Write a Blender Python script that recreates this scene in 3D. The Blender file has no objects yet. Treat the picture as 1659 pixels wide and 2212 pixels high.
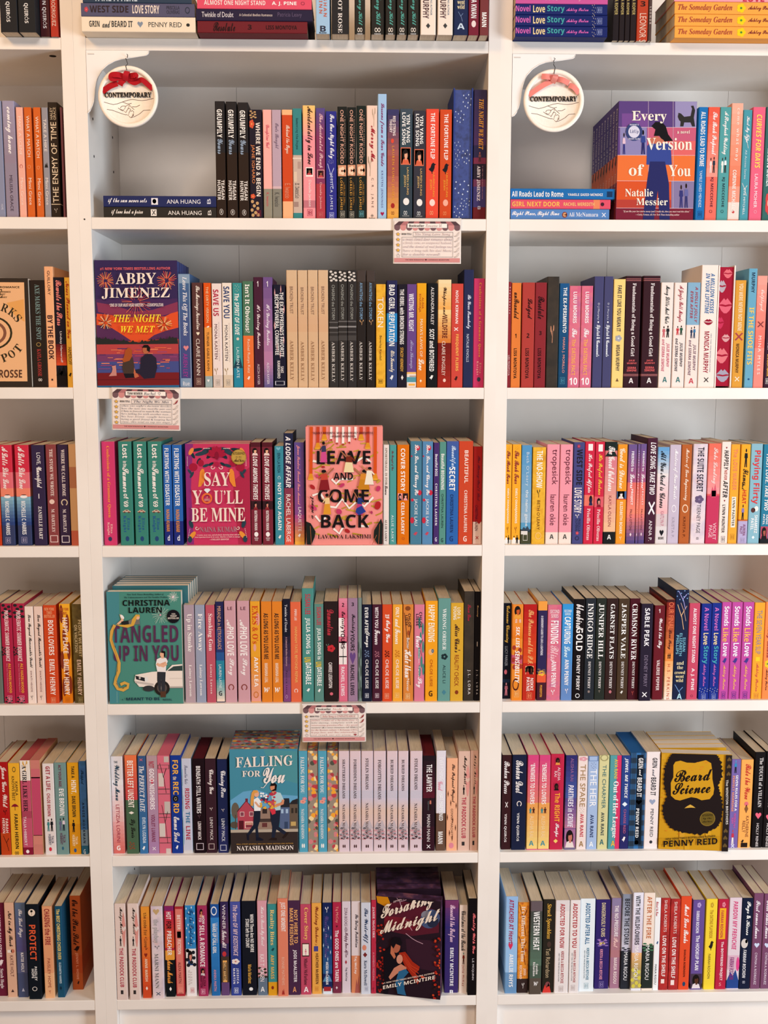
import bpy, math, random
import numpy as np
from mathutils import Matrix, Vector
random.seed(7)
SC = bpy.context.scene
COL = SC.collection
# ------------------------------------------------------------------ camera
W, H = 1659, 2212
ZO = 0.23
F = 2388.37
CP = np.array([0.50666, -2.18931, 1.2 + ZO])
YAW, PIT, ROL = 0.02548, 0.13152, 0.00117
fw = np.array([math.sin(YAW)*math.cos(PIT), math.cos(YAW)*math.cos(PIT), -math.sin(PIT)])
r0 = np.array([math.cos(YAW), -math.sin(YAW), 0.0]); u0 = np.cross(r0, fw)
ri = r0*math.cos(ROL) + u0*math.sin(ROL); up = -r0*math.sin(ROL) + u0*math.cos(ROL)
cam = bpy.data.cameras.new('camera'); cam.sensor_fit = 'HORIZONTAL'; cam.sensor_width = 36; cam.lens = F/W*36
co = bpy.data.objects.new('camera', cam); COL.objects.link(co); SC.camera = co
co.matrix_world = Matrix(((ri[0], up[0], -fw[0], CP[0]), (ri[1], up[1], -fw[1], CP[1]), (ri[2], up[2], -fw[2], CP[2]), (0, 0, 0, 1)))
cam.clip_start = 0.05
# ------------------------------------------------------------------ light and exposure
SC.view_settings.view_transform = 'Standard'; SC.view_settings.look = 'None'
SC.view_settings.gamma = 1; SC.view_settings.use_curve_mapping = False
SC.view_settings.exposure = -0.04
wd = bpy.data.worlds.new('world'); SC.world = wd; wd.use_nodes = True
bg = wd.node_tree.nodes['Background']; bg.inputs[0].default_value = (1.0, 0.95, 0.92, 1); bg.inputs[1].default_value = 0.10
def area(name, loc, aim, sx, sy, power, col):
    l = bpy.data.lights.new(name, 'AREA'); l.shape = 'RECTANGLE'; l.size = sx; l.size_y = sy; l.energy = power; l.color = col
    o = bpy.data.objects.new(name, l); COL.objects.link(o); o.location = loc
    o.rotation_euler = (Vector(aim) - Vector(loc)).to_track_quat('-Z', 'Y').to_euler(); return o
area('window_daylight', (3.3, -1.9, 1.10), (0.1, 0, 0.6), 1.1, 1.5, 100, (0.84, 0.93, 1.0))
area('ceiling_lamp_warm', (-1.2, -2.2, 3.2), (0.0, 0, 1.5), 0.6, 0.6, 38, (1.0, 0.56, 0.20))
area('ceiling_lamp', (0.7, -2.8, 3.3), (0.5, 0, -0.2), 1.2, 0.8, 50, (1.0, 0.86, 0.76))
area('low_front_fill', (0.2, -4.6, 0.70), (0.4, 0, 0.2), 1.4, 1.1, 24, (1.0, 0.85, 0.76))  # unseen fill light, added low in front to brighten lower shelves and backs
# ------------------------------------------------------------------ projection helpers: a measured point of the photo on a real plane y = Y
def ray(px, py, Y):
    d = fw + ri*(px - W/2)/F - up*(py - H/2)/F
    t = (Y - CP[1])/d[1]
    return CP + t*d
def ray_z(px, py, Z):
    d = fw + ri*(px - W/2)/F - up*(py - H/2)/F
    return CP + (Z - CP[2])/d[2]*d
# ------------------------------------------------------------------ materials
def lin(c): return c/12.92 if c <= 0.04045 else ((c + 0.055)/1.055)**2.4
def rgb(h):
    h = h.lstrip('#')
    if len(h) == 3: h = ''.join(c*2 for c in h)
    return tuple(int(h[i:i+2], 16)/255 for i in (0, 2, 4))
def linrgb(h): return tuple(lin(c) for c in rgb(h))
MATS = {}
GAIN = (.90, .94, .99)      # print colours were read off under the shop's warm light
def mat(h, rough=0.5):
    k = (h, rough)
    if k in MATS: return MATS[k]
    m = bpy.data.materials.new('print_' + h); m.use_nodes = True
    b = m.node_tree.nodes['Principled BSDF']
    c = [min(.92, g*v**1.05) for g, v in zip(GAIN, linrgb(h))]; b.inputs['Base Color'].default_value = (*c, 1)
    b.inputs['Roughness'].default_value = rough
    b.inputs['Specular IOR Level'].default_value = 0.09
    MATS[k] = m; return m
def nodes_mat(name, build, rough=0.55):
    if name in MATS: return MATS[name]
    m = bpy.data.materials.new(name); m.use_nodes = True; nt = m.node_tree
    b = nt.nodes['Principled BSDF']; b.inputs['Roughness'].default_value = rough; b.inputs['Specular IOR Level'].default_value = 0.3
    tc = nt.nodes.new('ShaderNodeTexCoord')
    out = build(nt, tc); nt.links.new(out, b.inputs['Base Color']); MATS[name] = m; return m
def nd(nt, t, **kw):
    n = nt.nodes.new(t)
    for k, v in kw.items():
        if k in n.inputs: n.inputs[k].default_value = v
        else: setattr(n, k, v)
    return n
def ramp(nt, src, stops, interp='LINEAR'):
    r = nt.nodes.new('ShaderNodeValToRGB'); r.color_ramp.interpolation = interp
    e = r.color_ramp.elements
    while len(e) > 1: e.remove(e[-1])
    e[0].position = stops[0][0]; e[0].color = (*linrgb(stops[0][1]), 1)
    for p, h in stops[1:]:
        x = e.new(p); x.color = (*linrgb(h), 1)
    nt.links.new(src, r.inputs[0]); return r.outputs[0]
def mapped(nt, tc, sc):
    m = nd(nt, 'ShaderNodeMapping'); m.inputs['Scale'].default_value = sc
    nt.links.new(tc.outputs['Object'], m.inputs[0]); return m.outputs[0]
def painted(nt, tc):
    n = nd(nt, 'ShaderNodeTexNoise', Scale=6.0, Detail=4.0); nt.links.new(tc.outputs['Object'], n.inputs['Vector'])
    return ramp(nt, n.outputs['Fac'], [(0.3, 'e4dfda'), (0.7, 'ece8e4')])
def pages_tex(nt, tc):
    n = nd(nt, 'ShaderNodeTexNoise', Scale=1.0, Detail=3.0); nt.links.new(mapped(nt, tc, (2600, 25, 25)), n.inputs['Vector'])
    return ramp(nt, n.outputs['Fac'], [(0.3, 'b3a48e'), (0.5, 'cdbda5'), (0.7, 'ddcfb9')])
def pages_face(nt, tc):
    n = nd(nt, 'ShaderNodeTexNoise', Scale=1.0, Detail=3.0); nt.links.new(mapped(nt, tc, (25, 2600, 25)), n.inputs['Vector'])
    return ramp(nt, n.outputs['Fac'], [(0.3, 'cabcab'), (0.5, 'ddd1c2'), (0.7, 'e8ded1')])
def floral(nt, tc):
    v = nd(nt, 'ShaderNodeTexVoronoi', Scale=1.0, Randomness=1.0); nt.links.new(mapped(nt, tc, (100, 100, 100)), v.inputs['Vector'])
    sep = nt.nodes.new('ShaderNodeSeparateColor'); nt.links.new(v.outputs['Color'], sep.inputs[0])
    c = ramp(nt, sep.outputs[0], [(0, 'e8a030'), (.22, 'b43a48'), (.4, 'c97a80'), (.58, 'e6cf9a'), (.75, 'a8383f'), (.88, '4a4a40')], 'CONSTANT')
    g = ramp(nt, v.outputs['Distance'], [(0, '000'), (.50, '000'), (.57, 'fff')])
    mx = nt.nodes.new('ShaderNodeMix'); mx.data_type = 'RGBA'
    nt.links.new(g, mx.inputs[0]); nt.links.new(c, mx.inputs[6]); mx.inputs[7].default_value = (*linrgb('928476'), 1)
    return mx.outputs[2]
def plaid(nt, tc):
    a = nd(nt, 'ShaderNodeTexChecker', Scale=1.0); nt.links.new(mapped(nt, tc, (1, 1, 85)), a.inputs['Vector'])
    s = nt.nodes.new('ShaderNodeSeparateXYZ'); nt.links.new(tc.outputs['Object'], s.inputs[0])
    def sq(o, f):
        m = nd(nt, 'ShaderNodeMath', operation='MULTIPLY'); m.inputs[1].default_value = f; nt.links.new(o, m.inputs[0])
        p = nd(nt, 'ShaderNodeMath', operation='PINGPONG'); p.inputs[1].default_value = 1.0; nt.links.new(m.outputs[0], p.inputs[0])
        g = nd(nt, 'ShaderNodeMath', operation='GREATER_THAN'); g.inputs[1].default_value = .5; nt.links.new(p.outputs[0], g.inputs[0]); return g.outputs[0]
    ad = nd(nt, 'ShaderNodeMath', operation='ADD'); nt.links.new(sq(s.outputs[0], 105), ad.inputs[0]); nt.links.new(sq(s.outputs[2], 88), ad.inputs[1])
    hf = nd(nt, 'ShaderNodeMath', operation='MULTIPLY'); hf.inputs[1].default_value = .5; nt.links.new(ad.outputs[0], hf.inputs[0])
    return ramp(nt, hf.outputs[0], [(0, '2a6aa6'), (.4, '1f4870'), (.8, '122a40')], 'CONSTANT')
def mottle(*stops, scale=60):
    def f(nt, tc):
        n = nd(nt, 'ShaderNodeTexNoise', Scale=float(scale), Detail=5.0); nt.links.new(tc.outputs['Object'], n.inputs['Vector'])
        return ramp(nt, n.outputs['Fac'], [(.32 + .36*i/(len(stops)-1), s) for i, s in enumerate(stops)])
    return f
PAT = {'floral': floral, 'plaid': plaid,
       'storm': mottle('1a1216', '3a1c34', '4a3050', '7a4a5a', scale=38), 'marble': mottle('d8bfc4', 'dccdd2', 'c9bccb', 'd6b4b0', scale=28),
       'leaf': mottle('c86a1c', 'e09028', 'a84818', scale=90), 'grey': mottle('6a7068', '88928a', '77837c', scale=40),
       'gold': mottle('d09a1c', 'e2ae2c', 'c88a14', scale=50), 'night': mottle('2c3a74', '36488a', '263262', scale=70),
       'blossom': mottle('b8608a', 'd06a80', 'c8587c', scale=45), 'blackwood': mottle('211a14', '2e251c', '3a2e22', scale=30),
       'ocean': mottle('2c5a94', '3468a4', '2a5a84', scale=40), 'olive': mottle('463a16', '5c4c20', '6a5a2a', scale=80),
       'redwood': mottle('8c1c1c', 'a82424', 'b43026', scale=60)}
def pat(n): return nodes_mat('pattern_' + n, PAT[n])
PAINT = nodes_mat('white_painted_board', painted, 0.42)
PAGES = nodes_mat('page_edges', pages_tex, 0.9)
PAGESF = nodes_mat('page_edges_faced', pages_face, 0.9)
# ------------------------------------------------------------------ mesh builder
class MB:
    def __init__(s): s.v = []; s.f = []; s.m = []; s.mats = []
    def mi(s, m):
        if m not in s.mats: s.mats.append(m)
        return s.mats.index(m)
    def add(s, vs, fs, m):
        o = len(s.v); s.v += [tuple(map(float, p)) for p in vs]; i = s.mi(m)
        for f in fs: s.f.append(tuple(o + k for k in f)); s.m.append(i)
    def box(s, a, b, m):
        x0, y0, z0 = a; x1, y1, z1 = b
        s.add([(x0,y0,z0),(x1,y0,z0),(x1,y1,z0),(x0,y1,z0),(x0,y0,z1),(x1,y0,z1),(x1,y1,z1),(x0,y1,z1)],
              [(0,3,2,1),(4,5,6,7),(0,1,5,4),(1,2,6,5),(2,3,7,6),(3,0,4,7)], m)
    def rbox(s, a, b, m, r=0.0012):       # box with its front vertical/horizontal edges eased
        x0, y0, z0 = a; x1, y1, z1 = b; r = min(r, (x1-x0)*.3, (z1-z0)*.3, (y1-y0)*.3)
        def ring(y, i): return [(x0+i, y, z0+i), (x1-i, y, z0+i), (x1-i, y, z1-i), (x0+i, y, z1-i)]
        vs = ring(y0, r) + ring(y0 + r*.3, r*.3) + ring(y0 + r, 0) + ring(y1, 0)
        fs = [(0,1,2,3), (15,14,13,12)]
        for k in range(3):
            for j in range(4):
                a_, b_ = 4*k + j, 4*k + (j+1) % 4
                fs.append((a_, a_+4, b_+4, b_))
        s.add(vs, fs, m)
    def tube(s, pts, r, m, n=6):
        pts = [Vector(p) for p in pts]; rings = []
        for i, p in enumerate(pts):
            t = (pts[min(i+1, len(pts)-1)] - pts[max(i-1, 0)]).normalized()
            a = Vector((0, 0, 1)) if abs(t.z) < .9 else Vector((1, 0, 0))
            u = t.cross(a).normalized(); w = t.cross(u)
            rings.append([p + r*(math.cos(2*math.pi*k/n)*u + math.sin(2*math.pi*k/n)*w) for k in range(n)])
        vs = [q for g in rings for q in g]; fs = []
        for i in range(len(pts)-1):
            for k in range(n): fs.append((i*n+k, i*n+(k+1) % n, (i+1)*n+(k+1) % n, (i+1)*n+k))
        fs += [tuple(range(n))[::-1], tuple(range((len(pts)-1)*n, len(pts)*n))]
        s.add(vs, fs, m)
    def prism(s, poly, y0, y1, m):        # polygon in x,z extruded along y
        n = len(poly)
        vs = [(x, y0, z) for x, z in poly] + [(x, y1, z) for x, z in poly]
        s.add(vs, [tuple(range(n)), tuple(range(2*n-1, n-1, -1))] + [(i, i+n, (i+1) % n + n, (i+1) % n) for i in range(n)], m)
    def build(s, name, parent=None, smooth=False):
        me = bpy.data.meshes.new(name); me.from_pydata(s.v, [], s.f)
        for m in s.mats: me.materials.append(m)
        me.polygons.foreach_set('material_index', s.m)
        if smooth: me.polygons.foreach_set('use_smooth', [True]*len(s.f))
        me.update()
        o = bpy.data.objects.new(name, me); COL.objects.link(o); o.parent = parent; return o
def thing(name, label, cat, loc=(0,0,0), rot=(0,0,0), group=None):
    o = bpy.data.objects.new(name, None); COL.objects.link(o); o.empty_display_size = .02
    o.location = loc; o.rotation_euler = rot; o['label'] = label; o['category'] = cat
    if group: o['group'] = group
    return o
# ------------------------------------------------------------------ lettering: every glyph outline is meshed once, then set along spines
STY = {'n': None, 'b': (0x1D5D4, 0x1D7EC), 'i': (0x1D63C, 0x1D7EC), 'S': (0x1D4D0, 0x1D7CE), 'T': (0x1D468, 0x1D7CE), 't': (0x1D400, 0x1D7CE), 'm': (0x1D670, 0x1D7F6), 'e': (0x1D434, None)}
def styled(c, st):
    k = STY[st]
    if not k: return c
    if 'A' <= c <= 'Z': return chr(k[0] + ord(c) - 65)
    if 'a' <= c <= 'z': return '\u210e' if (st == 'e' and c == 'h') else chr(k[0] + 26 + ord(c) - 97)
    if c.isdigit() and k[1]: return chr(k[1] + ord(c) - 48)
    return c
GL = {}
def load_glyphs(keys):
    keys = sorted(k for k in keys if k not in GL); tmp = []
    def mk(body):
        c = bpy.data.curves.new('g', 'FONT'); c.body = body; c.size = 1; c.resolution_u = 2; c.fill_mode = 'FRONT'
        o = bpy.data.objects.new('g', c); COL.objects.link(o); tmp.append(o); return o
    rows = [(k, mk(styled(k[1], k[0]) + '|')) for k in keys if k[1] != ' ']; bar = mk('|')
    dg = bpy.context.evaluated_depsgraph_get(); dg.update()
    def grab(o):
        e = o.evaluated_get(dg); me = e.to_mesh()
        v = [(p.co.x, p.co.y) for p in me.vertices]; f = [tuple(q.vertices) for q in me.polygons]; e.to_mesh_clear(); return v, f
    bv = grab(bar)[0]; b1 = max(p[0] for p in bv); b0 = min(p[0] for p in bv); lo = min(p[1] for p in bv); hi = max(p[1] for p in bv)
    for k, o in rows:      # the bar set after each glyph gives its advance, then is dropped
        v, f = grab(o)
        isb = [min(abs(p[1] - lo), abs(p[1] - hi)) < 1e-4 for p in v]
        adv = max(p[0] for p, t in zip(v, isb) if t) - b1
        isb = [t and p[0] > adv + b0 - 1e-3 for p, t in zip(v, isb)]
        ix = {}; vv = []
        for i, p in enumerate(v):
            if not isb[i]: ix[i] = len(vv); vv.append(p)
        GL[k] = (vv, [tuple(ix[i] for i in q) for q in f if all(i in ix for i in q)], adv)
    for st in STY: GL[(st, ' ')] = ([], [], .27)
    for o in tmp: d = o.data; bpy.data.objects.remove(o); bpy.data.curves.remove(d)
def line_metrics(s, st):
    miss = {(st, c) for c in s if (st, c) not in GL}
    if miss: load_glyphs(miss)
    x = 0; lo = 9; hi = -9
    for c in s:
        v, f, a = GL[(st, c)]
        for p in v: lo = min(lo, p[1]); hi = max(hi, p[1])
        x += a
    return x, lo, hi
def set_text(mb, text, st, m, L, S, place, align='c'):
    """text fitted into a box L long (reading direction) and S high; place(u, v) -> 3D point, v upwards from the box bottom"""
    lines = text.split('/'); n = len(lines); met = [line_metrics(l, st) for l in lines]
    gap = .22; lh = S/(n + gap*(n-1))
    sy0 = min(lh/max(.2, (h - l)) for w, l, h in met)
    wmax = max(w for w, l, h in met); sx = L/wmax
    track = 0
    for i, (s, (w, lo, hi)) in enumerate(zip(lines, met)):
        sy = lh/max(.2, hi - lo) if n == 1 else sy0
        sxx = sx
        if sx > 1.5*sy and len(s) > 1:
            sxx = 1.28*sy
        sy = min(sy, 2.4*sxx)
        nat = w*sxx
        tr = (L - wmax*sxx)/max(1, max(len(q) for q in lines) - 1) if sxx < sx else 0
        tot = nat + tr*(len(s) - 1)
        x = {'c': (L - tot)/2, 'l': 0, 'r': L - tot}[align]
        base = S - (i*(1 + gap) + 1)*lh + (lh - (hi - lo)*sy)/2 - lo*sy
        for c in s:
            v, f, a = GL[(st, c)]
            if v:
                mb.add([place(x + p[0]*sxx, base + p[1]*sy) for p in v], f, m)
                if st == 'S':      # brush scripts carry more weight: lay the stroke twice
                    for a_, b_ in ((.035, .012), (-.02, -.02)): mb.add([(t_[0], t_[1] + 1e-5, t_[2]) for t_ in (place(x + (p[0] + a_)*sxx, base + (p[1] + b_)*sy) for p in v)], f, m)
            x += a*sxx + tr
# ------------------------------------------------------------------ the room: wall, floor and the three bookcases
ZS = [z + ZO for z in (1.81064, 1.48174, 1.15724, 0.84259, 0.5167, 0.19218, -0.12695)]
T = 0.0225; DEP = 0.275; BW = 0.76; U = 0.0229
BX = {'L': -0.0458 - BW, 'C': 0.0, 'R': 0.8052}
BAYNAME = {'L': 'left bookcase', 'C': 'centre bookcase', 'R': 'right bookcase'}
ROWNAME = ['top shelf', 'second shelf', 'third shelf', 'fourth shelf', 'fifth shelf', 'sixth shelf', 'bottom shelf']
def wood(nt, tc):
    n = nd(nt, 'ShaderNodeTexNoise', Scale=1.0, Detail=4.0); nt.links.new(mapped(nt, tc, (2, 30, 2)), n.inputs['Vector'])
    return ramp(nt, n.outputs['Fac'], [(.3, '8a6a4c'), (.7, 'a8866a')])
q = MB(); q.box((-3, -5, -.05), (4, .4, 0), nodes_mat('floor_boards', wood)); o = q.build('floor'); o['kind'] = 'structure'
def plaster(nt, tc):
    n = nd(nt, 'ShaderNodeTexNoise', Scale=40.0); nt.links.new(tc.outputs['Object'], n.inputs['Vector'])
    return ramp(nt, n.outputs['Fac'], [(.3, 'b8b0aa'), (.7, 'c2bab4')])
q = MB(); q.box((-3, .30, 0), (4, .36, 2.9), nodes_mat('wall_plaster', plaster)); o = q.build('wall_back'); o['kind'] = 'structure'
HOLE = mat('2c2826', .8)
def disc(mb, c, r, nrm, m, n=14, t=.0006):
    nrm = Vector(nrm); a = Vector((0, 0, 1)) if abs(nrm.z) < .9 else Vector((1, 0, 0)); u = nrm.cross(a).normalized(); w = nrm.cross(u)
    c = Vector(c); p = [c + nrm*t + r*(math.cos(2*math.pi*k/n)*u + math.sin(2*math.pi*k/n)*w) for k in range(n)]
    q_ = [x - nrm*t for x in p]
    mb.add(p + q_, [tuple(range(n))] + [(k, k+n, (k+1) % n + n, (k+1) % n) for k in range(n)], m)
for b, lab in (('L', 'white bookcase cut off by the left edge of the photo'), ('C', 'white bookcase standing in the middle, seen at its full width'), ('R', 'white bookcase cut off by the right edge of the photo')):
    x0 = BX[b]; x1 = x0 + BW
    t = thing('bookcase', lab, 'bookcase', (x0 + BW/2, 0, 0), group='white bookcases side by side')
    ox = x0 + BW/2
    for sx in (x0 - U, x1):
        q = MB(); q.rbox((sx - ox + .00002, 0, 0), (sx + U - ox - .00002, DEP + .012, 2.42), PAINT, .0004); sp = q.build('side_panel', t)
        if sx < x0 and b == 'C':
            for zz in ZS[:7]:
                for dz in (.12, .19):
                    for yy in (.04, .215):
                        h = MB(); disc(h, (x0 - ox, yy, zz + dz), .0026, (1, 0, 0), HOLE); h.build('peg_hole', sp)
        for zz in (ZS[0]-.011, ZS[2]-.3, ZS[4] - .011):
            if sx > x0 or b != 'C': continue
            h = MB(); disc(h, (sx + U*.45 - ox, 0, ZS[1] - .004), .0015, (0, -1, 0), HOLE); h.build('screw_hole', sp); break
    for zz in ZS + [ZS[0] + .34]:
        q = MB(); q.rbox((-BW/2, .0006, zz - T), (BW/2, DEP, zz), PAINT); sh = q.build('shelf', t)
        if zz == ZS[0] and b == 'L':
            h = MB(); g = ray_z(114, 121, zz - T); disc(h, (g[0] - ox, g[1], zz - T), .0065, (0, 0, -1), HOLE); h.build('grommet', sh)
    for k in range(3):
        q = MB(); q.box((-BW/2 + k*BW/3 + .0003, DEP, .02), (-BW/2 + (k+1)*BW/3 - .0003, DEP + .01, 2.40), PAINT); q.build('back_panel', t)
    q = MB(); q.rbox((-BW/2, .018, 0), (BW/2, .036, ZS[6] - T), PAINT); q.build('plinth', t)
# ------------------------------------------------------------------ books: parsing of the measured rows
RECS = []
BAYROW = {}
def cname(h):
    import colorsys
    r, g, b = rgb(h); hh, l, s = colorsys.rgb_to_hls(r, g, b); hh *= 360; mx = max(r, g, b); mn = min(r, g, b)
    if mx < .20: return 'black'
    if mx - mn < .09: return 'white' if l > .82 else 'pale grey' if l > .62 else 'grey' if l > .36 else 'charcoal'
    if l > .80: return 'cream' if 15 < hh < 70 else 'pale pink' if (hh > 300 or hh <= 15) else 'pale blue'
    dark = l < .30
    if hh < 12 or hh >= 345: return 'maroon' if dark else ('pink' if l > .62 else 'red')
    if hh < 24: return 'dark brown' if dark else ('peach' if l > .68 else 'orange red' if s > .5 else 'terracotta')
    if hh < 42: return 'dark brown' if dark else ('peach' if l > .70 else 'orange' if s > .6 else 'tan')
    if hh < 65: return 'olive' if dark else 'yellow'
    if hh < 155: return 'dark green' if dark else 'green'
    if hh < 200: return 'dark teal' if dark else 'teal'
    if hh < 225: return 'navy' if dark else ('light blue' if l > .58 else 'blue')
    if hh < 255: return 'navy' if dark else ('slate blue' if s < .35 else 'blue')
    if hh < 300: return 'dark purple' if dark else ('lilac' if l > .6 else 'purple')
    return 'plum' if dark else ('pink' if l > .58 else 'magenta')
def rng(s): a, b = s.split(','); return float(a), float(b)
def seg(bay, row, ox, oy, sc, yb, sb, text, stack=False):
    zs = ZS[row]
    for ln in text.strip().split('\n'):
        ln = ln.strip()
        if not ln: continue
        head, *items = ln.split('|'); h = head.split()
        r = dict(bay=bay, row=row, items=[], stack=stack, Y=sb, kind='stack' if stack else 'spine')
        X = lambda x: ox + x/sc
        Yp = lambda y: oy + y/sc
        if stack:
            x0, x1, y0, y1 = map(float, h[:4]); base = h[4]; r['base'] = base
            a = ray(X(x0), Yp(y1), sb); b = ray(X(x1), Yp(y0), sb); m0 = ray((X(x0)+X(x1))/2, Yp(y0), sb); m1 = ray((X(x0)+X(x1))/2, Yp(y1), sb)
            r.update(x0=a[0], x1=b[0], z0=m1[2]-zs, z1=m0[2]-zs, px=(X(x0), Yp(y0), X(x1), Yp(y1)))
            U_ = lambda p: ray(X(p), Yp((y0+y1)/2), sb)[0]
        else:
            x0, x1 = float(h[0]), float(h[1]); tb = h[2].split('/'); base = h[3]; r['base'] = base; y = yb
            if len(tb) > 1:
                y = float(tb[1]); p = ray_z(X((x0+x1)/2), Yp(y), zs); sb_ = min(max(p[1], -.004), .12)
            else: sb_ = sb
            r['Y'] = sb_
            a = ray(X(x0), Yp(y), sb_); b = ray(X(x1), Yp(y), sb_); top = ray(X((x0+x1)/2), Yp(float(tb[0])), sb_)
            r.update(x0=a[0], x1=b[0], z0=0, z1=top[2]-zs, px=(X(x0), Yp(float(tb[0])), X(x1), Yp(y)))
            xm = X((x0+x1)/2); s2 = sb_
            U_ = lambda p, xm=xm, s2=s2: ray(xm, Yp(p), s2)[2]-zs
        for it in items:
            k, *v = it.split(':')
            if k in '=>':
                r['items'].append((k, v[:-1], tuple(U_(p) for p in rng(v[-1]))))
            elif k in ('#', '!', '~', 'F', 'E'): r[k] = v[0] if len(v) < 2 else v
            elif k == '@':
                s = rng(v[3]) if len(v) > 3 else (25, 75)
                r['items'].append((k, v[:2], tuple(U_(p) for p in rng(v[2])), s))
            else:
                s = rng(v[3]) if len(v) > 3 else (24, 76)
                if k[0] == 'S' and sum(c.isupper() for c in v[0]) > .6*sum(c.isalpha() for c in v[0]) and len(v[0]) > 2: k = 'i' + k[1:]
                r['items'].append(('t', k, v[0].replace('_', ' '), v[1], tuple(U_(p) for p in rng(v[2])), s))
        RECS.append(r)
# ------------------------------------------------------------------ small printed shapes, unit box [-1,1] x [-1,1]
def circ(cx, cy, rx, ry=None, n=14):
    ry = ry or rx
    return [(cx + rx*math.cos(2*math.pi*k/n), cy + ry*math.sin(2*math.pi*k/n)) for k in range(n)]
HEART = [(0, -1), (-.55, -.35), (-.95, .15), (-1, .55), (-.75, .9), (-.4, .92), (-.12, .7), (0, .45), (.12, .7), (.4, .92), (.75, .9), (1, .55), (.95, .15), (.55, -.35)]
def ringpolys(cx, cy, r1, r2, n=16, sy=1):
    o = []
    for k in range(n):
        a, b = 2*math.pi*k/n, 2*math.pi*(k+1)/n
        o.append([(cx + r1*math.cos(a), cy + sy*r1*math.sin(a)), (cx + r1*math.cos(b), cy + sy*r1*math.sin(b)), (cx + r2*math.cos(b), cy + sy*r2*math.sin(b)), (cx + r2*math.cos(a), cy + sy*r2*math.sin(a))])
    return o
def framepolys(w=.16):
    return [[(-1, -1), (1, -1), (1, -1+w), (-1, -1+w)], [(-1, 1-w), (1, 1-w), (1, 1), (-1, 1)], [(-1, -1+w), (-1+w, -1+w), (-1+w, 1-w), (-1, 1-w)], [(1-w, -1+w), (1, -1+w), (1, 1-w), (1-w, 1-w)]]
def shape(k, cols):
    c = cols.split('/'); c0 = c[0]; c1 = c[1] if len(c) > 1 else c0; c2 = c[2] if len(c) > 2 else c1
    if k == 'H': return [(c0, HEART)]
    if k == 'O': return [(c0, circ(0, 0, 1))]
    if k == 'R': return [(c0, [(-1, -1), (1, -1), (1, 1), (-1, 1)])]
    if k == 'D': return [(c0, [(0, -1), (1, 0), (0, 1), (-1, 0)])]
    if k == 'F': return [(c0, p) for p in framepolys()]
    if k == 'G': return [(c0, p) for p in ringpolys(0, 0, 1, .74)]
    if k == 'Q':
        return [(c0, p) for p in framepolys(.13)] + [(c0, [(-.55, -.6), (-.3, -.6), (-.3, .6), (-.55, .6)])] + [(c0, [(a*.5+.12, b*.3+.3) for a, b in p]) for p in framepolys(.4)] + [(c0, [(a*.5+.12, b*.3-.3) for a, b in p]) for p in framepolys(.4)]
    if k == 'V':
        return [(c0, circ(0, .78, .22, .2)), (c1, [(-.42, .5), (.42, .5), (.55, 0), (.3, -.05), (-.3, -.05), (-.55, 0)]), (c2, [(-.3, -.05), (.3, -.05), (.42, -1), (.1, -1), (0, -.35), (-.15, -1), (-.45, -1)])]
    if k == 'C':
        a = [(x*.55 - .45, y) for _, p in [] for x, y in p]
        o = []
        for col, p in shape('V', '3a2620/' + c0 + '/' + c0): o.append((col, [(x*.62 - .42, y*.94 - .06) for x, y in p]))
        for col, p in shape('V', '2a1c18/' + c1 + '/' + c2): o.append((col, [(x*.66 + .42, y) for x, y in p]))
        return o
    if k == 'P':
        return [(c0, [(-1, -1), (1, -1), (1, 1), (-1, 1)]), ('1c1414', circ(-.05, .12, .68, .78)), (c2, [(-.8, -1), (.8, -1), (.55, -.45), (.15, -.3), (-.2, -.3), (-.6, -.45)]), (c1, circ(.06, .08, .36, .46)), (c1, [(-.12, -.5), (.25, -.5), (.22, -.1), (-.1, -.1)]), ('1c1414', circ(-.1, .55, .5, .25))]
    if k == 'K':
        return [(c0, circ(.55*math.cos(i*1.2566), .55*math.sin(i*1.2566), .48)) for i in range(5)] + [(c1, circ(0, 0, .26))]
    if k == 'L':
        return [(c0, [(-1, .1), (-.6, .5), (-.25, .85), (0, .6), (.25, .85), (.6, .5), (1, .1), (.5, .15), (0, .05), (-.5, .15)]), (c0, [(-1, .0), (-.5, -.08), (0, -.15), (.5, -.08), (1, 0), (.6, -.6), (.2, -.9), (-.2, -.9), (-.6, -.6)])]
    if k == 'X':
        return [(c0, [(-1, -.8), (-.7, -1), (1, .8), (.7, 1)]), (c0, [(-1, .8), (-.7, 1), (1, -.8), (.7, -1)])]
    if k == 'B':
        return [(c0, [(-1, -.2), (-.5, .1), (-.2, .75), (.25, 1), (.6, .8), (1, .7), (.65, .5), (.6, 0), (.3, -.5), (0, -.7), (.1, -1), (-.15, -1), (-.2, -.65), (-.6, -.5)])]
    if k == 'E':     # car
        return [(c0, [(-1, -.35), (-1, .1), (-.65, .2), (-.4, .7), (.4, .7), (.7, .2), (1, .1), (1, -.35)]), (c1, circ(-.55, -.4, .28, .35)), (c1, circ(.55, -.4, .28, .35)), (c1, [(-.35, .2), (-.22, .55), (.25, .55), (.45, .2)])]
    if k == 'W':     # horseshoe
        o = []
        for i in range(12):
            a, b = math.radians(-60 + i*25), math.radians(-60 + (i+1)*25)
            o.append((c0, [(math.cos(a), math.sin(a)), (math.cos(b), math.sin(b)), (.68*math.cos(b), .72*math.sin(b)), (.68*math.cos(a), .72*math.sin(a))]))
        return o
    if k == 'Y':     # twig
        return [(c0, [(-.12, -1), (.08, -1), (.2, .2), (.6, 1), (.1, .3)]), (c0, [(-.05, -.3), (-.5, .3), (-.6, .9), (-.2, .3)]), (c0, circ(-.55, .6, .16, .35)), (c0, circ(.5, .7, .16, .35))]
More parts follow.
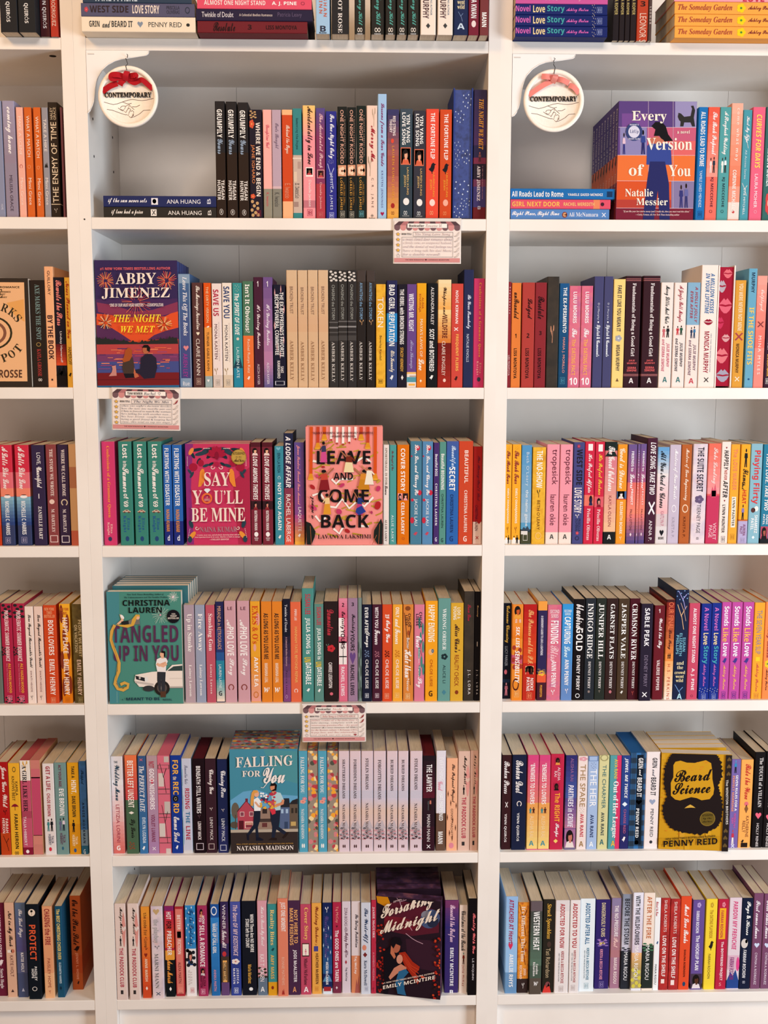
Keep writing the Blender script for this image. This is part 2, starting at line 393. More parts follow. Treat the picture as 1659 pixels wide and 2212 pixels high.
    if k == 'U':     # umbrella
        return [(c0, [(-1, .1), (-.7, .6), (-.2, .95), (.2, .95), (.7, .6), (1, .1), (.5, .2), (0, .1), (-.5, .2)]), (c1, [(-.06, .1), (.06, .1), (.06, -.9), (-.06, -.9)])]
    if k == 'M':     # mountains
        return [(c0, [(-1, -1), (-.4, .6), (0, -.1), (.4, 1), (1, -1)])]
    if k == 'A':     # spray of stars
        return [(c0, [(x-.1, y), (x, y-.13), (x+.1, y), (x, y+.13)]) for x, y in ((-.7, .8), (.3, .9), (-.2, .45), (.8, .35), (-.8, -.1), (.2, -.2), (.7, -.5), (-.4, -.7), (.1, -.9))]
    if k == 'Z':     # foliage
        return [(c0, circ(x, y, .35, .2)) for x, y in ((-.6, .8), (.5, .6), (-.2, .3), (.6, 0), (-.7, -.2), (.1, -.5), (-.5, -.8), (.7, -.75))]
    if k == 'J':     # lightning branches / cracks
        return [(c0, [(-.8, 1), (-.7, 1), (0, .1), (-.05, 0)]), (c0, [(0, .1), (.6, .6), (.55, .7), (-.05, .15)]), (c0, [(-.05, .1), (.05, .1), (.5, -1), (.4, -1)])]
    return []
def put_shape(mb, k, cols, cx, cz, hx, hz, y, step=2e-5, place=None):
    for i, (c, p) in enumerate(shape(k, cols)):
        pts = [(cx + a*hx, y - i*step, cz + b*hz) for a, b in p]
        if place: pts = [place(*t) for t in pts]
        mb.add(pts, [tuple(range(len(pts)))], mat(c))
# ------------------------------------------------------------------ one paperback with its spine towards the room
def cover_sleeve(mb, w, h, d, bands, base, t=.0006):
    """U-shaped card cover; bands = [(z0, z1, material)] printed round the spine"""
    r = min(.0016, w*.22)
    arcL = [(-w/2 + r - r*math.cos(a), r - r*math.sin(a)) for a in (0, .52, 1.05, 1.57)]
    outer = [(-w/2, d)] + arcL + [(-x, y) for x, y in arcL[::-1]] + [(w/2, d)]
    cuts = sorted({0.0, h} | {min(max(z, 0), h) for b in bands for z in b[:2]})
    cuts = [c for i, c in enumerate(cuts) if i == 0 or c - cuts[i-1] > 1e-5]
    n = len(outer)
    for a, b in zip(cuts, cuts[1:]):
        m = base
        for z0, z1, bm in bands:
            if z0 - 1e-6 <= (a+b)/2 <= z1 + 1e-6: m = bm
        mb.add([(x, y, a) for x, y in outer] + [(x, y, b) for x, y in outer], [(i, i+1, i+1+n, i+n) for i in range(n-1)], m)
    inner = [(-w/2 + t, d), (-w/2 + t, r), (w/2 - t, r), (w/2 - t, d)]
    mb.add([(x, y, 0) for x, y in inner] + [(x, y, h) for x, y in inner], [(i+4, i+5, i+1, i) for i in range(3)], base)
    for z in (0, h):
        L = [outer[0]] + arcL + [inner[1], inner[0]]
        mb.add([(x, y, z) for x, y in L], [tuple(range(len(L)))], base)
        mb.add([(-x, y, z) for x, y in L], [tuple(range(len(L)))], base)
        mb.add([(x, y, z) for x, y in arcL + [(-x, y) for x, y in arcL[::-1]] + [inner[2], inner[1]]], [tuple(range(2*len(arcL)+2))], base)
def mix(a, b, t):
    A, B = rgb(a), rgb(b); return '%02x%02x%02x' % tuple(int(round(255*(x + (y-x)*t))) for x, y in zip(A, B))
def spine_parts(r):
    """meshes of one spine-out book in its own frame: x across the spine (centre 0), y depth, z up"""
    w = r['x1'] - r['x0']; h = r['z1']; d = r.get('d', .137)
    P = {}
    def mb(n): return P.setdefault(n, MB())
    base = r['base']; bands = []
    bm = pat(r['~']) if '~' in r else mat(base)
    fore = r.get('F')
    for it in r['items']:
        if it[0] == '=': bands.append((it[2][1], it[2][0], mat(it[1][0])))
        if it[0] == '>':
            z1, z0 = it[2]; N = 8
            for k in range(N): bands.append((z0 + (z1-z0)*(N-1-k)/N, z0 + (z1-z0)*(N-k)/N, mat(mix(it[1][0], it[1][1], k/(N-1)))))
    if fore:      # shelved the other way round: the page edges face the room
        hard = isinstance(fore, list); pn = fore[0] if hard else fore
        t = .0028 if hard else .0006; ov = .003 if hard else .0004
        m = pat(pn) if pn in PAT else mat(pn, .85)
        c = mb('cover'); c.rbox((-w/2, 0, 0), (-w/2 + t, d, h), bm, .0006); c.rbox((w/2 - t, 0, 0), (w/2, d, h), bm, .0006); c.box((-w/2 + t, d - t, 0), (w/2 - t, d, h), bm)
        p = mb('page_block'); p.box((-w/2 + t + 1e-4, ov, ov), (w/2 - t - 1e-4, d - t, h - ov), m)
        Y0 = ov
    else:
        cover_sleeve(mb('cover'), w, h, d, bands, bm)
        mb('page_block').box((-w/2 + .0007, .0018, .0006), (w/2 - .0007, d - .0016, h - .0006), mat(r['E'], .9) if 'E' in r else PAGES)
        Y0 = 0
    first = True
    for it in r['items']:
        if it[0] == '@':
            z1, z0 = it[2]; a, b = (-w/2 + w*s/100 for s in it[3])
            put_shape(mb('spine_print'), it[1][0], it[1][1], (a+b)/2, (z0+z1)/2, abs(b-a)/2, abs(z1-z0)/2, Y0 - .00022)
        if it[0] == 't':
            _, st, tx, colr, (z1, z0), (s0, s1) = it
            a, b = -w/2 + w*s0/100, -w/2 + w*s1/100; y = Y0 - .0004
            if 'u' in st: part = 'publisher_mark' if len(tx) < 3 else 'upright_lettering'
            else: part = 'title_lettering' if first else 'author_lettering'; first = False
            m = mat(colr); s = st[0]
            if 'u' in st: set_text(mb(part), tx, s, m, b - a, z1 - z0, lambda u, v: (a + u, y, z0 + v))
            elif 'U' in st: set_text(mb(part), tx, s, m, z1 - z0, b - a, lambda u, v: (b - v, y, z0 + u))
            else: set_text(mb(part), tx, s, m, z1 - z0, b - a, lambda u, v: (a + v, y, z1 - u))
    return P, ((r['x0']+r['x1'])/2, r['Y'], ZS[r['row']]), (0, 0, r.get('rz', 0))
def stack_parts(r):
    """a book lying flat, spine towards the room"""
    L = r['x1'] - r['x0']; th = r['z1'] - r['z0']; d = .137
    P = {}
    def mb(n): return P.setdefault(n, MB())
    sub = MB(); bands = []
    for it in r['items']:
        if it[0] == '=': bands.append((L/2 - it[2][1] + (r['x0']+r['x1'])/2, L/2 - it[2][0] + (r['x0']+r['x1'])/2, mat(it[1][0])))
    cover_sleeve(sub, th, L, d, bands, mat(r['base']))
    tf = lambda p: (L/2 - p[2], p[1], p[0] + th/2)
    c = mb('cover'); c.v = [tf(p) for p in sub.v]; c.f = sub.f; c.m = sub.m; c.mats = sub.mats
    mb('page_block').box((-L/2 + .0006, .0018, .0007), (L/2 - .0006, d - .0016, th - .0007), PAGES)
    xm = (r['x0']+r['x1'])/2; first = True
    for it in r['items']:
        if it[0] == '@':
            a, b = (x - xm for x in it[2]); z1, z0 = (th*(1 - s/100) for s in it[3])
            put_shape(mb('spine_print'), it[1][0], it[1][1], (a+b)/2, (z0+z1)/2, abs(b-a)/2, abs(z1-z0)/2, -.00022)
        if it[0] == 't':
            _, st, tx, colr, (a, b), (s0, s1) = it; a -= xm; b -= xm; z0 = th*(1 - s1/100); z1 = th*(1 - s0/100)
            if 'U' in st: set_text(mb('publisher_mark'), tx, st[0], mat(colr), z1 - z0, b - a, lambda u, v: (b - v, -.0004, z0 + u)); continue
            part = 'title_lettering' if first else 'author_lettering'; first = False
            set_text(mb(part), tx, st[0], mat(colr), b - a, z1 - z0, lambda u, v: (a + u, -.0004, z0 + v))
    return P, (xm, r['Y'], ZS[r['row']] + r['z0']), (0, 0, 0)
# ------------------------------------------------------------------ a printed front, drawn in the photo crop's own coordinates and laid on the cover
def homog(src, dst):
    A = []; B = []
    for (x, y), (u, v) in zip(src, dst):
        A.append([x, y, 1, 0, 0, 0, -u*x, -u*y]); B.append(u); A.append([0, 0, 0, x, y, 1, -v*x, -v*y]); B.append(v)
    h = np.linalg.solve(np.array(A, float), np.array(B, float)); return np.append(h, 1).reshape(3, 3)
class Art:
    def __init__(s, corners, Wd, Ht): s.h = homog(corners, [(0, Ht), (Wd, Ht), (0, 0), (Wd, 0)]); s.P = {}; s.n = 0; s.W = Wd; s.H = Ht; s.part = 'cover_print'
    def uv(s, x, y): a = s.h @ (x, y, 1); return min(max(a[0]/a[2], .0002), s.W - .0002), min(max(a[1]/a[2], .0002), s.H - .0002)
    def mb(s, p=None): return s.P.setdefault(p or s.part, MB())
    def nxt(s): s.n += 1; return -.0002 - s.n*2.5e-5
    def poly(s, c, pts):
        y = s.nxt(); s.mb().add([(u, y, v) for u, v in (s.uv(*p) for p in pts)], [tuple(range(len(pts)))], mat(c) if isinstance(c, str) else c)
    def rect(s, c, x0, y0, x1, y1): s.poly(c, [(x0, y0), (x1, y0), (x1, y1), (x0, y1)])
    def ell(s, c, cx, cy, rx, ry=None, rot=0, n=18):
        ry = ry or rx; ca, sa = math.cos(math.radians(rot)), math.sin(math.radians(rot))
        s.poly(c, [(cx + ca*a - sa*b, cy + sa*a + ca*b) for a, b in circ(0, 0, rx, ry, n)])
    def line(s, c, w, pts):
        y = s.nxt(); n = len(pts); L = []; R = []
        for i, (px_, py_) in enumerate(pts):
            (x0, y0), (x1, y1) = pts[max(i-1, 0)], pts[min(i+1, n-1)]; l = math.hypot(x1-x0, y1-y0) or 1
            nx, ny = -(y1-y0)/l*w/2, (x1-x0)/l*w/2; L.append((px_+nx, py_+ny)); R.append((px_-nx, py_-ny))
        vs = [(u, y, v) for u, v in (s.uv(*q_) for q_ in L + R)]
        s.mb().add(vs, [(i, i+1, n+i+1, n+i) for i in range(n-1)], mat(c))
    def burst(s, cs, cx, cy, r, n=22, w=7):
        rr = random.Random(int(cx*7+cy))
        for k in range(n):
            a = 2*math.pi*k/n + rr.uniform(-.1, .1); q0, q1 = rr.uniform(.15, .3), rr.uniform(.7, 1.05)
            s.line(cs[k % len(cs)], w, [(cx + r*q0*math.cos(a), cy + r*q0*math.sin(a)), (cx + r*q1*math.cos(a), cy + r*q1*math.sin(a))])
    def txt(s, part, st, c, text, x0, y0, x1, y1, dx=0, align='c'):
        y = s.nxt()
        def pl(u, v):
            t = u/(x1-x0); a, b = s.uv(x0 + u, y1 - v + dx*t); return (a, y, b)
        set_text(s.mb(part), text, st, mat(c), x1-x0, y1-y0, pl, align)
    def vtxt(s, part, st, c, text, x0, y0, x1, y1):
        y = s.nxt(); set_text(s.mb(part), text, st, mat(c), y1-y0, x1-x0, lambda u, v: (lambda q_: (q_[0], y, q_[1]))(s.uv(x0 + v, y0 + u)))
    def rtxt(s, part, st, c, ch, cx, cy, hh, deg, wfac=1.0):
        y = s.nxt(); a = math.radians(deg); w_ = hh*wfac
        def pl(u, v):
            p, q_ = u - w_/2, hh/2 - v; t = s.uv(cx + p*math.cos(a) - q_*math.sin(a), cy + p*math.sin(a) + q_*math.cos(a)); return (t[0], y, t[1])
        set_text(s.mb(part), ch, st, mat(c), w_, hh, pl)
    def shp(s, k, cols, x0, y0, x1, y1):
        for c, p in shape(k, cols): s.poly(c, [((x0+x1)/2 + a*(x1-x0)/2, (y0+y1)/2 - b*(y1-y0)/2) for a, b in p])
def faceout(bay, row, ox, oy, sc, TL, TR, BL, BR, base, art, label, Y0=.012, th=.026, yaw=0, lean=0, copies=0, edge=None, gap=0, spine=None, bands=None, spine_text=None, copylabel=None, dz=0.0, group=None, name='paperback_book'):
    px = lambda p: (ox + p[0]/sc, oy + p[1]/sc)
    a = ray(*px(BL), Y0); b = ray(*px(BR), Y0 - .135*math.sin(yaw)); Wd = (b[0]-a[0])/math.cos(yaw)
    tl = ray(*px(TL), Y0); zs = ZS[row] + .0002; Ht = (tl[2] - zs)/math.cos(lean)
    for k in range(copies, -1, -1):
        r = dict(bay=bay, row=row, kind='face', k=k, W=Wd, H=Ht - (dz if k else 0), th=th, x0=a[0], x1=a[0] + Wd, base=base, spine=spine or base, art=art, corners=(TL, TR, BL, BR), yaw=yaw if k == 0 else 0, lean=lean, edge=edge,
                 loc=(a[0] + (.002 if k and yaw else 0), Y0 + (th + gap)*k + (.003 if yaw and k else 0), zs), label=label if k == 0 else (copylabel or ''), spt=spine_text, bands=bands, group=group, name=name,
                 px=(*px(TL), px(BR)[0], px(BR)[1]) if k == 0 else (px(TL)[0], px(TL)[1], px(TL)[0]+((px(TR)[0]-px(TL)[0])), px(TL)[1]+4))
        RECS.append(r)
def face_parts(r):
    Wd, Ht, th = r['W'], r['H'], r['th']; P = {}
    def mb(n): return P.setdefault(n, MB())
    t = .0006 if r['k'] < 2 else .00025; m = mat(r['base'])
    c = mb('cover'); c.rbox((0, 0, 0), (Wd, t, Ht), m, .0003); c.box((0, th - t, 0), (Wd, th, Ht), m); bands = r.get('bands') or [(0, 1, r['spine'])]
    for f0, f1, bc in bands: c.box((0, t, Ht*(1-f1)), (t, th - t, Ht*(1-f0)), mat(bc))
    mb('page_block').box((t + 1e-4, t + 1e-4, .0008), (Wd - .0004, th - t - 1e-4, Ht - .0008), pat(r['edge']) if r['edge'] in PAT else PAGESF)
    if r['art'] and r['k'] == 0:
        A = Art(r['corners'], Wd, Ht); r['art'](A); P.update(A.P)
    if r.get('bands'): put_shape(mb('spine_print'), 'B', '2a2628', th*.5, Ht*.5, th*.28, Ht*.055, 0, place=lambda x, y, z: (-.00025, th - x, z))
    if r['spt']:
        for st, tx, colr, f0, f1, s0, s1 in r['spt']:
            set_text(mb('spine_lettering'), tx, st, mat(colr), Ht*(f1-f0), th*(s1-s0), lambda u, v: (-.0003, th*(1-s0) - v - (0), Ht*(1-f0) - u))
    return P, r['loc'], (0, r['lean'], -r['yaw'])
# ------------------------------------------------------------------ the rows, measured in the photo
seg('C', 0, 420, 0, 2.37, 190, -.036, '''
622 693 -380 a4c6e2|b:MEGHAN/QUINN:c86a50:-70,88:20,82|bu:B:334:132,162|bu:BLOOM:334:164,172|!:light blue paperback with orange and dark letters at its foot, top shelf, centre bookcase
703 790 -400 2b292a|t:ELLIOT_ROSE:e8e0da:-90,170:38,62|!:black paperback with widely spaced white capitals, between light blue book and green scripts, top shelf
820 874 -390 2a2722|S:Mary_Kill:5aa89c:-30,128|bu:∞:d8cfc4:142,165|bu:FOREVER:ccc:170,178
905 970 -390 2a2722|S:Mary_Kill:5aa89c:-30,128|bu:∞:d8cfc4:142,165|bu:FOREVER:ccc:170,178
978 1030 -390 2b2823|S:Mary_Kill:5aa89c:-30,128|bu:∞:d8cfc4:142,165|bu:FOREVER:ccc:170,178
1036 1088 -390 2a2722|S:Mary_Kill:5aa89c:-30,128|bu:∞:d8cfc4:142,165|bu:FOREVER:ccc:170,178
1093 1148 -390 2a2722|S:Mary_Kill:5aa89c:-30,128|bu:∞:d8cfc4:142,165|bu:FOREVER:ccc:170,178
1157 1235 -390 f1e2d4|b:MURPHY:5a3a3e:-28,95:15,55|#:white|@:D:444:118,146:36,64|n:BESTSELLING_AUTHOR:4a6a8a:-60,78:64,76
1245 1322 -390 f1e2d4|b:MURPHY:5a3a3e:-28,95:15,55|#:white|@:D:444:118,146:36,64|n:BESTSELLING_AUTHOR:4a6a8a:-60,78:64,76
1327 1400 -390 202c52|tu:went:e8d8b0:0,22|tu:wild:e8d8b0:24,46|#:went_wild|bu:A:cde:120,150|@:J:8aa0c8:60,110
1403 1455 -390 7a2438|b:TRINA_KWAN:eee:-60,95|!:plum paperback with a pale round emblem beside the navy book, top shelf, centre bookcase|@:O:e8d8d4:105,140:28,72
1460 1505 -390 7a3a3c|b:MANN:fff:62,140|!:maroon brown paperback, last on the top shelf of the centre bookcase''')
seg('C', 0, 0, 0, 2.9625, 0, -.036, '''
525 1250 117 215 f2e2ca|b:GRIN:444:570,640:28,68|S:and:555:655,705|b:BEARD_IT:444:712,850:28,68|@:H:8a96a6:880,915:30,70|n:PENNY_REID:555:948,1165:34,66|@:O:333:1192,1215:40,62
520 1245 26 112 5c5a74|b:WEST_SIDE:3a2c30:575,825:20,72|b:LOVE_STORY:f0e0d4:845,1020:10,82|@:K:c84a58/e88:540,565:30,70|n:PRISCILLA/OLIVERAS:3a3a4a:1065,1150:18,78|@:G:333a4a:1185,1215:25,75
530 1225 -60 22 36465a|b:TAKE_A_HIKE:b8c4d0:600,880:0,88|n:KATIE_RUGGLE:c8c8c8:970,1150:10,78''', True)
seg('C', 0, 420, 0, 2.37, 0, -.036, '''
17 578 144 205 74242c|S:Resolute:2a1216:95,210:12,85|b:3:2a1216:272,295:30,70|b:LISS_MONTOYA:2a1216:365,525:34,68
10 605 83 143 2c2440|n:Twinkle_of_Doubt:e8e0e4:38,200:25,70|b:A_Celestial_Bodies_Romance:c8b8b4:230,400:38,60|n:Patricia_Leavy:6a5a78:425,550:25,72
15 600 20 82 e2566e|b:ALMOST_ONE_NIGHT_STAND:fbe4e0:50,365:30,68|b:A._J._PINE:fff:397,525:36,72|@:G:9a3a50:545,565:36,64
15 570 -42 19 f0929a|n:PAGE:f8d8d4:455,528:55,90''', True)
seg('L', 0, 0, 0, 2.9625, 205, -.03, '''
5 115 -480 27282c|!:black paperback with white capitals, first of two alike, top shelf, left bookcase|b:QUIRÓS:e8e4e0:8,142:32,62
120 240 -480 25272b|!:black paperback with white capitals, second of two alike, top shelf, left bookcase|b:QUIRÓS:e8e4e0:18,150:32,62
252 320 -480/228 4a1e22|!:dark maroon paperback with white capitals, top shelf, left bookcase|b:YINN_QUIRÓS:e8dcd8:-60,183
325 372 -480/228 b83c2c|!:red paperback against the upright, top shelf, left bookcase|n:A.A._RODRIGUEZ:f0d8c8:-70,168''')
seg('R', 0, 1080, 0, 2.865, 0, -.03, '''
90 665 173 238 1c2968|b:Novel:d86ab8:95,190:15,72|b:Love:f0d8a0:202,280:15,80|b:Story:4aa8a8:290,400:15,85|S:Ashley_Poston:d86ab8:412,548:35,78|@:A:f0e0c0:568,592:0,100|@:Q:8a94c0:600,632:25,80
90 665 103 172 1c2968|b:Novel:d86ab8:95,190:15,72|b:Love:f0d8a0:202,280:15,80|b:Story:4aa8a8:290,400:15,85|S:Ashley_Poston:d86ab8:412,548:35,78|@:A:f0e0c0:568,592:0,100|@:Q:8a94c0:600,632:25,80
90 665 36 102 1c2968|b:Novel:d86ab8:95,190:15,72|b:Love:f0d8a0:202,280:15,80|b:Story:4aa8a8:290,400:15,85|S:Ashley_Poston:d86ab8:412,548:35,78|@:A:f0e0c0:568,592:0,100|@:Q:8a94c0:600,632:25,80
92 668 -32 35 cc5c9c|b:Like:f0c060:180,260:10,66|b:Love:f8f0f0:275,360:10,66|S:Ashley_Poston:f0a8c0:425,585:25,75|#:Like
1080 1720 167 240 f6a94c|T:The_Someday_Garden:a8443a:1100,1440:22,82|@:K:f0d020/5a8a3a:1465,1520:12,88|S:Ashley_Poston:8a3a34:1538,1700:30,75
1080 1720 92 166 f6a94c|T:The_Someday_Garden:a8443a:1100,1440:22,82|@:K:f0d020/5a8a3a:1465,1520:12,88|S:Ashley_Poston:8a3a34:1538,1700:30,75
1080 1720 15 91 f6a94c|T:The_Someday_Garden:a8443a:1100,1440:22,82|@:K:f0d020/5a8a3a:1465,1520:12,88|S:Ashley_Poston:8a3a34:1538,1700:30,75
1078 1720 -60 14 f2a2aa|b:LOVE:c83a52:1500,1640:30,100''', True)
seg('R', 0, 1080, 0, 2.865, 258, -.01, '''
695 733 -430 271f22|#:ELIDA|b:LUCIA_ROPER:b8a468:-60,92
736 768 -430 271f22|#:ELIDA|b:ELIDA_ROPER:b8a468:-60,92
771 801 -430 271f22|#:ELIDA|b:ELIDA_ROPER:b8a468:-60,92
804 840 -430 2a2022|#:ELIDA|b:ELIDA_ROPER:b8a468:-60,92
844 912 -430 b9452b|!:orange red paperback numbered 3 beside thin black spines, top shelf, right bookcase|n:LEONOR_S:e8c8b4:80,262:24,84|bu:3:2a1a18:8,40
916 936 -430 55423e|!:thin brown paperback between orange red book and yellow pile, top shelf, right bookcase|b:LEONOR:c8b8b0:40,150''')
seg('C', 1, 420, 180, 4.608, 1345, .012, '''
222 318 178 2b2728|b:GRUMPILY:fbf4ee:255,540:20,72|S:Yours:9aabc0:548,705|b:TEAGAN/HUNTER:ece4dc:960,1162:14,86|=:33251d:690,1345|bu:Ⓡ:e8e0d8:1250,1310:26,74
331 434 182 2b2728|b:GRUMPILY:fbf4ee:260,545:20,72|S:Yours:9aabc0:555,710|b:TEAGAN/HUNTER:ece4dc:965,1165:14,86|=:33251d:690,1345|bu:Ⓡ:e8e0d8:1255,1312:26,74
446 548 190 2b2728|b:GRUMPILY:fbf4ee:267,550:20,72|S:Yours:9aabc0:560,712|b:TEAGAN/HUNTER:ece4dc:970,1170:14,86|=:33251d:690,1345|bu:Ⓡ:e8e0d8:1258,1315:26,74
556 682 262 261f2c|b:WHERE_WE_END_&_BEGIN:f6e8dc:390,1130:52,86|n:JANE_IGHARO:e89058:615,1000:12,42|@:K:d85a3a/f0a060:360,450:2,42|@:Z:c8a070:270,350:5,60|@:K:d85a3a/f0a060:1100,1150:4,44|@:Z:c8a070:1160,1330:5,75|@:Q:8a2a40:1265,1325:45,85
692 776 262 fbb4aa|S:Deceptive_Gal:d85a70:410,645|n:K._Iwancio:d84a5a:1085,1225:34,62|=:98917f:1050,1345
780 870 264 bfa6b4|S:Owls_Bought:8a7488:395,650|n:K._Iwancio:5a5550:1085,1230|=:d8b8bc:1025,1050|=:8d897c:1050,1345
880 982 262 d24f26|S:Behind_the_Pages:f4d4c0:415,700:25,75|n:E._Iwancio:e89878:995,1145|=:f8bc88:262,315|=:f8b888:1175,1345|#:Behind_Pages
985 1073 250 3f8a8a|m:Removing_the_Pages:1c3a42:345,660:32,66|m:E._Iwancio:2a2a30:995,1145|=:cdb4a4:715,1290|@:R:e0c8b0:880,980:10,45|@:R:b89a8e:780,850:55,90|@:R:a88a80:1180,1230:10,60|@:R:e8d4c4:740,755:0,100
1085 1206 220 f29aa0|S:Accidentally_in_Love:33181c:235,810:22,82|n:Danielle_Jackson:fbe8e4:960,1230:38,66|>:f8c878:f4a8a0:220,520|=:c87a84:1165,1240|@:R:f6e6de:835,930:22,82|@:P:e8a8a0/8a5238/c84a50:845,912:28,76|@:Q:a83a50:1255,1320:32,76
1213 1303 246 8a3a60|S:The_Accidental_Pinup:e8b8c0:300,845:25,80|n:Danielle_Jackson:f0b8b4:985,1250:34,64|>:5f4f8c:8a3a62:246,560|=:b8424c:1000,1345|@:F:e8a8a8:860,945:14,92|@:P:5a1c30/9a5a40/c84a50:868,938:20,86|@:Q:c86a6a:1280,1335:25,75
1311 1416 278 33348c|S:For_One_Night_Only:f0f0fa:305,750:25,80|n:JESSICA_JAMES:dfe4f4:900,1260:34,64|@:A:e8e8f8:760,800|@:J:c8ccf0:800,1050:5,95|@:Q:b8bce8:1285,1345:30,74
1428 1519 232 1f2220|n:ONE_NIGHT_RODEO:f0b8a0:262,805:30,66|n:A_BLACKTOP_COWBOYS_NOVEL:e8b8a0:330,740:74,84|n:LORELEI_JAMES:eeb050:940,1260:22,52|n:NEW_YORK_TIMES/BESTSELLING_AUTHOR:d8983a:985,1215:60,80|@:R:d89a78:815,925:4,92|@:K:f0d0b0/7a3a2a:830,915:10,85|@:Q:b0a898:1270,1335:26,76''')
seg('C', 1, 740, 180, 4.484, 1320, .012, '''
48 132 232 1f2220|n:ONE_NIGHT_RODEO:f0b8a0:255,785:30,66|n:A_BLACKTOP_COWBOYS_NOVEL:e8b8a0:320,720:74,84|n:LORELEI_JAMES:eeb050:915,1230:22,52|n:NEW_YORK_TIMES/BESTSELLING_AUTHOR:d8983a:960,1180:60,80|@:R:d89a78:790,895:4,92|@:K:f0d0b0/7a3a2a:800,890:10,85|@:Q:b0a898:1240,1300:26,76
138 228 218 1c2622|n:ONE_NIGHT_RODEO:f0b8a0:248,778:30,66|n:A_BLACKTOP_COWBOYS_NOVEL:e8b8a0:310,710:74,84|n:LORELEI_JAMES:eeb050:910,1225:22,52|n:NEW_YORK_TIMES/BESTSELLING_AUTHOR:d8983a:955,1175:60,80|@:R:d89a78:785,895:4,92|@:K:f0d0b0/7a3a2a:795,888:10,85|@:Q:68a8b0:1235,1295:26,76
234 336 215 f2d2c0|S:Merry_Me:a82a38:415,760:25,80|n:C.R._JANE:6a4038:915,1205:40,66|@:Y:b8a088:240,420:45,90|@:Y:a89078:700,900:5,60|bu:◈:333:1265,1298:36,68|bu:Podium:333:1300,1312:20,80
341 424 103 a6c8e8|S:Lessons_from_a_Tour_Guide:8a2a6a:190,805:25,75|n:KRISTEN_JENNINGS:5a4a8a:845,1205:34,62|@:H:a81c4c:1245,1285:32,74
431 543 252 a85a50|b:RED_STRING/THEORY:f4e4e0:315,510:20,72|n:LAUREN_KUNG_JESSEN:f0a838:605,1130:36,62|>:3f3d68:a8605c:252,700|>:b8685a:f0b050:900,1320|@:O:e0503a:535,580:32,58|@:O:a82c28:1160,1210:32,66|bu:∞:a86a30:1240,1275:34,64
552 674 246 38444e|b:YIN_YANG/LOVE_SONG:f4f0ec:278,600:18,80|n:LAUREN_KUNG/JESSEN:e8c07a:812,1082:30,74|>:43505c:31474e:246,1000|@:R:e87a58:622,788:8,86|@:P:2a3a44/e8a888/d86848:630,780:12,82|@:O:f0eae4:1110,1180:28,76|bu:∞:c8c8c8:1235,1275:30,62|bu:FOREVER:bbb:1280,1290:22,76
684 800 264 3b3a44|b:YIN_YANG/LOVE_SONG:f4f0ec:292,612:18,80|n:LAUREN_KUNG/JESSEN:e8c07a:825,1090:30,74|@:R:e87a58:638,800:8,86|@:P:2a3a44/e8a888/d86848:646,792:12,82|@:O:f0eae4:1120,1190:28,76|bu:∞:c8c8c8:1240,1280:30,62|bu:FOREVER:bbb:1284,1294:22,76
804 926 248 e8523c|b:THE_FORTUNE_FLIP:fbf0ec:285,735:36,70|n:LAUREN_KUNG/JESSEN:f6b040:865,1100:30,72|@:B:1c1c24:768,875:22,80|@:O:f8d8cc:1122,1190:30,74|bu:∞:f09a70:1235,1275:30,62
937 1050 254 d24f26|b:THE_FORTUNE_FLIP:fbf0ec:296,745:36,70|n:LAUREN_KUNG/JESSEN:f6b040:870,1105:30,72|@:B:1c1c24:775,880:22,80|@:O:f0b098:1125,1190:30,74|bu:∞:e88a58:1240,1280:30,62
1064 1252 45 344486|F:night:344486|#:FIREWORKS|@:A:dfe8f4:100,240:45,95|@:A:cfdcf0:260,380:4,60|@:A:c8d4ec:560,700:4,40|@:A:dfe8f4:640,780:45,90|@:A:c8d4ec:700,820:2,35|@:A:c8d4ec:940,1080:5,90|@:A:dfe8f4:1110,1200:40,92|@:A:dfe8f4:1180,1300:4,60|!:navy hardback shelved page edges outward, edges printed with white fireworks, second shelf, centre bookcase
1260 1392 62 2f2848|T:THE_NIGHT_WE_MET:f0a83a:150,640:40,76|t:ABBY_JIMENEZ:f0e0e0:800,1140:28,56|>:362c4c:4a3058:62,600|=:7a3048:720,780|=:2a2030:780,930|=:6a3450:930,1000|=:41386a:1000,1200|=:6a1e24:1200,1320|@:V:c06a50/7a4a48/4a2a30:665,760:30,70|n:#1_NEW_YORK_TIMES_BESTSELLING_AUTHOR:e0a0b0:800,1120:70,76|bu:∞:c8c8d8:1185,1225:36,62''')
seg('C', 1, 0, 0, 2.9625, 0, .012, '''
664 1388 1311 1382 34302c|S:if_love_had_a_price:f2e8de:712,915:22,76|n:ANA_HUANG:f0e8e0:1075,1292:32,70|@:R:ece4dc:965,1002:20,80|@:X:55504c:972,996:26,72|nU:B:e0d8d0:1330,1352:22,78
662 1386 1238 1309 2b3260|S:if_the_sun_never_sets:f2eef0:690,940:22,76|n:ANA_HUANG:f0ecf0:1067,1285:32,70|@:R:ece8ec:968,1010:20,80|@:O:6a6a80:975,1000:28,70|nU:B:e0e0ec:1325,1348:22,78''', True)
seg('R', 1, 1090, 190, 2.916, 0, .012, '''
38 660 756 825 5c88c0|S:Right_Place,_Right_Time:fbf4f4:44,345:22,72|t:Ali_McNamara:e8e8f0:405,590:30,68|@:O:8a4038:362,395:25,80|@:K:d8a070/5a2a28:368,390:32,72|@:X:e8e8f0:612,638:32,72
38 668 692 752 e0566c|b:GIRL_NEXT_DOOR:fac060:46,348:25,75|b:RACHEL_MEREDITH:f8c880:370,568:32,68|@:O:4a2230:605,628:30,70|=:e88a60:560,600
38 695 620 687 2470b0|b:All_Roads_Lead_to_Rome:f6f2ee:46,372:25,78|b:YAMILE_SAIED_MÉNDEZ:f2ece8:398,620:40,68|@:R:1c3a60:645,680:25,78''', True)
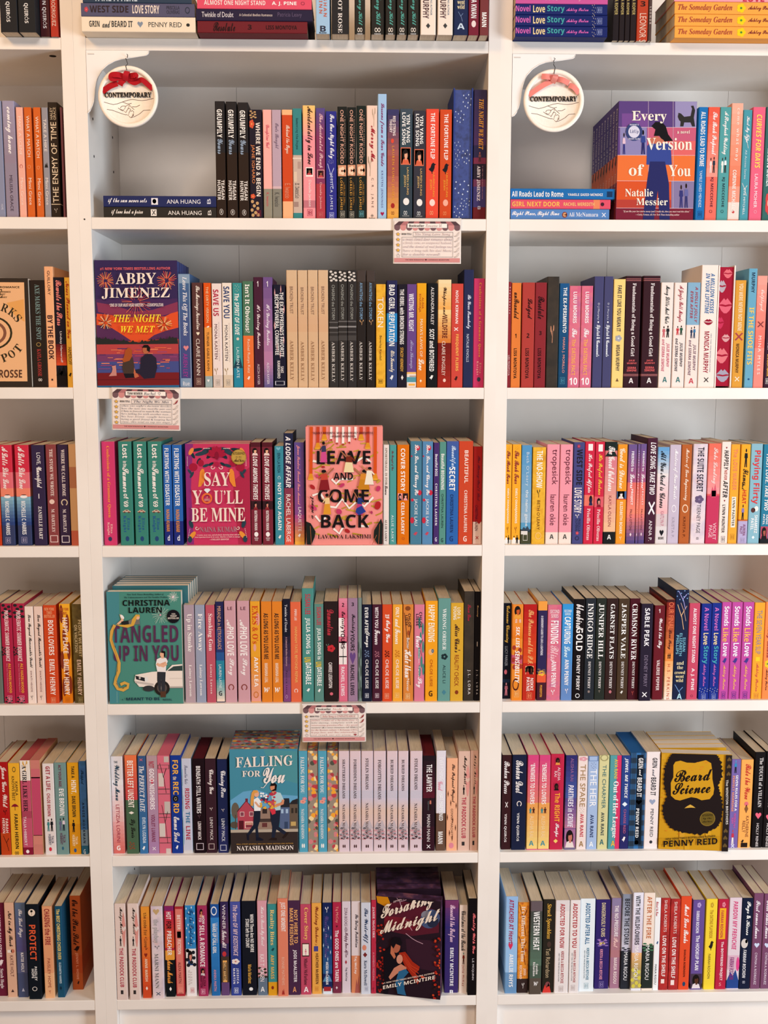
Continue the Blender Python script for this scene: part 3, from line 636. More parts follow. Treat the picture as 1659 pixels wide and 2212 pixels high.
seg('R', 1, 1090, 190, 2.916, 828, .012, '''
1200 1256 120 2274b4|b:ALL_ROADS_LEAD_TO_ROME:f4f0ec:150,495:25,75|n:YAMILE_SAIED_MENDEZ:d8e4f0:520,752:30,60|@:Q:1a4a80:775,815
1259 1331 120 ea7262|S:The_Book_Proposal:fbeeea:150,420:25,78|b:KJ_MICCICHE:6a2a3a:560,752:38,66|@:C:e8d8d0/2a3a4a/333:432,535:18,82|@:G:8a3a3a:768,788:38,64|>:e8604a:f09a8a:120,560
1333 1401 120 58a0a0|S:A_Storybook_Wedding:f6f0ea:150,420:25,78|b:KJ_MICCICHE:2a4048:560,752:38,66|@:C:f0e8e0/e8e8e8/333:432,535:18,82|@:G:2a5050:768,788:38,64
1403 1475 96 ee9a82|b:come_what_may:f4dccb:125,460:40,74|b:CORINNE_MICHAELS:f8ece2:515,780:30,62|>:f2b098:e88060:96,620|=:f0d8cc:720,828|@:O:c84a4a:768,790:36,60
1478 1532 138 4f9aa6|S:Kurt_My_Type:f2ecea:180,345:25,75|n:All_Access_Series:d0e0e4:390,575:34,58|n:EVIE_MITCHELL:eee:632,800:34,58|@:J:f0e0d8:300,380:5,95|@:J:f0e0d8:600,680:5,95
1537 1615 120 e86882|i:CURVES_FOR_DAYS:f8d860:165,505:30,72|n:LAURA_MOHER:fbe8ea:540,755:34,60|@:G:f0a8b8:770,790:38,62
1619 1690 120 3c6a66|!:dark teal paperback cut off by the frame, second shelf, right bookcase|b:MAKING_MOHER:e8f0ea:380,620|@:K:d84a4a/f0c0a0:650,800''')
seg('L', 1, 0, 200, 7.9, 2105, .012, '''
-75 98 140 8f93ac|n:HOME:d8d8e4:1900,2000:60,80
112 316 140 988c9e|S:coming_home:faf4f4:240,1045:22,78|n:MELISSA_GRACE:4a3a4a:1405,2025:38,62|>:a49cb4:9a8a9c:140,1200
340 456 250 f2b4a0|n:MAKE_A_SCENE:fde2d6:400,1070:30,70|n:Mimi_Grace:fde2d6:1450,1925:30,70|@:W:c86a60:1225,1295:28,72
475 598 250 d86a2c|n:WHAT_A_MATCH:fbe6d4:395,1105:30,72|n:Mimi_Grace:fbe6d4:1450,1920:30,72|@:G:f0a070:1235,1300:26,68
630 752 252 d86a2c|n:WHAT_A_MATCH:fbe6d4:410,1120:30,72|n:Mimi_Grace:fbe6d4:1460,1935:30,72|@:G:f0a070:1250,1310:26,68
770 876 255 9a969c|n:TAKE_A_HIKE:f6eae2:450,1010:28,72|n:Mimi_Grace:f6eae2:1450,1920:28,72|@:M:2c2a28:1190,1280:22,78
880 1042 165 332820|nU:THE_ENEMY_OF_TIME:f0d8b8:500,1880:24,84|nU:HALEY/GRACE:d8c0a0:250,470:22,84|#:ENEMY_TIME|=:e0c8a8:1900,1912|@:Y:b0a090:1975,2050:25,75
1085 1119 250 7c4c54''')
seg('C', 2, 375, 565, 4.608, 1262, .01, '''
68 184 122 4c6690|T:Leave_This_Off_The_Books:f4f0f2:155,740:28,74|n:ARIEN_LEY:b03a9a:915,1150:30,66|@:H:e08a90:835,888:34,78|>:4a6a94:4c4a80:122,1262|@:F:8aa0b8:125,1250:1,99|bu:Rue:d8d8e0:1195,1235:20,82
200 306 210 5c3a38|S:The_Marriage_Narrative:f2e4d8:240,680:24,74|n:CLAIRE_KANN:f0e0d4:765,1135:32,66|@:H:f6e8cc:700,735:36,66|@:Q:c0a090:1160,1225:28,70
315 387 212 e05a1c|n:THE_DIRTY_VERSION:f4d8a8:250,610:34,68|n:TURNER_GABLE_KAHN:4a3020:700,1090:34,66|=:e89c4a:655,1140|=:9fb0b0:1140,1262|@:B:f2e8d8:640,660:30,80|@:H:f4f0ec:1172,1200:30,62
395 490 218 efddd6|b:SAVE_US:b82a48:275,545:16,72|n:MONA_KASTEN:6a4048:620,975:24,54|n:INTERNATIONAL_BESTSELLING_AUTHOR:a08880:600,990:66,74|=:dccabf:1130,1262|@:Y:a08458:1060,1125:10,60|@:Q:b0a498:1175,1235:28,72
497 592 212 f0e2d4|b:SAVE_YOU:3a4a78:245,570:16,78|n:MONA_KASTEN:4a4048:630,990:24,54|n:INTERNATIONAL_BESTSELLING_AUTHOR:a08880:610,1000:66,74|=:dcc8b0:1130,1262|@:Y:a08458:1060,1125:10,60|@:Q:b0a498:1175,1235:28,72
600 692 213 3f9494|i:The_SPIRIT_OF_LOVE:f4f2ec:315,730:22,72|n:LAUREN_KATE:d8ecec:850,1160:34,64|@:A:f0e0c0:230,300|@:M:1f4858:950,1060:0,100|=:2a8aa4:1060,1262|@:K:e8d8c8/c87858:755,785:36,66
698 802 195 52785e|b:Isn't_It_Obvious?:fbf4ee:225,710:26,70|n:Rachel_Runya_Katz:f6dcc4:770,1110:34,66|=:e8763c:738,1262|@:B:f4e8e0:1140,1180:34,66
808 896 155 4c2238|S:It's_Darling_Freckles:f0dce0:430,870:24,76|n:ALECSA_KAYSER:e0c8d0:1020,1225:34,60|bu:1:f4ecec:195,250:38,62
900 992 155 78588e|S:It's_Darling_Freckles:f0e4f0:425,835:24,76|n:ALECSA_KAYSER:ece0ec:1005,1220:34,60|>:74568c:b880a4:155,1000|>:b880a4:6a6090:1000,1262|bu:1:f4ecec:195,250:38,62
1000 1119 230 1d1d30|b:THE_EX-BOYFRIEND'S_FAVORITE/RECIPE_FUNERAL_COMMITTEE:f0ece8:305,950:14,86|b:SAKI/KAWASHIRO:e8e0dc:985,1165:30,82|@:F:c8c8d0:1190,1230:10,90|@:A:d8a0a0:240,960:0,100
1132 1237 85 d9b48e|n:BROKEN_TRUST:8a6a58:245,520:32,62|t:AMBER_KELLY:a07858:785,1180:30,62|>:d9b894:d8ae88:85,700
1243 1337 86 d9b48e|n:BROKEN_TRUST:8a6a58:255,530:32,62|t:AMBER_KELLY:a07858:795,1190:30,62|>:d9b894:d8ae88:85,700
1342 1440 85 d9b48e|n:BROKEN_TRUST:8a6a58:250,530:32,62|t:AMBER_KELLY:a07858:790,1190:30,62|>:d9b894:d8ae88:85,700
1445 1543 85 d9b48e|n:BROKEN_TRUST:8a6a58:245,525:32,62|t:AMBER_KELLY:a07858:785,1180:30,62|>:d9b894:d8ae88:85,700
1551 1640 82 383432|n:CHASING_the_STORM:a8a8a0:230,580:32,64|t:AMBER_KELLY:d0c8c0:800,1200:30,62|@:Z:d8d0c8:90,200:5,95|=:6a6664:600,610|=:8a8684:650,665|=:5a5654:700,712|=:4a4644:740,790''')
STORM = '|n:CHASING_the_STORM:a8a8a0:225,575:32,64|t:AMBER_KELLY:d0c8c0:795,1190:30,62|@:Z:d8d0c8:95,200:5,95|=:6a6664:590,602|=:8a8684:640,656|=:5a5654:695,707|=:4a4644:735,785'
AWAIT = '|n:AWAITING_the_STORM:8ab0d0:210,575:32,66|t:AMBER_KELLY:d0c8c0:795,1180:30,62|=:4a403c:88,200|=:3a322e:200,400|@:Y:b89068:580,630:20,90'
seg('C', 2, 720, 565, 4.608, 1255, .01, '''
52 140 86 363230%s
144 230 86 343030%s
236 323 88 2a2422%s
330 414 88 2a2422%s
425 519 225 d29e1e|n:TOKEN:fbf0dc:355,660:16,78|n:Beverley_Kendall:4a3010:735,985:32,60|~:gold|@:Q:7a5a1c:1170,1215:26,70
530 634 188 2b2c54|b:BAD_GIRL_REPUTATION:f6f4f0:225,845:22,76|S:Elle_Kennedy:f0e4d0:885,1100:24,76|=:2f88c4:515,800|=:3c4c7c:800,1255|@:B:e8e8e8:1130,1180:30,68
640 727 225 211c2a|b:THE_REBEL_with_BROKEN_STRINGS:f4f0ec:275,825:24,72|b:STACEY_KENNEDY:e0a848:855,1095:30,64|@:D:e8e0d8:1130,1180:38,66
730 823 225 6c4a88|b:WRITING_MR._RIGHT:f4eef4:320,695:20,72|S:Alina_Khawaja:a8a0c8:785,1065:24,74|=:f0c070:1100,1120|=:ece0d8:1120,1255|@:R:5a9aa8:1150,1200:0,100|@:R:f0b050:1215,1235:20,90|@:R:b8a090:1135,1148:30,100
828 921 215 e9a422|n:MAYA'S_LAWS_OF:fbe8cc:570,950:34,64|S:Love:fbf0dc:965,1085:22,78|n:ALINA/KHAWAJA:b04a1c:320,505:18,76|>:eaa820:e07c24:215,1000|=:e07c24:1000,1255|bu:✦:fbe8cc:1170,1205:30,60
930 1031 215 17191d|b:SCOT_and_BOTHERED:f6f2ee:670,1095:24,72|n:ALEXANDRA_KILEY:eee8e4:255,630:36,66|@:B:f0ece8:1130,1175:24,66
1036 1166 180 f0d098|S:Whispers_and:4a2a20:250,535:30,66|b:WILDFIRE:6a241c:535,765:34,72|n:CLAIRE_KINGSLEY:f0d8c8:790,1135:32,58|>:efd8a8:f0b060:180,480|>:f4d090:d88038:480,810|>:7a1e18:a82c20:810,1255|@:O:f0c8b8:1165,1200:42,64
1170 1285 220 d04c40|b:FREQUENT_FLIERS:fac060:720,1090:34,62|b:NOUÉ_KIRWAN:fbece6:285,620:34,62|@:X:fbf0ec:655,690:22,60|@:B:3a1c1c:1140,1190:28,60
1289 1387 80 2b3054|S:Be_Your_Somebody:d8dcec:330,670:28,74|n:NATALIE_KNOLLS:d0d4e4:720,1000:32,58
1387 1497 168 ca3c6a|t:Confessions_of_a_Grammar_Queen:f6b048:210,950:46,72|t:Eliza/Knight:f2b0a0:990,1130:30,80|@:O:3a3a4a:1150,1195:38,72''' % (STORM, STORM, AWAIT, AWAIT))
seg('R', 2, 1080, 560, 5.53, 1530, .01, '''
82 120 270 8e2c34|b:Reprobates:e8c8c0:330,650|n:LISS_MONTOYA:e8c8c0:1145,1390
125 236 282 e1803c|S:unBranded:2a1812:395,710:26,78|b:LISS_MONTOYA:2a1812:1060,1425:30,62|bu:1:2a1812:890,940:38,62
250 397 278 b3433c|S:Lodged:2a1214:465,710:30,80|b:LISS_MONTOYA:2a1214:1060,1425:32,60|bu:2:2a1214:885,938:38,62
403 537 278 8f2d34|S:Resolute:2a1014:440,715:26,80|b:LISS_MONTOYA:2a1014:1060,1425:30,60|bu:3:2a1014:858,905:38,62
545 684 207 2d211a|~:blackwood|@:Y:d89878:790,1000:25,70|#:WHEAT|!:black paperback without lettering, thin wheat stalk printed on its spine, third shelf, right bookcase
690 804 288 1f5c8a|b:THE_EX-PERIMENTO:f6f4f0:335,880:38,76|n:MARIA_J._MORILLO:f0a090:930,1360:34,66|>:205a8c:1c4a6c:288,1530|@:Q:4a8aa4:1410,1490:22,72
806 942 318 b23c62|b:The_DATING_PACT:f6b060:955,1385:28,64|b:LULU_MORRIS:fbf2f2:385,765:34,66|S:The:fbf2f2:825,935:30,72|~:blossom|bu:10:fbf2f2:1415,1500:10,86
948 1084 318 b23c62|b:The_DATING_PACT:f6b060:955,1385:28,64|b:LULU_MORRIS:fbf2f2:385,765:34,66|S:The:fbf2f2:825,935:30,72|~:blossom|bu:10:fbf2f2:1415,1500:10,86
1097 1210 205 4b4a72|S:Lipstick_&_Cosmonauts:eef0f4:780,1165:22,74|n:D_J_Murphy:d8d8e4:520,725:36,60|@:O:eee:740,762:42,58
1215 1320 205 4b4a70|S:Lipstick_&_Cosmonauts:eef0f4:780,1165:22,74|n:D_J_Murphy:d8d8e4:520,725:36,60|@:O:eee:740,762:42,58
1328 1466 238 f4d282|b:FAKE_IT_LIKE_YOU_MEAN_IT:3a3240:310,865:34,68|b:MEGAN_MURPHY:3a3240:1020,1335:34,66|@:K:a8a8b0/e0e0e0:905,985:22,80|bu:▲:7a5a3a:1420,1460:36,64
1470 1650 200 3b1e26|t:Fundamentals_of_Being_a_Good_Girl:f6eae6:285,1160:38,68|bu:JULIE/MURPHY:e86a6a:1200,1255:20,86|bu:SIERRA/SIMONE:e86a6a:1285,1340:20,86|=:c87a78:232,238|=:c87a78:252,258|=:c87a78:1372,1378|=:c87a78:1388,1394|bu:A:f0e8e4:1420,1480:36,66''')
seg('R', 2, 1370, 560, 5.74, 1580, .01, '''
76 284 205 3b1e26|t:Fundamentals_of_Being_a_Good_Girl:f6eae6:295,1205:38,66|bu:JULIE/MURPHY:e86a6a:1245,1300:20,82|bu:SIERRA/SIMONE:e86a6a:1330,1390:20,82|=:c87a78:240,246|=:c87a78:260,266|=:c87a78:1425,1431|=:c87a78:1440,1446|bu:A:f0e8e4:1470,1535:36,64
295 448 288 f1e0d6|S:Merry_Little_Meet_Cute:2a3434:330,800:24,72|S:JULIE_MURPHY/and_SIERRA_SIMONE:c85a70:990,1390:18,82|@:C:c86a70/2a2a2e/333:820,970:10,86|bu:A:3a7a7a:1460,1525:34,70
460 611 290 f3e0d6|S:A_Jingle_Bell_Mingle:a83a4a:330,780:28,74|S:JULIE_MURPHY/and_SIERRA_SIMONE:2a2a38:980,1390:18,82|@:C:c83a44/2a5a44/2a4a3a:820,940:15,85|bu:A:3a7a7a:1460,1525:34,70
620 776 288 f2ddd2|S:A_HOLLY_JOLLY/EVER_AFTER:a84a58:345,780:22,82|S:JULIE_MURPHY/and_SIERRA_SIMONE:7a5a6a:1000,1440:22,82|=:88aec6:288,815|@:C:2a3a5a/3a78a4/2a4a6a:830,980:25,80|bu:A:c84a58:1475,1540:34,72
785 987 72 f5e2d6|i:A_MILLION_KISSES/IN_YOUR_LIFETIME:2f6ca0:175,675:26,80|b:MONICA_MURPHY:a0263c:890,1410:30,60|n:NEW_YORK_TIMES_BESTSELLING_AUTHOR:4a6a8a:920,1400:68,74|@:L:9a1c38:735,820:22,80|@:X:333:1465,1525:36,66
992 1200 76 f4e6dc|F:a61f38:f4e6dc|#:LIPS|@:L:e07078:110,240:30,84|@:L:b8aab0:245,420:2,50|@:L:e0687a:465,680:10,90|@:L:c83458:700,870:2,45|@:L:d8a0a0:920,1030:35,85|@:L:e0787e:1085,1300:2,78|@:L:a8a0b0:1350,1530:10,90|!:white hardback shelved page edges outward, red edges printed with kisses, third shelf, right bookcase
1205 1337 260 dc9c3c|b:YOU_WERE_NEVER_NOT_MINE:f6dcb8:300,890:34,72|b:MONICA_MURPHY:4a2418:1045,1410:28,58|@:X:a8444c:910,1010:12,88|@:X:f4dcc0:1455,1515:26,72
1360 1467 115 6ca6be|b:IF_THE_SHOE_FITS:f8c860:595,1310:22,78|b:MURPHY:22344e:160,415:36,74|@:O:2a5a8a:1475,1500:38,62
1470 1594 205 f08c7e|S:Outplayed:fcd8cc:375,640:26,74|n:MINA_MYLES:fce4da:945,1430:34,64|@:X:8a4040:770,845:18,82|>:f4a090:e87668:205,1100
1600 1720 288 3a1c2e|b:THE_TRUTH_ACCORDING_TO_EMBER:f4f0ee:325,1120:26,62|b:DANICA_NAVA:f0b050:1175,1450:26,62|@:Q:d0c8c0:1475,1545:20,60''')
seg('L', 2, 0, 560, 7.63, 2085, .012, '''
541 791 345 2e241e|t:AXE_MARKS_THE_SPOT:7c9490:415,1330:36,68|t:KAYLA_GROSSE:b8403c:1480,1930:36,62|@:G:a88a50:1370,1440:32,64|bu:∞:e8dcd0:1965,2010:36,64
796 938 120 f1b283|b:BY_THE_BOOK:3a1c24:915,1650:20,80|n:GUILLORY:3a1c24:185,590:36,66|bu:■:3a2420:1970,2000:38,62
941 1111 298 221d26|S:Rewrite_the_Stars:f08a80:340,1095:24,76|n:Lindsay_Hameroff:f2e6e2:1185,1700:40,66|>:6a1e20:d8502a:1400,1750|@:M:120e0e:1750,1920:0,100|=:1c1412:1890,2085|@:B:f4ece8:1840,1920:26,70
1117 1225 300 ecb444|S:Never_Planned_on_You:b0341c:370,1310:24,76|n:HAMEROFF:5a3c20:1445,1740|@:B:3a2818:1870,1940:20,70''')
seg('C', 3, 200, 900, 4.608, 1283, .012, '''
118 245 248 d0406f|t:Confessions_of_a_Grammar_Queen:f4a040:290,1005:34,62|t:Eliza/Knight:f6c0b8:1050,1180:26,72|@:O:3a3a58:1195,1240:32,62
282 412 247 3f8678|b:Lost:fbf0ea:270,415:32,72|b:in_the:fbf0ea:440,505:34,64|S:Summer:fbf2ec:505,755:30,76|b:of_'69:fbf0ea:765,900:32,68|t:Eliza/Knight:2c5a9a:985,1150:22,78|@:E:d8b8a0/6a4a40:920,965:22,82|@:O:2a4a78:1190,1240:38,66
430 558 247 3f8678|b:Lost:fbf0ea:270,415:32,72|b:in_the:fbf0ea:440,505:34,64|S:Summer:fbf2ec:505,755:30,76|b:of_'69:fbf0ea:765,900:32,68|t:Eliza/Knight:2c5a9a:985,1150:22,78|@:E:d8b8a0/6a4a40:920,965:22,82|@:O:2a4a78:1190,1240:38,66
572 708 247 3f8678|b:Lost:fbf0ea:270,415:32,72|b:in_the:fbf0ea:440,505:34,64|S:Summer:fbf2ec:505,755:30,76|b:of_'69:fbf0ea:765,900:32,68|t:Eliza/Knight:2c5a9a:985,1150:22,78|@:E:d8b8a0/6a4a40:920,965:22,82|@:O:2a4a78:1190,1240:38,66
718 802 281 3068b2|b:FLIRTING_WITH_DISASTER:f4f2f0:310,885:24,72|b:NAINA_KUMAR:e8963a:920,1145:28,66|=:24307c:1040,1283|bu:d:e8e8f0:1180,1235:36,68
810 905 281 3068b2|b:FLIRTING_WITH_DISASTER:f4f2f0:312,890:24,72|b:NAINA_KUMAR:e8963a:922,1150:28,66|=:24307c:1040,1283|bu:d:e8e8f0:1180,1235:36,68''')
LAT = '|i:LOVE_AMONG_THIEVES:fbf4f0:445,930:26,70|b:KATRINA_KWAN:f2e4e0:1050,1275:34,62|=:561c28:290,340|=:3a1c24:945,1040|@:P:7a2a38/e8b090/e8d0c8:345,435:12,84|@:P:3a1c24/d88a78/8a2a30:945,1040:22,72|@:O:f4ece8:1290,1345:30,70|bu:RANDOM/HOUSE:e0c8c8:1352,1390:30,70|#:THIEVES'
seg('C', 3, 530, 900, 5.184, 1440, .012, '''
68 182 288 7c2a3a%s
197 312 288 7c2a3a%s
336 436 330 3f8c9c|b:NOT_YOU_AGAIN:f4f4f0:735,1275:34,72|n:ERIN_LA_ROSA:14384c:405,630:34,66|@:W:c8d8d8:665,705:36,66|@:H:7ab4c4:340,380:20,70|@:B:f0ece6:1325,1370:34,70
440 541 185 2a2a4a|S:A_LODGE_AFFAIR:f8f0ee:225,795:22,76|n:RACHEL_LABERGE:fbece6:865,1405:22,70|>:262a46:4a3050:185,760|>:8a3a50:e05a44:800,1440|#:LODGE_AFFAIR
553 664 288 6a4e94|S:Janae_Sanders'_Second_Time_Around:f09a9a:325,985:26,64|n:LAQUETTE:f4e6e4:1010,1285:34,70|#:SECOND_TIME|>:64508e:8a4f8c:288,1100|>:b0508a:f0b048:1100,1440|@:B:f8f0ec:1310,1350:32,66''' % (LAT, LAT))
CHER = '|S:Love,_Lies,_and_Cherry_Pie:fbf4f2:165,775:26,72|n:JACKIE_LAU:f4f0ee:820,1140:30,64|@:O:c83048:175,240:38,84|@:O:b83048:295,318:4,18|@:O:c83048:710,775:66,100|@:O:c83048:812,848:6,32|@:O:c83048:1035,1110:0,36|@:B:c8485a:1210,1255:26,70'
seg('C', 3, 800, 930, 5.53, 1355, .012, '''
156 222 170 e9dad1|t:SPORTSBALL_IS_FOR:7a6a58:205,650:30,68|S:Lovers:2a2020:655,770:28,76|t:ALLIE_LASKY:6a5e54:1065,1325:28,66
229 308 172 529c98|S:The_Thought_of_You:7a2a3a:240,480:20,60|n:ALLIE_LASKY:eef4f2:1010,1330:28,62
318 460 170 dc740f|b:COVER_STORY:fbf2ea:210,725:30,66|b:CELIA_LASKEY:fbf2ea:855,1240:34,62|@:P:f0a0a0/e8a8a0/3a2a2a:750,835:6,44|@:P:3a2228/f0a890/f0a0a0:750,835:48,92|@:G:b8542c:1275,1305:42,64
474 609 127 4c8098%s
615 740 130 5c8cb4%s
750 816 145 4c326e|b:Beautiful_BOSS:f0eaf0:280,545:26,72|b:CHRISTINA_LAUREN:f0ecf0:630,1135:30,68|#:BOSS|bu:G:e8e0f0:1275,1325:30,70
818 896 135 5c9488|b:Beautiful_BEGINNING:f6f4ee:275,710:26,76|n:CHRISTINA_LAUREN:223a3a:755,1165:34,66|#:BEGINNING|bu:G:2a4a48:1285,1335:30,70
901 1046 128 3268ae|S:Beautiful:d0e0f4:180,445:28,76|b:SECRET:fbf8f4:435,720:24,72|b:CHRISTINA_LAUREN:20386a:760,1220:34,60|#:SECRET|bu:G:22407a:1260,1325:28,64|>:4a60a0:3068ae:128,420
1046 1216 127 cc4a2c|b:BEAUTIFUL:f8e0d4:230,630:40,66|b:CHRISTINA_LAUREN:f4d8cc:710,1215:40,62|bu:G:f6dcd0:1260,1325:34,64
1222 1329 190 a9201f|S:The_Honey-Don't_List:6a1c30:300,840:38,78|n:CHRISTINA_LAUREN:5a1830:890,1200:24,56|=:e8c8b8:1090,1355|#:HONEY|@:D:a9201f:1040,1120:40,100|@:X:b02028:1260,1300:32,68''' % (CHER, CHER))
BT = '|S:The_Book_Tour:8a1c38:240,640:28,76|b:EMILY_OHANJANIANS:fbf0dc:690,1110:32,64|@:A:8a4a1c:190,230|@:C:f4f0ec/1c1c22/1c1c22:1250,1350:8,92|@:Y:8a3020:1150,1225:34,66|=:f2e4d4:1305,1355'
TROP = '|n:tropesick:6a2438:225,645:30,90|n:lauren_okie:6a2438:760,1135:34,78|=:f2ddd0:1215,1355|bu:A:4a4a4a:1240,1295:34,66'
FRL = '|b:FRIENDS_to:f6f0f2:245,490:36,66|S:Lovers:fbf0f0:515,690:30,78|b:PROJECT:fbf0ee:695,890:36,66|n:PAULA_OTTONI:5a2030:940,1195:36,62|#:FRIENDS_PROJECT|>:70588e:a85a80:165,620|>:e07068:f08a72:620,1000|>:e88078:5a4a80:1000,1355|@:D:f4d8d8:1220,1265:40,62'
seg('R', 3, 1080, 930, 5.53, 1355, .012, '''
48 126 165 f1aa2e%s
133 236 165 f1aa2e%s
242 362 175 5f9ec2|n:the_name_game:f2f4f4:710,1145:36,74|n:Beth_O'Leary:d0e0ea:255,660:38,76|#:name_game|>:5a98c4:98b4c8:175,1100|@:M:3a4a5a:1140,1200:5,95|=:2e3a3e:1180,1215|=:4a4a34:1215,1355|@:R:e0d8d0:1195,1240:5,70|@:F:d8d0c4:1240,1315:26,70
373 529 200 ea9a26|b:THE_NO-SHOW:fbf2e6:240,685:30,76|n:BETH_O'LEARY:6a3414:830,1185:40,62|@:Y:3a2414:705,800:32,66|~:gold|@:G:f4c070:1215,1300:28,76
540 690 165 ef9ca8%s
698 847 165 ef9ca8%s
856 986 140 4b4c80|b:WEST_SIDE:241c24:225,655:30,82|b:LOVE_STORY:f4e6de:680,985:12,84|n:PRISCILLA/OLIVERAS:2a2c44:1050,1205:30,76|@:K:a83a58/e88:165,210:30,60|@:Y:f0e0d8:1000,1045:20,70|@:K:c84a58/e88:1205,1245:34,62|@:G:2a2a44:1262,1312:30,66
991 1106 130 cf2c48|S:Her_Perfect_Affair:fbeae6:280,745:22,76|t:Priscilla_Oliveras:f8dcd8:930,1310:34,68|@:R:fbe8e4:160,240:32,78|=:ea7a68:770,900|@:P:ea7a68/2a2a50/2a2a50:770,895:45,95
1112 1223 135 cf2c48|S:His_Perfect_Partner:f8c848:285,770:24,78|t:Priscilla_Oliveras:f8dcd8:940,1320:34,68|@:R:fbe8e4:165,250:32,78|=:e0606a:790,915|@:P:e0606a/d89080/8a1c30:800,915:20,80
1228 1372 135 d27a78|S:The_Great_Outdoors:fbf0ea:185,725:30,80|n:KAYLA_OLSON:a04a48:775,1150:38,62|=:1f2a28:135,240|@:M:1f2a28:230,310:0,100|>:d8808a:eebc94:320,1210|=:1c1e20:1210,1355|bu:A:f0ece8:1245,1300:34,66
1378 1492 165 ea982c|S:Good_is_Divine:fbe8cc:205,695:22,76|b:ELIZABETH_BOARK:fbecd8:850,1235:36,66|=:c83a2c:815,825|@:R:4a6a9a:725,815:0,100|@:P:3a5a8a/f0e0d8/e8d8c8:725,815:10,80|@:Y:fbecd8:1265,1310:36,66
1502 1605 165 6f588c%s
1612 1662 162 6f588c%s''' % (BT, BT, TROP, TROP, FRL, FRL))
seg('R', 3, 1360, 930, 5.548, 1360, .012, '''
78 170 160 6f588c%s
178 301 90 4b2236|S:LOVE_SONG,_TAKE_TWO:f6ecec:140,770:24,82|n:ANNA_P.:f0e4e4:1075,1325:36,68|@:X:f4ecec:850,1010:25,90
302 441 198 d8c4c4|S:All_You_Need_is_Gloves:1c1c22:250,930:28,76|n:KAITLYN_P.:c87a8a:965,1150:40,70|>:6aa0cc:e8dcd8:198,560|>:e8d4d4:eeb8b8:560,1000|=:e0d4d2:1150,1360|@:H:1c1c22:1190,1265:36,72|bu:BOOKS:333:1275,1305:26,74
446 579 170 c9bac9|S:Masters_of_Fine_Hearts:fbf4f4:230,825:32,74|n:KRISTA_P.:b0a4b4:1035,1290:38,62|@:G:f0e8ec:890,980:30,72
586 709 168 b8622f|S:Masters_of_Love_Engineering:f8dcc4:220,840:30,74|n:KRISTA_P.:6a2c10:1030,1285:36,60|@:G:f4d0b0:885,985:22,80
722 894 160 dacdd2|b:THE_SUITE_SECRET:3c3644:200,735:32,76|n:TIERNEY_PAGE:5a545c:885,1230:40,66|~:marble|@:K:6a5878/8a7898:775,875:22,84|bu:∞:8a8088:1275,1310:42,60
905 1054 155 e2605e|S:Subs_Landing:f8d4cc:205,640:28,74|n:VIOLET/PAGE:f8d0d4:1105,1310:24,82|#:Landing|>:e8705c:f09898:155,760|=:c83a5e:780,1360|@:M:d85a70:640,790:24,80|@:R:d85a70:720,800:36,70
1060 1168 135 f4dfd3|S:HAPPILY:1c1c20:235,465:30,78|b:NEVER:b84a40:470,595:38,68|S:AFTER:1c1c20:605,805:30,80|b:LYNN_PAINTER:2a2420:885,1225:32,64|@:H:8a2030:195,220:44,60|@:H:8a2030:830,855:44,60|@:Q:8a8080:1265,1340:30,74
1172 1278 165 eda836|b:The_LOVE_WAGER:ee8a62:220,715:30,76|b:LYNN_PAINTER:4a2c14:805,1145:38,66|@:R:f6ead8:795,1160:28,76|@:Q:c88a28:1240,1310:28,74
1290 1402 165 f1aa2c|S:Flames:2a2018:455,660:30,84|S:and:2a2018:620,710:24,50|b:HEAT:c83a28:710,880:32,72|b:AURORA/PALIT:8a4a70:1125,1260:22,80|=:b9aacb:1085,1360|=:c86a30:1065,1085|@:V:1c1c1c/1c1c1c/241c1c:215,440:22,86|@:V:3a2420/8a7ab0/1c1c22:885,1070:18,72|@:Q:a89ab8:1285,1340:30,74
1408 1546 158 8cb6c2|b:Playing_Flirty:d83a3c:230,880:18,86|b:SHAMEEZ/PATEL:fbf4f0:1010,1230:22,80|@:O:5a3430:925,985:20,58|@:O:f0e8e0:905,970:48,84|@:D:e8f0f0:1260,1300:36,62
1555 1680 165 2b7c98|S:FIRST_LOVE,_TAKE_TWO:f4e8e0:280,960:24,66|b:SAJNI/PATEL:f2ecea:1000,1130:20,70|@:P:b84a60/a85a48/1c1418:1150,1300:6,75|=:1c1c22:1290,1360''' % FRL.replace('165,620', '160,620'))
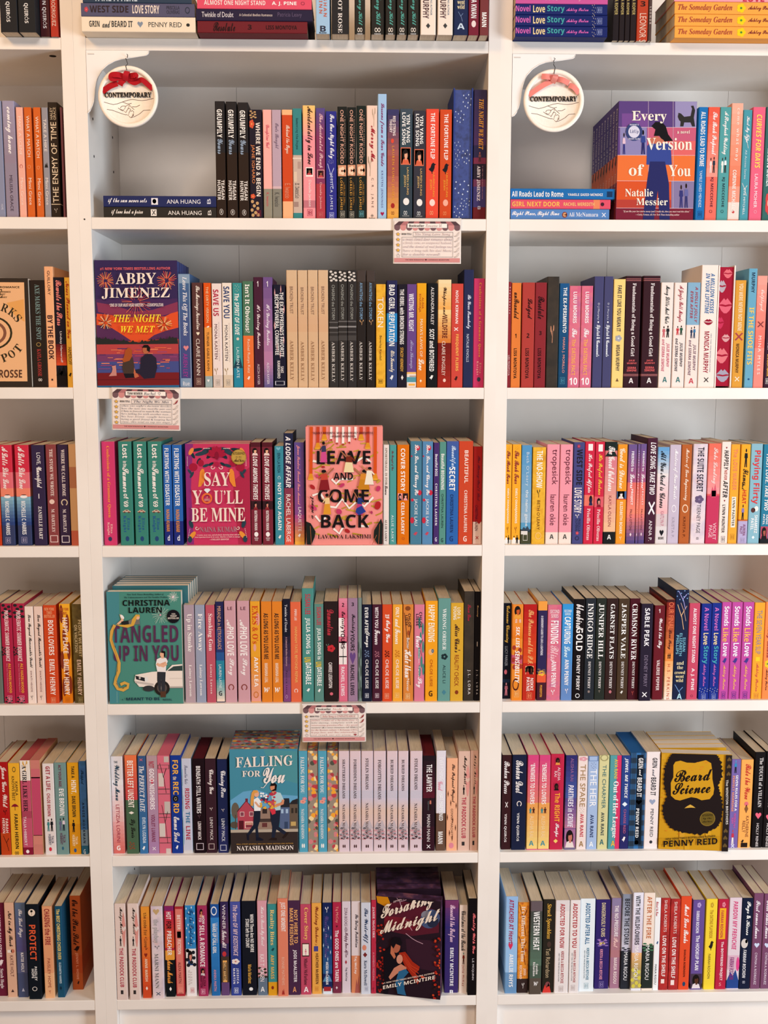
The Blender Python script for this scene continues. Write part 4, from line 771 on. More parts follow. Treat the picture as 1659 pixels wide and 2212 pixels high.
seg('L', 3, 0, 940, 8.73, 2095, .012, '''
-190 40 185 c94a2a|=:c8401c:1700,2095
50 292 185 d2344a|S:A_Latte_Like_Love:fbeae6:225,1015:26,72|b:MICHELLE_C._HARRIS:f4f4f4:1240,1885:34,64|=:e4707a:700,1000|=:ee8a70:1000,1155|>:8ab4c4:34487e:1160,1700|=:3c4468:1700,2095|@:O:f6ece8:1130,1190:28,80|@:O:5a2a24:1118,1135:36,74|@:Q:a09ab8:1925,2040:26,66
345 607 185 d2344a|S:A_Latte_Like_Love:fbeae6:225,1015:26,72|b:MICHELLE_C._HARRIS:f4f4f4:1235,1875:34,64|=:e4707a:700,1000|=:ee8a70:1000,1155|>:8ab4c4:34487e:1160,1700|=:3c4468:1700,2095|@:O:f6ece8:1130,1190:28,80|@:O:5a2a24:1118,1135:36,74|@:Q:a09ab8:1920,2035:26,66
655 893 185 392c4a|n:LOVE,:f4eeea:325,560:38,72|S:Unscripted:fbf4ee:585,990:22,78|t:ZANIELLE_HART:f0e8e4:1340,1960:40,68|#:Unscripted|@:R:f4ece8:1105,1195:46,52
925 1120 175 8e4646|t:THE_STORY_WE_WROTE:f2dcd2:260,1150:36,68|t:M._HARTLEY:f0d8d0:1390,1830:36,66|@:O:e8c8b8:1210,1300:20,70|@:F:f0d8d0:1890,2020:16,90
1140 1337 178 3b2a42|t:WHERE_WE_CALL_HOME:f0dcd2:270,1150:38,70|t:M._HARTLEY:ecdad4:1395,1835:36,66|@:W:d8c0a0:1205,1335:22,86|@:F:f0e0dc:1895,2025:16,90
1350 1505 170 d4a677|=:b87a58:600,1000|=:c8684e:1800,2095|#:TAN|!:tan mottled paperback tucked against the upright, no lettering showing, fourth shelf, left bookcase''')
PHO = '|b:PHO_LOVE:fbf2ee:570,890:22,82|S:Story:fbf0ee:915,1100:24,80|S:A:fbf2ee:500,560:22,60|bu:LE:7a4a58:355,390:26,74|#:PHO_LOVE|@:W:8a4038:1195,1265:26,78'
AL = '|b:AS_LONG_AS_YOU_LOVE_ME:2a2024:425,925:26,68|b:MARIANNA_LEAL:f8e0c8:965,1180:30,60|Tu:w:fbf0e8:1230,1285:20,78|#:AS_LONG'
JUL = '|b:JULIA_SONG_is:f4f4f0:{0}:26,74|b:UN:f0c830:{1}:16,76|b:DATEABLE:f4f4f0:{2}:30,78|b:SUSAN_LEE:c83a50:{3}:30,76|#:UNDATEABLE|@:B:f0f0ec:{4}:34,70'
seg('C', 4, 390, 1240, 5.027, 1385, .01, '''
55 166 335 b49ea6|t:Up_in_Smoke:f8f0ec:430,845:22,78|t:Lainey_Lawson:f8f0ec:985,1330:34,66|>:ae9aa6:b8a0a6:335,1385
173 279 335 9ca2b6|t:Fire_Away:f8f2f0:425,840:22,78|t:Lainey_Lawson:f8f2f0:980,1320:32,66
288 386 337 c05a6a|t:Smoking_Gun:fbe8e4:425,835:20,76|t:Lainey_Lawson:fbe8e4:980,1300:36,64
393 481 300 2a2a56|n:MIRANDA_in_RETROGRADE:e0a888:345,820:26,70|n:LAUREN_LAYNE:e8f0f0:980,1240:34,66|=:2d3c74:600,850|=:2f5a94:850,940|=:2f88a0:940,1150|>:5aa0a8:f0d8c4:1150,1385|#:RETROGRADE|bu:G:334:1270,1320:26,74
490 613 291 d0a0a8%s
628 758 291 d0a0a8%s
768 873 296 eaa632|t:EXES_&_O's:d04a24:340,760:22,82|b:AMY_LEA:fbf0e8:900,1225:36,76|@:O:e8a090:420,560:60,100|@:O:e8a898:760,840:30,60|>:e8982c:e8a090:900,1385|@:G:d07a28:1275,1345:26,78
885 997 298 e2862c%s
1002 1111 298 e2862c%s
1117 1198 270 1d1d2e|n:Twinkle_of_Doubt:e8e4e8:330,630:30,62|b:A_Celestial_Bodies_Romance:c8a0a8:685,1000:38,60|n:Patricia_Leavy:2a1a30:1050,1300:32,60|>:1a1d2c:7a4a7a:600,1200|=:844a80:1200,1385|@:G:c8a0c0:1315,1350:30,60
1200 1313 303 e26c48|n:HANNAH_TATE,_BEYOND_REPAIR:f4c070:570,1180:36,66|b:PIPER_LEE:fbe0d4:380,505:40,62|#:BEYOND_REPAIR|@:W:fbe8e0:1245,1290:32,68
1325 1448 155 4f9088%s
1456 1556 325 5f8c82%s''' % (PHO, PHO, AL, AL, JUL.format('480,870', '900,960', '960,1200', '215,440', '1240,1280'), JUL.format('590,930', '950,1010', '1010,1215', '355,555', '1245,1285')))
LIE = ':fbf6f2:870,1155:34,66'
seg('C', 4, 690, 1230, 4.484, 1265, .01, '''
48 181 310 2b1e1e|S:Damnation:c03a48:385,640:24,70|b:CARRIE_LEIGHTON:f0e4e0:900,1150:32,58|@:K:c83038/8a1c24:730,800:22,80|@:Y:6a7a70:720,760:10,40|@:O:d86a78:1190,1220:40,64
188 273 280 dc7088|S:Entirely:3a1220:405,580:20,76|b:YOURS:3a1220:585,770:26,72|b:RACHEL_LEWIS:f8e8ec:940,1225:26,66|>:e08aa0:d8607c:280,470|@:R:f6ece8:470,650:2,60|@:R:f0e4e0:700,920:4,92|@:F:b05a70:650,700:0,100|@:R:c87a8c:700,712:0,100|@:R:c87a8c:840,850:0,100|@:R:d8a0ac:700,920:48,54|bu:2:2a1018:325,362:38,66|#:Entirely_YOURS
277 370 278 a08098|S:Foolishly:1c1420:430,620:30,76|b:YOURS:1c1420:625,790:30,70|b:RACHEL_LEWIS:1c1420:920,1220:28,66|@:H:6a4a84:800,920:20,80|bu:3:1c1420:320,355:38,66|#:Foolishly_YOURS
375 410 275 7c8c86|@:Z:4a5a54:700,1265:0,100|#:SLIVER|!:narrow grey green paperback with dark leaf print and no lettering, fifth shelf, centre bookcase
415 506 340 1b1e34|b:EVER_AFTER:f4f2ee:365,620:28,64|S:Always:f4f2ee:580,755:24,80|n:CHLOE_LIESE%s|#:EVER_AFTER|@:Z:6a7a98:780,850|@:Q:d0d0d8:1200,1245:30,70
512 604 340 4b1f32|b:WITH_YOU:f6ecec:365,570:28,64|S:Forever:f6ecec:580,730:26,80|n:CHLOE_LIESE%s|#:WITH_YOU|@:Z:a86a78:790,850|@:Q:d8c0c8:1200,1245:30,70
608 702 340 d8502a|b:IF:f8eee6:435,480:30,70|S:Only_You:fbf0ea:490,710:22,80|n:CHLOE_LIESE%s|#:IF_Only|@:Z:5a1c14:785,850|@:Q:f0a888:1200,1250:26,70
707 801 340 eda63a|b:ONLY:fbf2e4:365,465:30,68|S:and_Forever:fbf2e4:480,725:26,78|n:CHLOE_LIESE%s|#:ONLY_Forever|@:Z:c87a28:780,850|@:Q:f4c880:1195,1245:26,70
808 907 340 d9863c|n:Better:f8f0e4:660,770:36,62|S:Hate_than:fbf2ea:780,1050:18,82|n:Never:f8f0e4:1055,1180:36,62|b:CHLOE/LIESE:3a2020:425,560:22,74|@:O:8a4a24:355,400:20,72|@:O:a85028:590,640:40,66|@:J:5a2c1c:420,1120:0,100|@:Q:f0c890:1200,1255:26,70
915 1013 340 da7e94|S:Once:fbeef0:640,760:18,72|n:Smitten,_Twice:f4dce0:770,1040:36,60|S:Shy:fbeef0:1045,1145:20,80|b:CHLOE/LIESE:2a2a34:410,565:18,76|@:Z:4a8a80:460,1040:40,100|@:J:6a2a34:640,860:20,100|#:Smitten
1022 1139 305 f1a424|b:HAPPY_ENDING:fbf0dc:340,705:24,76|n:CHLOE_LIESE:b04a1c:870,1135:40,62|@:O:f0b878:770,830:26,66|@:K:4a6a8a/e8d0a0:770,810:50,72|bu:G:4a2c14:1175,1230:28,66
1144 1263 280 6a9a92|t:WRONG_ORDER:eef0ea:380,780:36,66|n:ALICE_LI:1f3a40:925,1105:42,64|@:K:1f3034/6a9a92:815,875:26,80|@:D:4a8494:1165,1215:34,70
1264 1387 325 d9a836|S:Alice_Chen's:3a1c24:535,805:34,76|n:REALITY_CHECK:9a3c1c:825,1130:34,66|b:LOO_&/YOUNG:f8ecd4:355,490:20,76|#:REALITY_CHECK|@:O:8a3c1c:1170,1210:38,66
1391 1491 213 1e1817|S:Snow_Lion:a82a40:340,500:36,66|n:J.L._LORA:e8e0dc:975,1210:38,70|~:blackwood
1494 1556 215 141013|S:Yearning:c8a070:345,460:34,66|n:J.L._LORA:e8e0dc:975,1210:34,70|@:R:c8b8a8:700,745:44,56''' % (LIE, LIE, LIE, LIE))
DEV = '|t:DEVNEY_PERRY:e8e0dc:1080,1415:38,62'
seg('R', 4, 1080, 1240, 5.72, 1560, .01, '''
28 129 360/1540 151b28|S:Codename_Charming:f0c860:385,850:20,80|n:LUCY_PARKER:b8c0c8:890,1135:26,60|@:O:e07888:1180,1240:20,56|=:1f3048:1300,1340|@:V:e8a0a8/c87a8a/e890a0:1340,1500:10,86
134 269 375 e88c30|i:SEX,_LIES:fbf2ea:650,910:30,70|i:SENSIBILITY:fbf2ea:945,1340:30,72|b:NIKKI/PAYNE:f8dcd0:555,605:20,86|>:ea8a34:e07a20:640,800|=:c85a70:1000,1110|@:P:e88a34/c85a2c/e8a040:385,550:5,92|@:Z:a83a2c:880,1180:0,100|@:G:5a2418:1290,1440:10,70|@:Q:f0b878:1440,1520:26,74
274 437 375 c22a1e|S:The_Princess_and_the_P.I.:f0b070:440,1110:38,76|b:NIKKI/PAYNE:f8e8e0:1270,1450:30,82|>:b82020:d85024:375,1100|=:c03020:1250,1560|#:P.I.|@:O:e8b080:1130,1240:16,86|@:P:e8b080/6a3828/c83a34:1135,1240:20,55|@:P:e8b080/5a3020/3a2020:1135,1240:50,82|@:Q:e88a60:1465,1545:34,72
450 562 335 342a54|b:A_GARDENER'S_GUIDE_TO_LOVE_&_LIGHTNING:e8e0e8:515,1005:34,60|b:PEMBERTON:e8a040:1370,1520:34,60|=:f0a048:335,450|=:e8603c:1240,1340|=:4a2030:1340,1560|@:K:f0b840/d87a88:1190,1260:10,90|@:Z:8a6a50:1170,1230:0,100
569 738 380 d0687e|b:FINDING:fbf2f2:570,865:24,80|S:Bliss:f2c0c8:880,1080:26,82|b:ANN_PENNY:fbf0f0:1075,1400:34,68|~:blossom|bu:SECOND/SERIES:f8d8dc:440,540:16,84|@:Y:fbf0f0:1430,1490:30,66
746 882 370 4596d2|b:CAPTURING:fbf8f4:525,865:22,78|S:Love:d8ecf4:885,1030:26,76|b:ANN_PENNY:fbf4f0:1055,1375:32,68|>:3a98d8:6a8cc0:370,1560|bu:SECOND/SERIES:d8ecf4:440,510:16,84|@:Y:fbf0f0:1415,1475:36,72
886 1024 310 150f12|b:GOLD:fbf4f0:660,955:26,84|S:bluebird:f0e8e4:370,680:24,86|b:DEVNEY_PERRY:eee6e2:1000,1435:36,66|@:G:eee:1475,1530:30,70|#:GOLD
1031 1156 300 2a2f36|t:INDIGO_RIDGE:f4f0ec:360,1045:22,76%s|@:K:8a7a74/a89088:1435,1470:38,62
1162 1285 300 2b302a|t:JUNIPER_HILL:f4f0ec:365,1050:22,76%s|@:Y:b8a89a:1435,1465:40,60
1288 1428 302 36211f|t:GARNET_FLATS:f4f0ec:365,1050:34,72%s|@:K:c87a80/a85a60:1435,1475:38,62
1434 1568 305 4b3929|t:JASPER_VALE:f4f0ec:365,1045:26,72%s|@:B:e8e4dc:1440,1480:34,62
1573 1702 303 4b1622|t:CRIMSON_RIVER:f6f0ee:365,1060:22,74%s|@:Y:c85a50:1445,1495:36,62''' % ((DEV,)*5))
NLS = '|b:A_Novel:d070bc:455,735:30,74|b:Love:f0d8a0:755,905:28,76|b:Story:4aa8b4:915,1130:22,82|S:Ashley_Poston:d070bc:1140,1400:30,66|@:A:f0e8d0:1420,1475:0,100|@:Q:8a94c8:1490,1570:30,74|#:Novel_Love'
SLL = '|b:Sounds:f8f4f4:440,680:26,78|b:Like:f6b85a:695,870:18,76|b:Love:f8f4f4:875,1045:26,78|S:Ashley_Poston:f6b868:1150,1440:30,66|@:B:4a3a8a:1060,1130:24,76|@:Q:7a3a8a:1465,1555:28,72|#:Sounds_Like'
seg('R', 4, 1360, 1230, 5.548, 1590, .01, '''
106 247 412/1575 2b2234|b:SABLE_PEAK:f4eef0:460,920:30,72|n:DEVNEY_PERRY:8a7a90:1025,1405:36,66|@:X:f0ecec:1470,1530:26,70
264 388 432 6e1d28|S:Worth_the_Thy:f6e8e6:580,945:34,78|b:VALERIE_PEPPER:f0dcd8:1085,1450:36,66|bu:1:f4e4e0:475,520:36,60
405 506 362 d8603c|n:OUR_FINAL:f08058:390,720:24,84|S:Love_Song:4a1c20:720,960:26,70|n:H.S._PERKINS:c85a3c:1130,1560:34,66|=:4a1e1e:362,395|>:8a2a24:e89048:395,1100|>:f4b070:f6e2d2:1100,1590|@:C:2a1418/2a1418/2a1418:1000,1070:24,72
509 668 245 1d2644|tu:and/the:e8d8b0:1100,1195:22,78|tu:crowd/went/wild:f0dca8:1215,1350:10,90|b:SUSAN/ELIZABETH/PHILLIPS:7ab4c8:760,1040:14,84|#:crowd_wild|@:A:8ab0e0:250,380:0,100|@:J:e8b888:420,720:5,90|@:J:a8a0d8:260,480:10,100|@:J:c8a090:400,620:30,100|@:J:7aa0d0:1380,1560:5,95|bu:A:b8e0e8:1490,1550:34,70|!:navy hardback tilted forward, fireworks on its spine, lettered crowd and wild, fifth shelf
676 803 405 ca4e68|b:ALMOST_ONE_NIGHT_STAND:fbeeee:465,1120:38,68|b:A._J._PINE:fbf0f0:1185,1450:34,68|@:G:8a3048:1500,1530:40,62
819 941 410 1c318a%s
944 1057 403 1c318a%s
1062 1174 392 c2509f%s
1180 1307 392 c2509f%s
1314 1442 392 c2509f%s
1449 1573 398 f1a634|n:THE_SEVEN_YEAR_SLIP:8a86a0:490,1015:26,74|S:Ashley_Poston:d8604a:1130,1465:32,66|@:R:f8cc30:1050,1100:30,70|@:Q:d88a40:1480,1550:30,74
1578 1670 390 f08c4c|S:The_Someday_Garden:a83a40:440,1060:26,76|S:Ashley_Poston:6a2a28:1200,1450:34,70|@:K:f4c830/6a8a3a:1085,1180:20,90''' % (NLS, NLS, SLL, SLL, SLL))
PSR = '|S:PROBLEMATIC_SUMMER_ROMANCE:fbdcdc:475,1380:34,70|b:ALI_HAZELWOOD:f4b03c:1415,1945:52,74|n:New_York_Times_Bestselling_Author:f0a0a8:1415,1930:32,44|@:Z:2c2c2c:365,620:10,100|@:Z:2c2c2c:1120,1280:0,40|@:Z:2c2c2c:2010,2150:10,80|@:Q:f0a0b0:1990,2100:30,74|#:PROBLEMATIC'
LBR = '|S:Love_Beyond_Reasonable_Doubt:1f1a1c:550,1490:30,74|n:SWATI_HEGDE:8a5a5c:1545,1925:42,62|@:Y:1c1c1c:1985,2065:34,64|#:Reasonable_Doubt'
seg('L', 4, 0, 1260, 8.195, 2150, .012, '''
-140 66 350 70786e|=:8a9080:350,1200
80 274 358 b22a4a%s
282 494 358 b22a4a%s
500 648 410 f3ded2%s
662 812 410 eed0c2%s
824 1048 388 d24c24|b:BOOK_LOVERS:fbeae0:645,1275:36,78|b:EMILY_HENRY:fbeae0:1335,1975:36,76|bu:NEW_YORK/TIMES/BESTSELLER:f4a878:430,610:8,92|@:Q:f0a078:2020,2110:38,74
1108 1292 365 f1a624|b:HAPPY_PLACE:fbe6d8:600,1245:28,76|b:EMILY_HENRY:fbe6d8:1335,1975:26,74|>:f4b030:e07c14:365,2150|@:Z:8a3a20:380,2000:0,100|@:Q:c86a1c:2020,2110:30,74|bu:NEW_YORK/TIMES:c86a2c:430,560:8,92
1326 1505 370 56421e|b:ON_VACATION:d8c498:730,1225:22,50|b:PEOPLE_WE_MEET:d8c498:640,1300:60,88|b:EMILY_HENRY:f0d4c0:1345,1980:36,76|~:olive|@:Q:b0a070:2010,2110:36,80|#:VACATION''' % (PSR, PSR, LBR, LBR))
seg('C', 5, 220, 1540, 5.53, 1680, .012, '''
132 277 520 e0d8d8|S:Wedding_Menu:1f4258:615,1050:16,74|n:LETIZIA_LORINI:a83c50:1090,1550:34,64|>:ece6e6:e8b8b4:800,1300|>:e8a8a4:d87068:1300,1680|bu:THE:2a4a5a:575,600:28,60|bu:G:fbf4f0:1585,1640:28,66
302 443 503 52634a|b:BETTER_LEFT_UNSENT:fbeee2:565,1130:22,72|S:Liz_Louis:1c1c1c:1265,1495:28,76|>:ea7a4c:cc4a4c:503,1040|=:4f6a50:1040,1680|@:D:f4e8dc:1175,1210:24,70|@:Z:8a5038:1540,1630:20,70|#:UNSENT
455 553 515 3b68a2|T:The_PERFECT_DATE:f8f4f2:630,1180:18,78|b:EVELYN_LOZADA:dce8f4:1245,1555:40,80|>:3c5c88:3f78aa:515,1680|@:X:e07080:545,575:24,66|@:B:f4f4f4:1590,1640:30,70
560 687 512 b297aa|b:GOOD_NEIGHBORS:fbf2f4:665,1155:26,70|b:NOT:b83a50:575,655:22,72|b:VIOLET_LUMANI:8a3a58:1215,1540:34,68|@:H:c83a50:780,860:34,66|>:b89aa0:b088b0:512,1680|@:X:f0e4ec:1600,1640:36,70|#:NEIGHBORS
690 834 508 da7082|F:d96f82|@:F:5a4a48:620,670:0,100|@:R:c8b8b0:520,590:55,95|@:R:d8c8c0:720,880:6,50|@:R:c8bcb4:1060,1200:50,98|@:R:d8ccc4:1320,1480:4,52|@:J:3a2a2c:600,960:10,90|@:J:3a2a2c:1100,1560:20,90|@:R:6a4a4c:905,915:0,100|@:R:6a4a4c:965,972:0,100|@:R:6a4a4c:1200,1210:0,100|@:R:6a4a4c:1245,1252:0,100|@:R:6a4a4c:1485,1495:0,100|@:R:6a4a4c:1550,1558:0,100|@:R:d8c8c0:1620,1678:55,95|#:WINDOWS|!:paperback shelved backwards, pink page edges printed with fire escapes and windows, sixth shelf, centre bookcase
840 969 508 1c3c94|b:FOR:f8b848:555,735:22,74|b:the:fbe4c0:760,800:24,60|b:REC:f8b848:815,980:24,74|b:RD:f8b848:1075,1200:24,74|S:Emma_Lord:f4ece6:1235,1545:24,74|@:O:1c1c1c:985,1065:18,70|@:G:c8b8a0:1005,1045:34,56|@:B:f4f4f4:1580,1630:34,62|#:FOR_RECORD
973 1087 545 c9cbdb|b:RIDING:b8324a:895,1150:34,78|b:THE:3a78a0:1180,1320:36,78|b:LINE:b8324a:1345,1520:36,78|S:Samantha_Gale:8a8aa0:625,850:34,66|=:d8d4d4:1640,1680|@:Z:7ab0c8:560,1600:0,16|#:RIDING_LINE
1104 1244 548 1f0e16|E:5a1c26|b:BENEATH_STILL_WATERS:f4ecec:630,1200:30,66|b:LINNY_MACK:f0e4e4:1295,1515:36,64|@:F:d8c8d0:1555,1635:20,82|@:Y:6a5058:1215,1260:34,66|edge:x
1250 1378 548 3c222c|S:Chasing_You:f4e8e4:670,970:24,80|n:LINNY_MACK:ece0dc:1245,1520:38,66|@:F:d8c4bc:1560,1630:22,76|@:Y:e8d8d0:1130,1165:34,72
1393 1514 553 1f2850|S:Chasing_Stars:f0eef0:685,1010:18,84|n:LINNY_MACK:e8e8ec:1260,1535:36,68|@:F:d8d8e4:1575,1645:20,80|@:Y:e8d8d0:1145,1180:34,72|=:2a2f60:1350,1680'''.replace('|edge:x', ''))
FFY = '|t:FALLING_FOR_YOU:f6f0ea:580,1015:24,66|t:NATASHA_MADISON:f0ece8:1200,1560:26,60|@:K:e8a090/d86a60:1090,1140:14,82|@:K:d88a94/f0c8c0:1060,1100:40,92|@:O:f4f0ea:1615,1668:30,46|@:O:f4f0ea:1615,1668:50,66'
seg('C', 5, 480, 1530, 5.53, 1720, .012, '''
920 1024 510 58a4bc%s
1029 1147 508 9a8a7c|F:floral|!:paperback shelved backwards with floral page edges, between two sky blue FALLING spines, sixth shelf
1151 1253 510 58a4bc%s
1260 1388 508 9a8a7c|F:floral|!:paperback shelved backwards with floral page edges, beside the pale SHATTERED DREAMS spine, sixth shelf''' % (FFY, FFY))
def dreams(x0, x1, n, y0, y1, a0, a1):
    return '%d %d 304 dcc6cc|t:%s_DREAMS:4a3a3c:%d,%d:36,62|t:NATASHA_MADISON:4a3a3c:%d,%d:36,60|>:e0c8cc:d2c6d2:304,800|=:ccc4d0:720,800|>:d2c6d2:e0c2b4:800,940|>:e0c2b4:dcc2c6:940,1200|@:M:c4b6ba:1030,1120:0,100|@:Z:cf9ca2:1130,1240:0,100|@:Z:aca0a6:1110,1230:10,90|@:O:4a2c2c:1290,1325:36,48|@:O:4a2c2c:1290,1325:52,64' % (x0, x1, n, y0, y1, a0, a1)
MADGE = '|S:Madge_Maril:2a2420:{0}:40,74|b:THE_PADDOCK_CLUB:b8344c:{1}:34,70|@:V:1c1a1e/1c1a1e/1c1a1e:{2}:34,64|@:L:e09a90:{3}:62,100|@:R:3a3434:{4}:36,60|#:PADDOCK_CLUB'
seg('C', 5, 720, 1560, 4.88, 1368, .012, '\n'.join([
dreams(60, 169, 'SHATTERED', 390, 805, 865, 1240), dreams(176, 290, 'FORBIDDEN', 390, 805, 865, 1240), dreams(297, 419, 'STOLEN', 378, 710, 850, 1230),
dreams(425, 552, 'FORGOTTEN', 395, 815, 868, 1245), dreams(563, 673, 'BURIED', 393, 725, 868, 1245), dreams(681, 787, 'BURIED', 393, 725, 868, 1245), dreams(806, 933, 'STOLEN', 380, 712, 855, 1235),
'''940 1066 355 2e1a24|E:6c2228|b:THE_LAWYER:f6f0ee:445,735:30,76|n:MARNI_MANN:f0e4e2:970,1260:36,62|>:241820:5a1c2c:355,800|=:3a1a26:1100,1368|@:C:4a4a4c/c87a68/2a1a1a:790,930:34,76|@:X:e8e0e0:1290,1330:34,66|#:LAWYER
1079 1178 300 6c5142|b:EVERYTHING:f8f4f4:370,610:30,74|S:Good:e8a0b0:620,720:22,70|b:THAT_HAPPENED:f8f6f4:725,1040:32,74|b:MANN:fbf8f4:1150,1285:24,74|=:e4dde4:300,960
1188 1302 380 f2b48e|S:The_Proposal_Project:3a2420:440,845:40,76|n:GONNA_MARCHETTI:6a4434:910,1220:42,62|@:A:5a3020:700,1250:0,100|@:O:e08a9a:1270,1330:26,70
1308 1432 306 dfbaa8''' + MADGE.format('360,655', '790,1225', '660,765', '420,800', '1260,1300') + '''
1436 1528 300 dfb4a0''' + MADGE.format('345,650', '780,1215', '650,760', '420,780', '1250,1295')]))
ENE = '|b:"ENEMIES_TO_LOVERS:fbf2ee:430,865:26,66|n:ALISHA_RAI:f8d8a8:985,1215:26,62|>:d84a80:e07a70:348,850|>:eaa258:f0d080:850,1335|@:C:3a8a90/5a2a24/5a2a24:895,960:12,80|bu:A:4a94a0:1250,1300:24,66|#:ENEMIES_LOVERS'
seg('R', 5, 1070, 1560, 4.88, 1335, .012, '''
60 159 348/1342 3b1c20|S:Broken_Pieces:f0e4e0:410,755:22,78|b:YINN_QUIRÓS:ece0dc:965,1265:26,60|@:X:e8dcd8:840,900:36,66
166 313 345 1c2440|S:Broken_Deal:f0e8e4:400,750:26,76|b:YINN_QUIRÓS:e8e4e0:955,1255:34,58|@:W:e8dcd4:830,890:34,70
326 441 347 d85a80%s
446 563 347 d85a80%s
568 706 336 c42c4c|b:The_RIGHT:f8b03c:745,1050:34,74|S:Swipe:fbf0f0:1065,1210:34,70|n:ALISHA/RAI:f6dce0:475,615:26,72|@:P:b02444/5a3424/e89a48:370,450:28,74|@:P:b02444/4a2a20/1c1414:640,720:22,68|@:D:f4d070:1230,1275:30,64|#:RIGHT_Swipe
722 842 350 3a3a78|S:PARTNERS_in_CRIME:f0e8f0:660,1105:26,76|n:ALISHA_RAI:a06a98:380,625:42,70|>:33306e:4a5a9c:350,800|>:5a4a88:b87898:800,1120|=:8a7a90:1240,1335|@:P:a87098/c87a68/e8d8d0:1125,1320:2,98
850 952 358 efdcd4|n:THE_SPARE:a88458:445,895:26,80|b:AVA_RANI:c83a48:965,1210:36,70|@:K:e0a0a8/f0d8d8:365,410:10,96|@:A:8a6a50:900,960|bu:A:a88458:1255,1310:30,74
956 1064 358 a9bddd|n:THE_HEIR:fbf8f8:495,890:22,84|b:AVA_RANI:2c3a66:975,1215:34,66|@:F:5a78a8:358,410:4,96|@:A:3a4a80:425,490|bu:A:f8f8fa:1260,1310:28,68
1070 1176 350 d8d09a|n:THE_CHARMER:3f7478:450,910:36,72|b:AVA_RANI:3a4a50:950,1195:34,64|@:G:a8a070:340,410:10,90|bu:A:3f7478:1235,1290:26,66
1183 1302 350 5a9ea2|t:Out_of_Her_League:fbf4f0:620,1220:24,80|n:AVA_RANI:f8d048:390,595:38,70|@:R:d83a68:350,1335:62,100|bu:A:f0c040:1250,1305:28,62
1305 1398 352 2f4688|i:JEWEL_ME_TWICE:f6f4f2:385,800:32,74|n:CHASSE_REID:c86a8a:915,1175:38,66|=:2c2c66:1085,1335|@:D:e8f0f4:840,890:18,78|@:B:f4ece8:1205,1260:26,70
1400 1560 325 1f4870|E:2a64a0|b:GRIN:f4f0ee:375,490:50,80|S:and:f0ece8:500,565:56,74|b:BEARD_IT:f4f0ee:580,790:46,76|b:PENNY_REID:f0eeec:905,1220:44,64|~:plaid|@:R:101c2a:345,1290:40,82|@:H:a8b0c8:820,870:40,80|@:O:e8ecec:1245,1290:40,66|#:GRIN_BEARD''' % (ENE, ENE))
seg('R', 5, 1370, 1560, 5.74, 1570, .012, '''
116 286 368 f0e2de|b:GRIN:3c3a40:440,570:44,78|S:and:6a6a74:585,670:46,66|b:BEARD_IT:3c3a40:680,910:38,74|n:PENNY_REID:3a3a44:1070,1425:42,64|@:H:9aa4bc:955,1025:30,74|@:O:3a3a40:1465,1505:40,62|#:GRIN_BEARD''')
seg('R', 5, 1370, 1560, 5.74, 1585, .012, '''
1166 1277 460 7b66a4|b:SEVEN_RULES_FOR_A:fbf4f2:655,1100:48,74|b:PERFECT_MARRIAGE:f09a70:660,1110:14,38|n:REBEKAH/KIM:e85a9a:1130,1310:20,66|@:V:4a9ac0/3a8ab8/2a2a3a:470,630:14,70|@:V:c84a5a/c83a50/f4e4dc:1330,1520:14,70|@:X:f0ecf4:1515,1555:26,66
1281 1432 465 f5ac5a|S:Ride_the_Wave:c83a34:515,960:38,80|n:KATHERINE/REILLY:7a3c2c:1160,1425:30,80|@:O:e07078:985,1040:38,72|@:D:8a5a34:1020,1130:40,72|@:B:2a1c18:1455,1500:22,50|@:R:2a1c18:1495,1550:24,78
1448 1577 372 161113|t:The_TOUCH_of_a_VILLAIN:e0d8d4:440,1055:44,78|n:HOLLY_RENEE:e8dcd8:1250,1545:40,64|@:H:ea6a80:1120,1200:26,82
1582 1690 362 161113|t:HATE_of_an_ENEMY:e0d8d4:500,1060:44,78|n:HOLLY_RENEE:e8dcd8:1250,1545:40,64|@:H:ea6a80:1145,1220:30,86''')
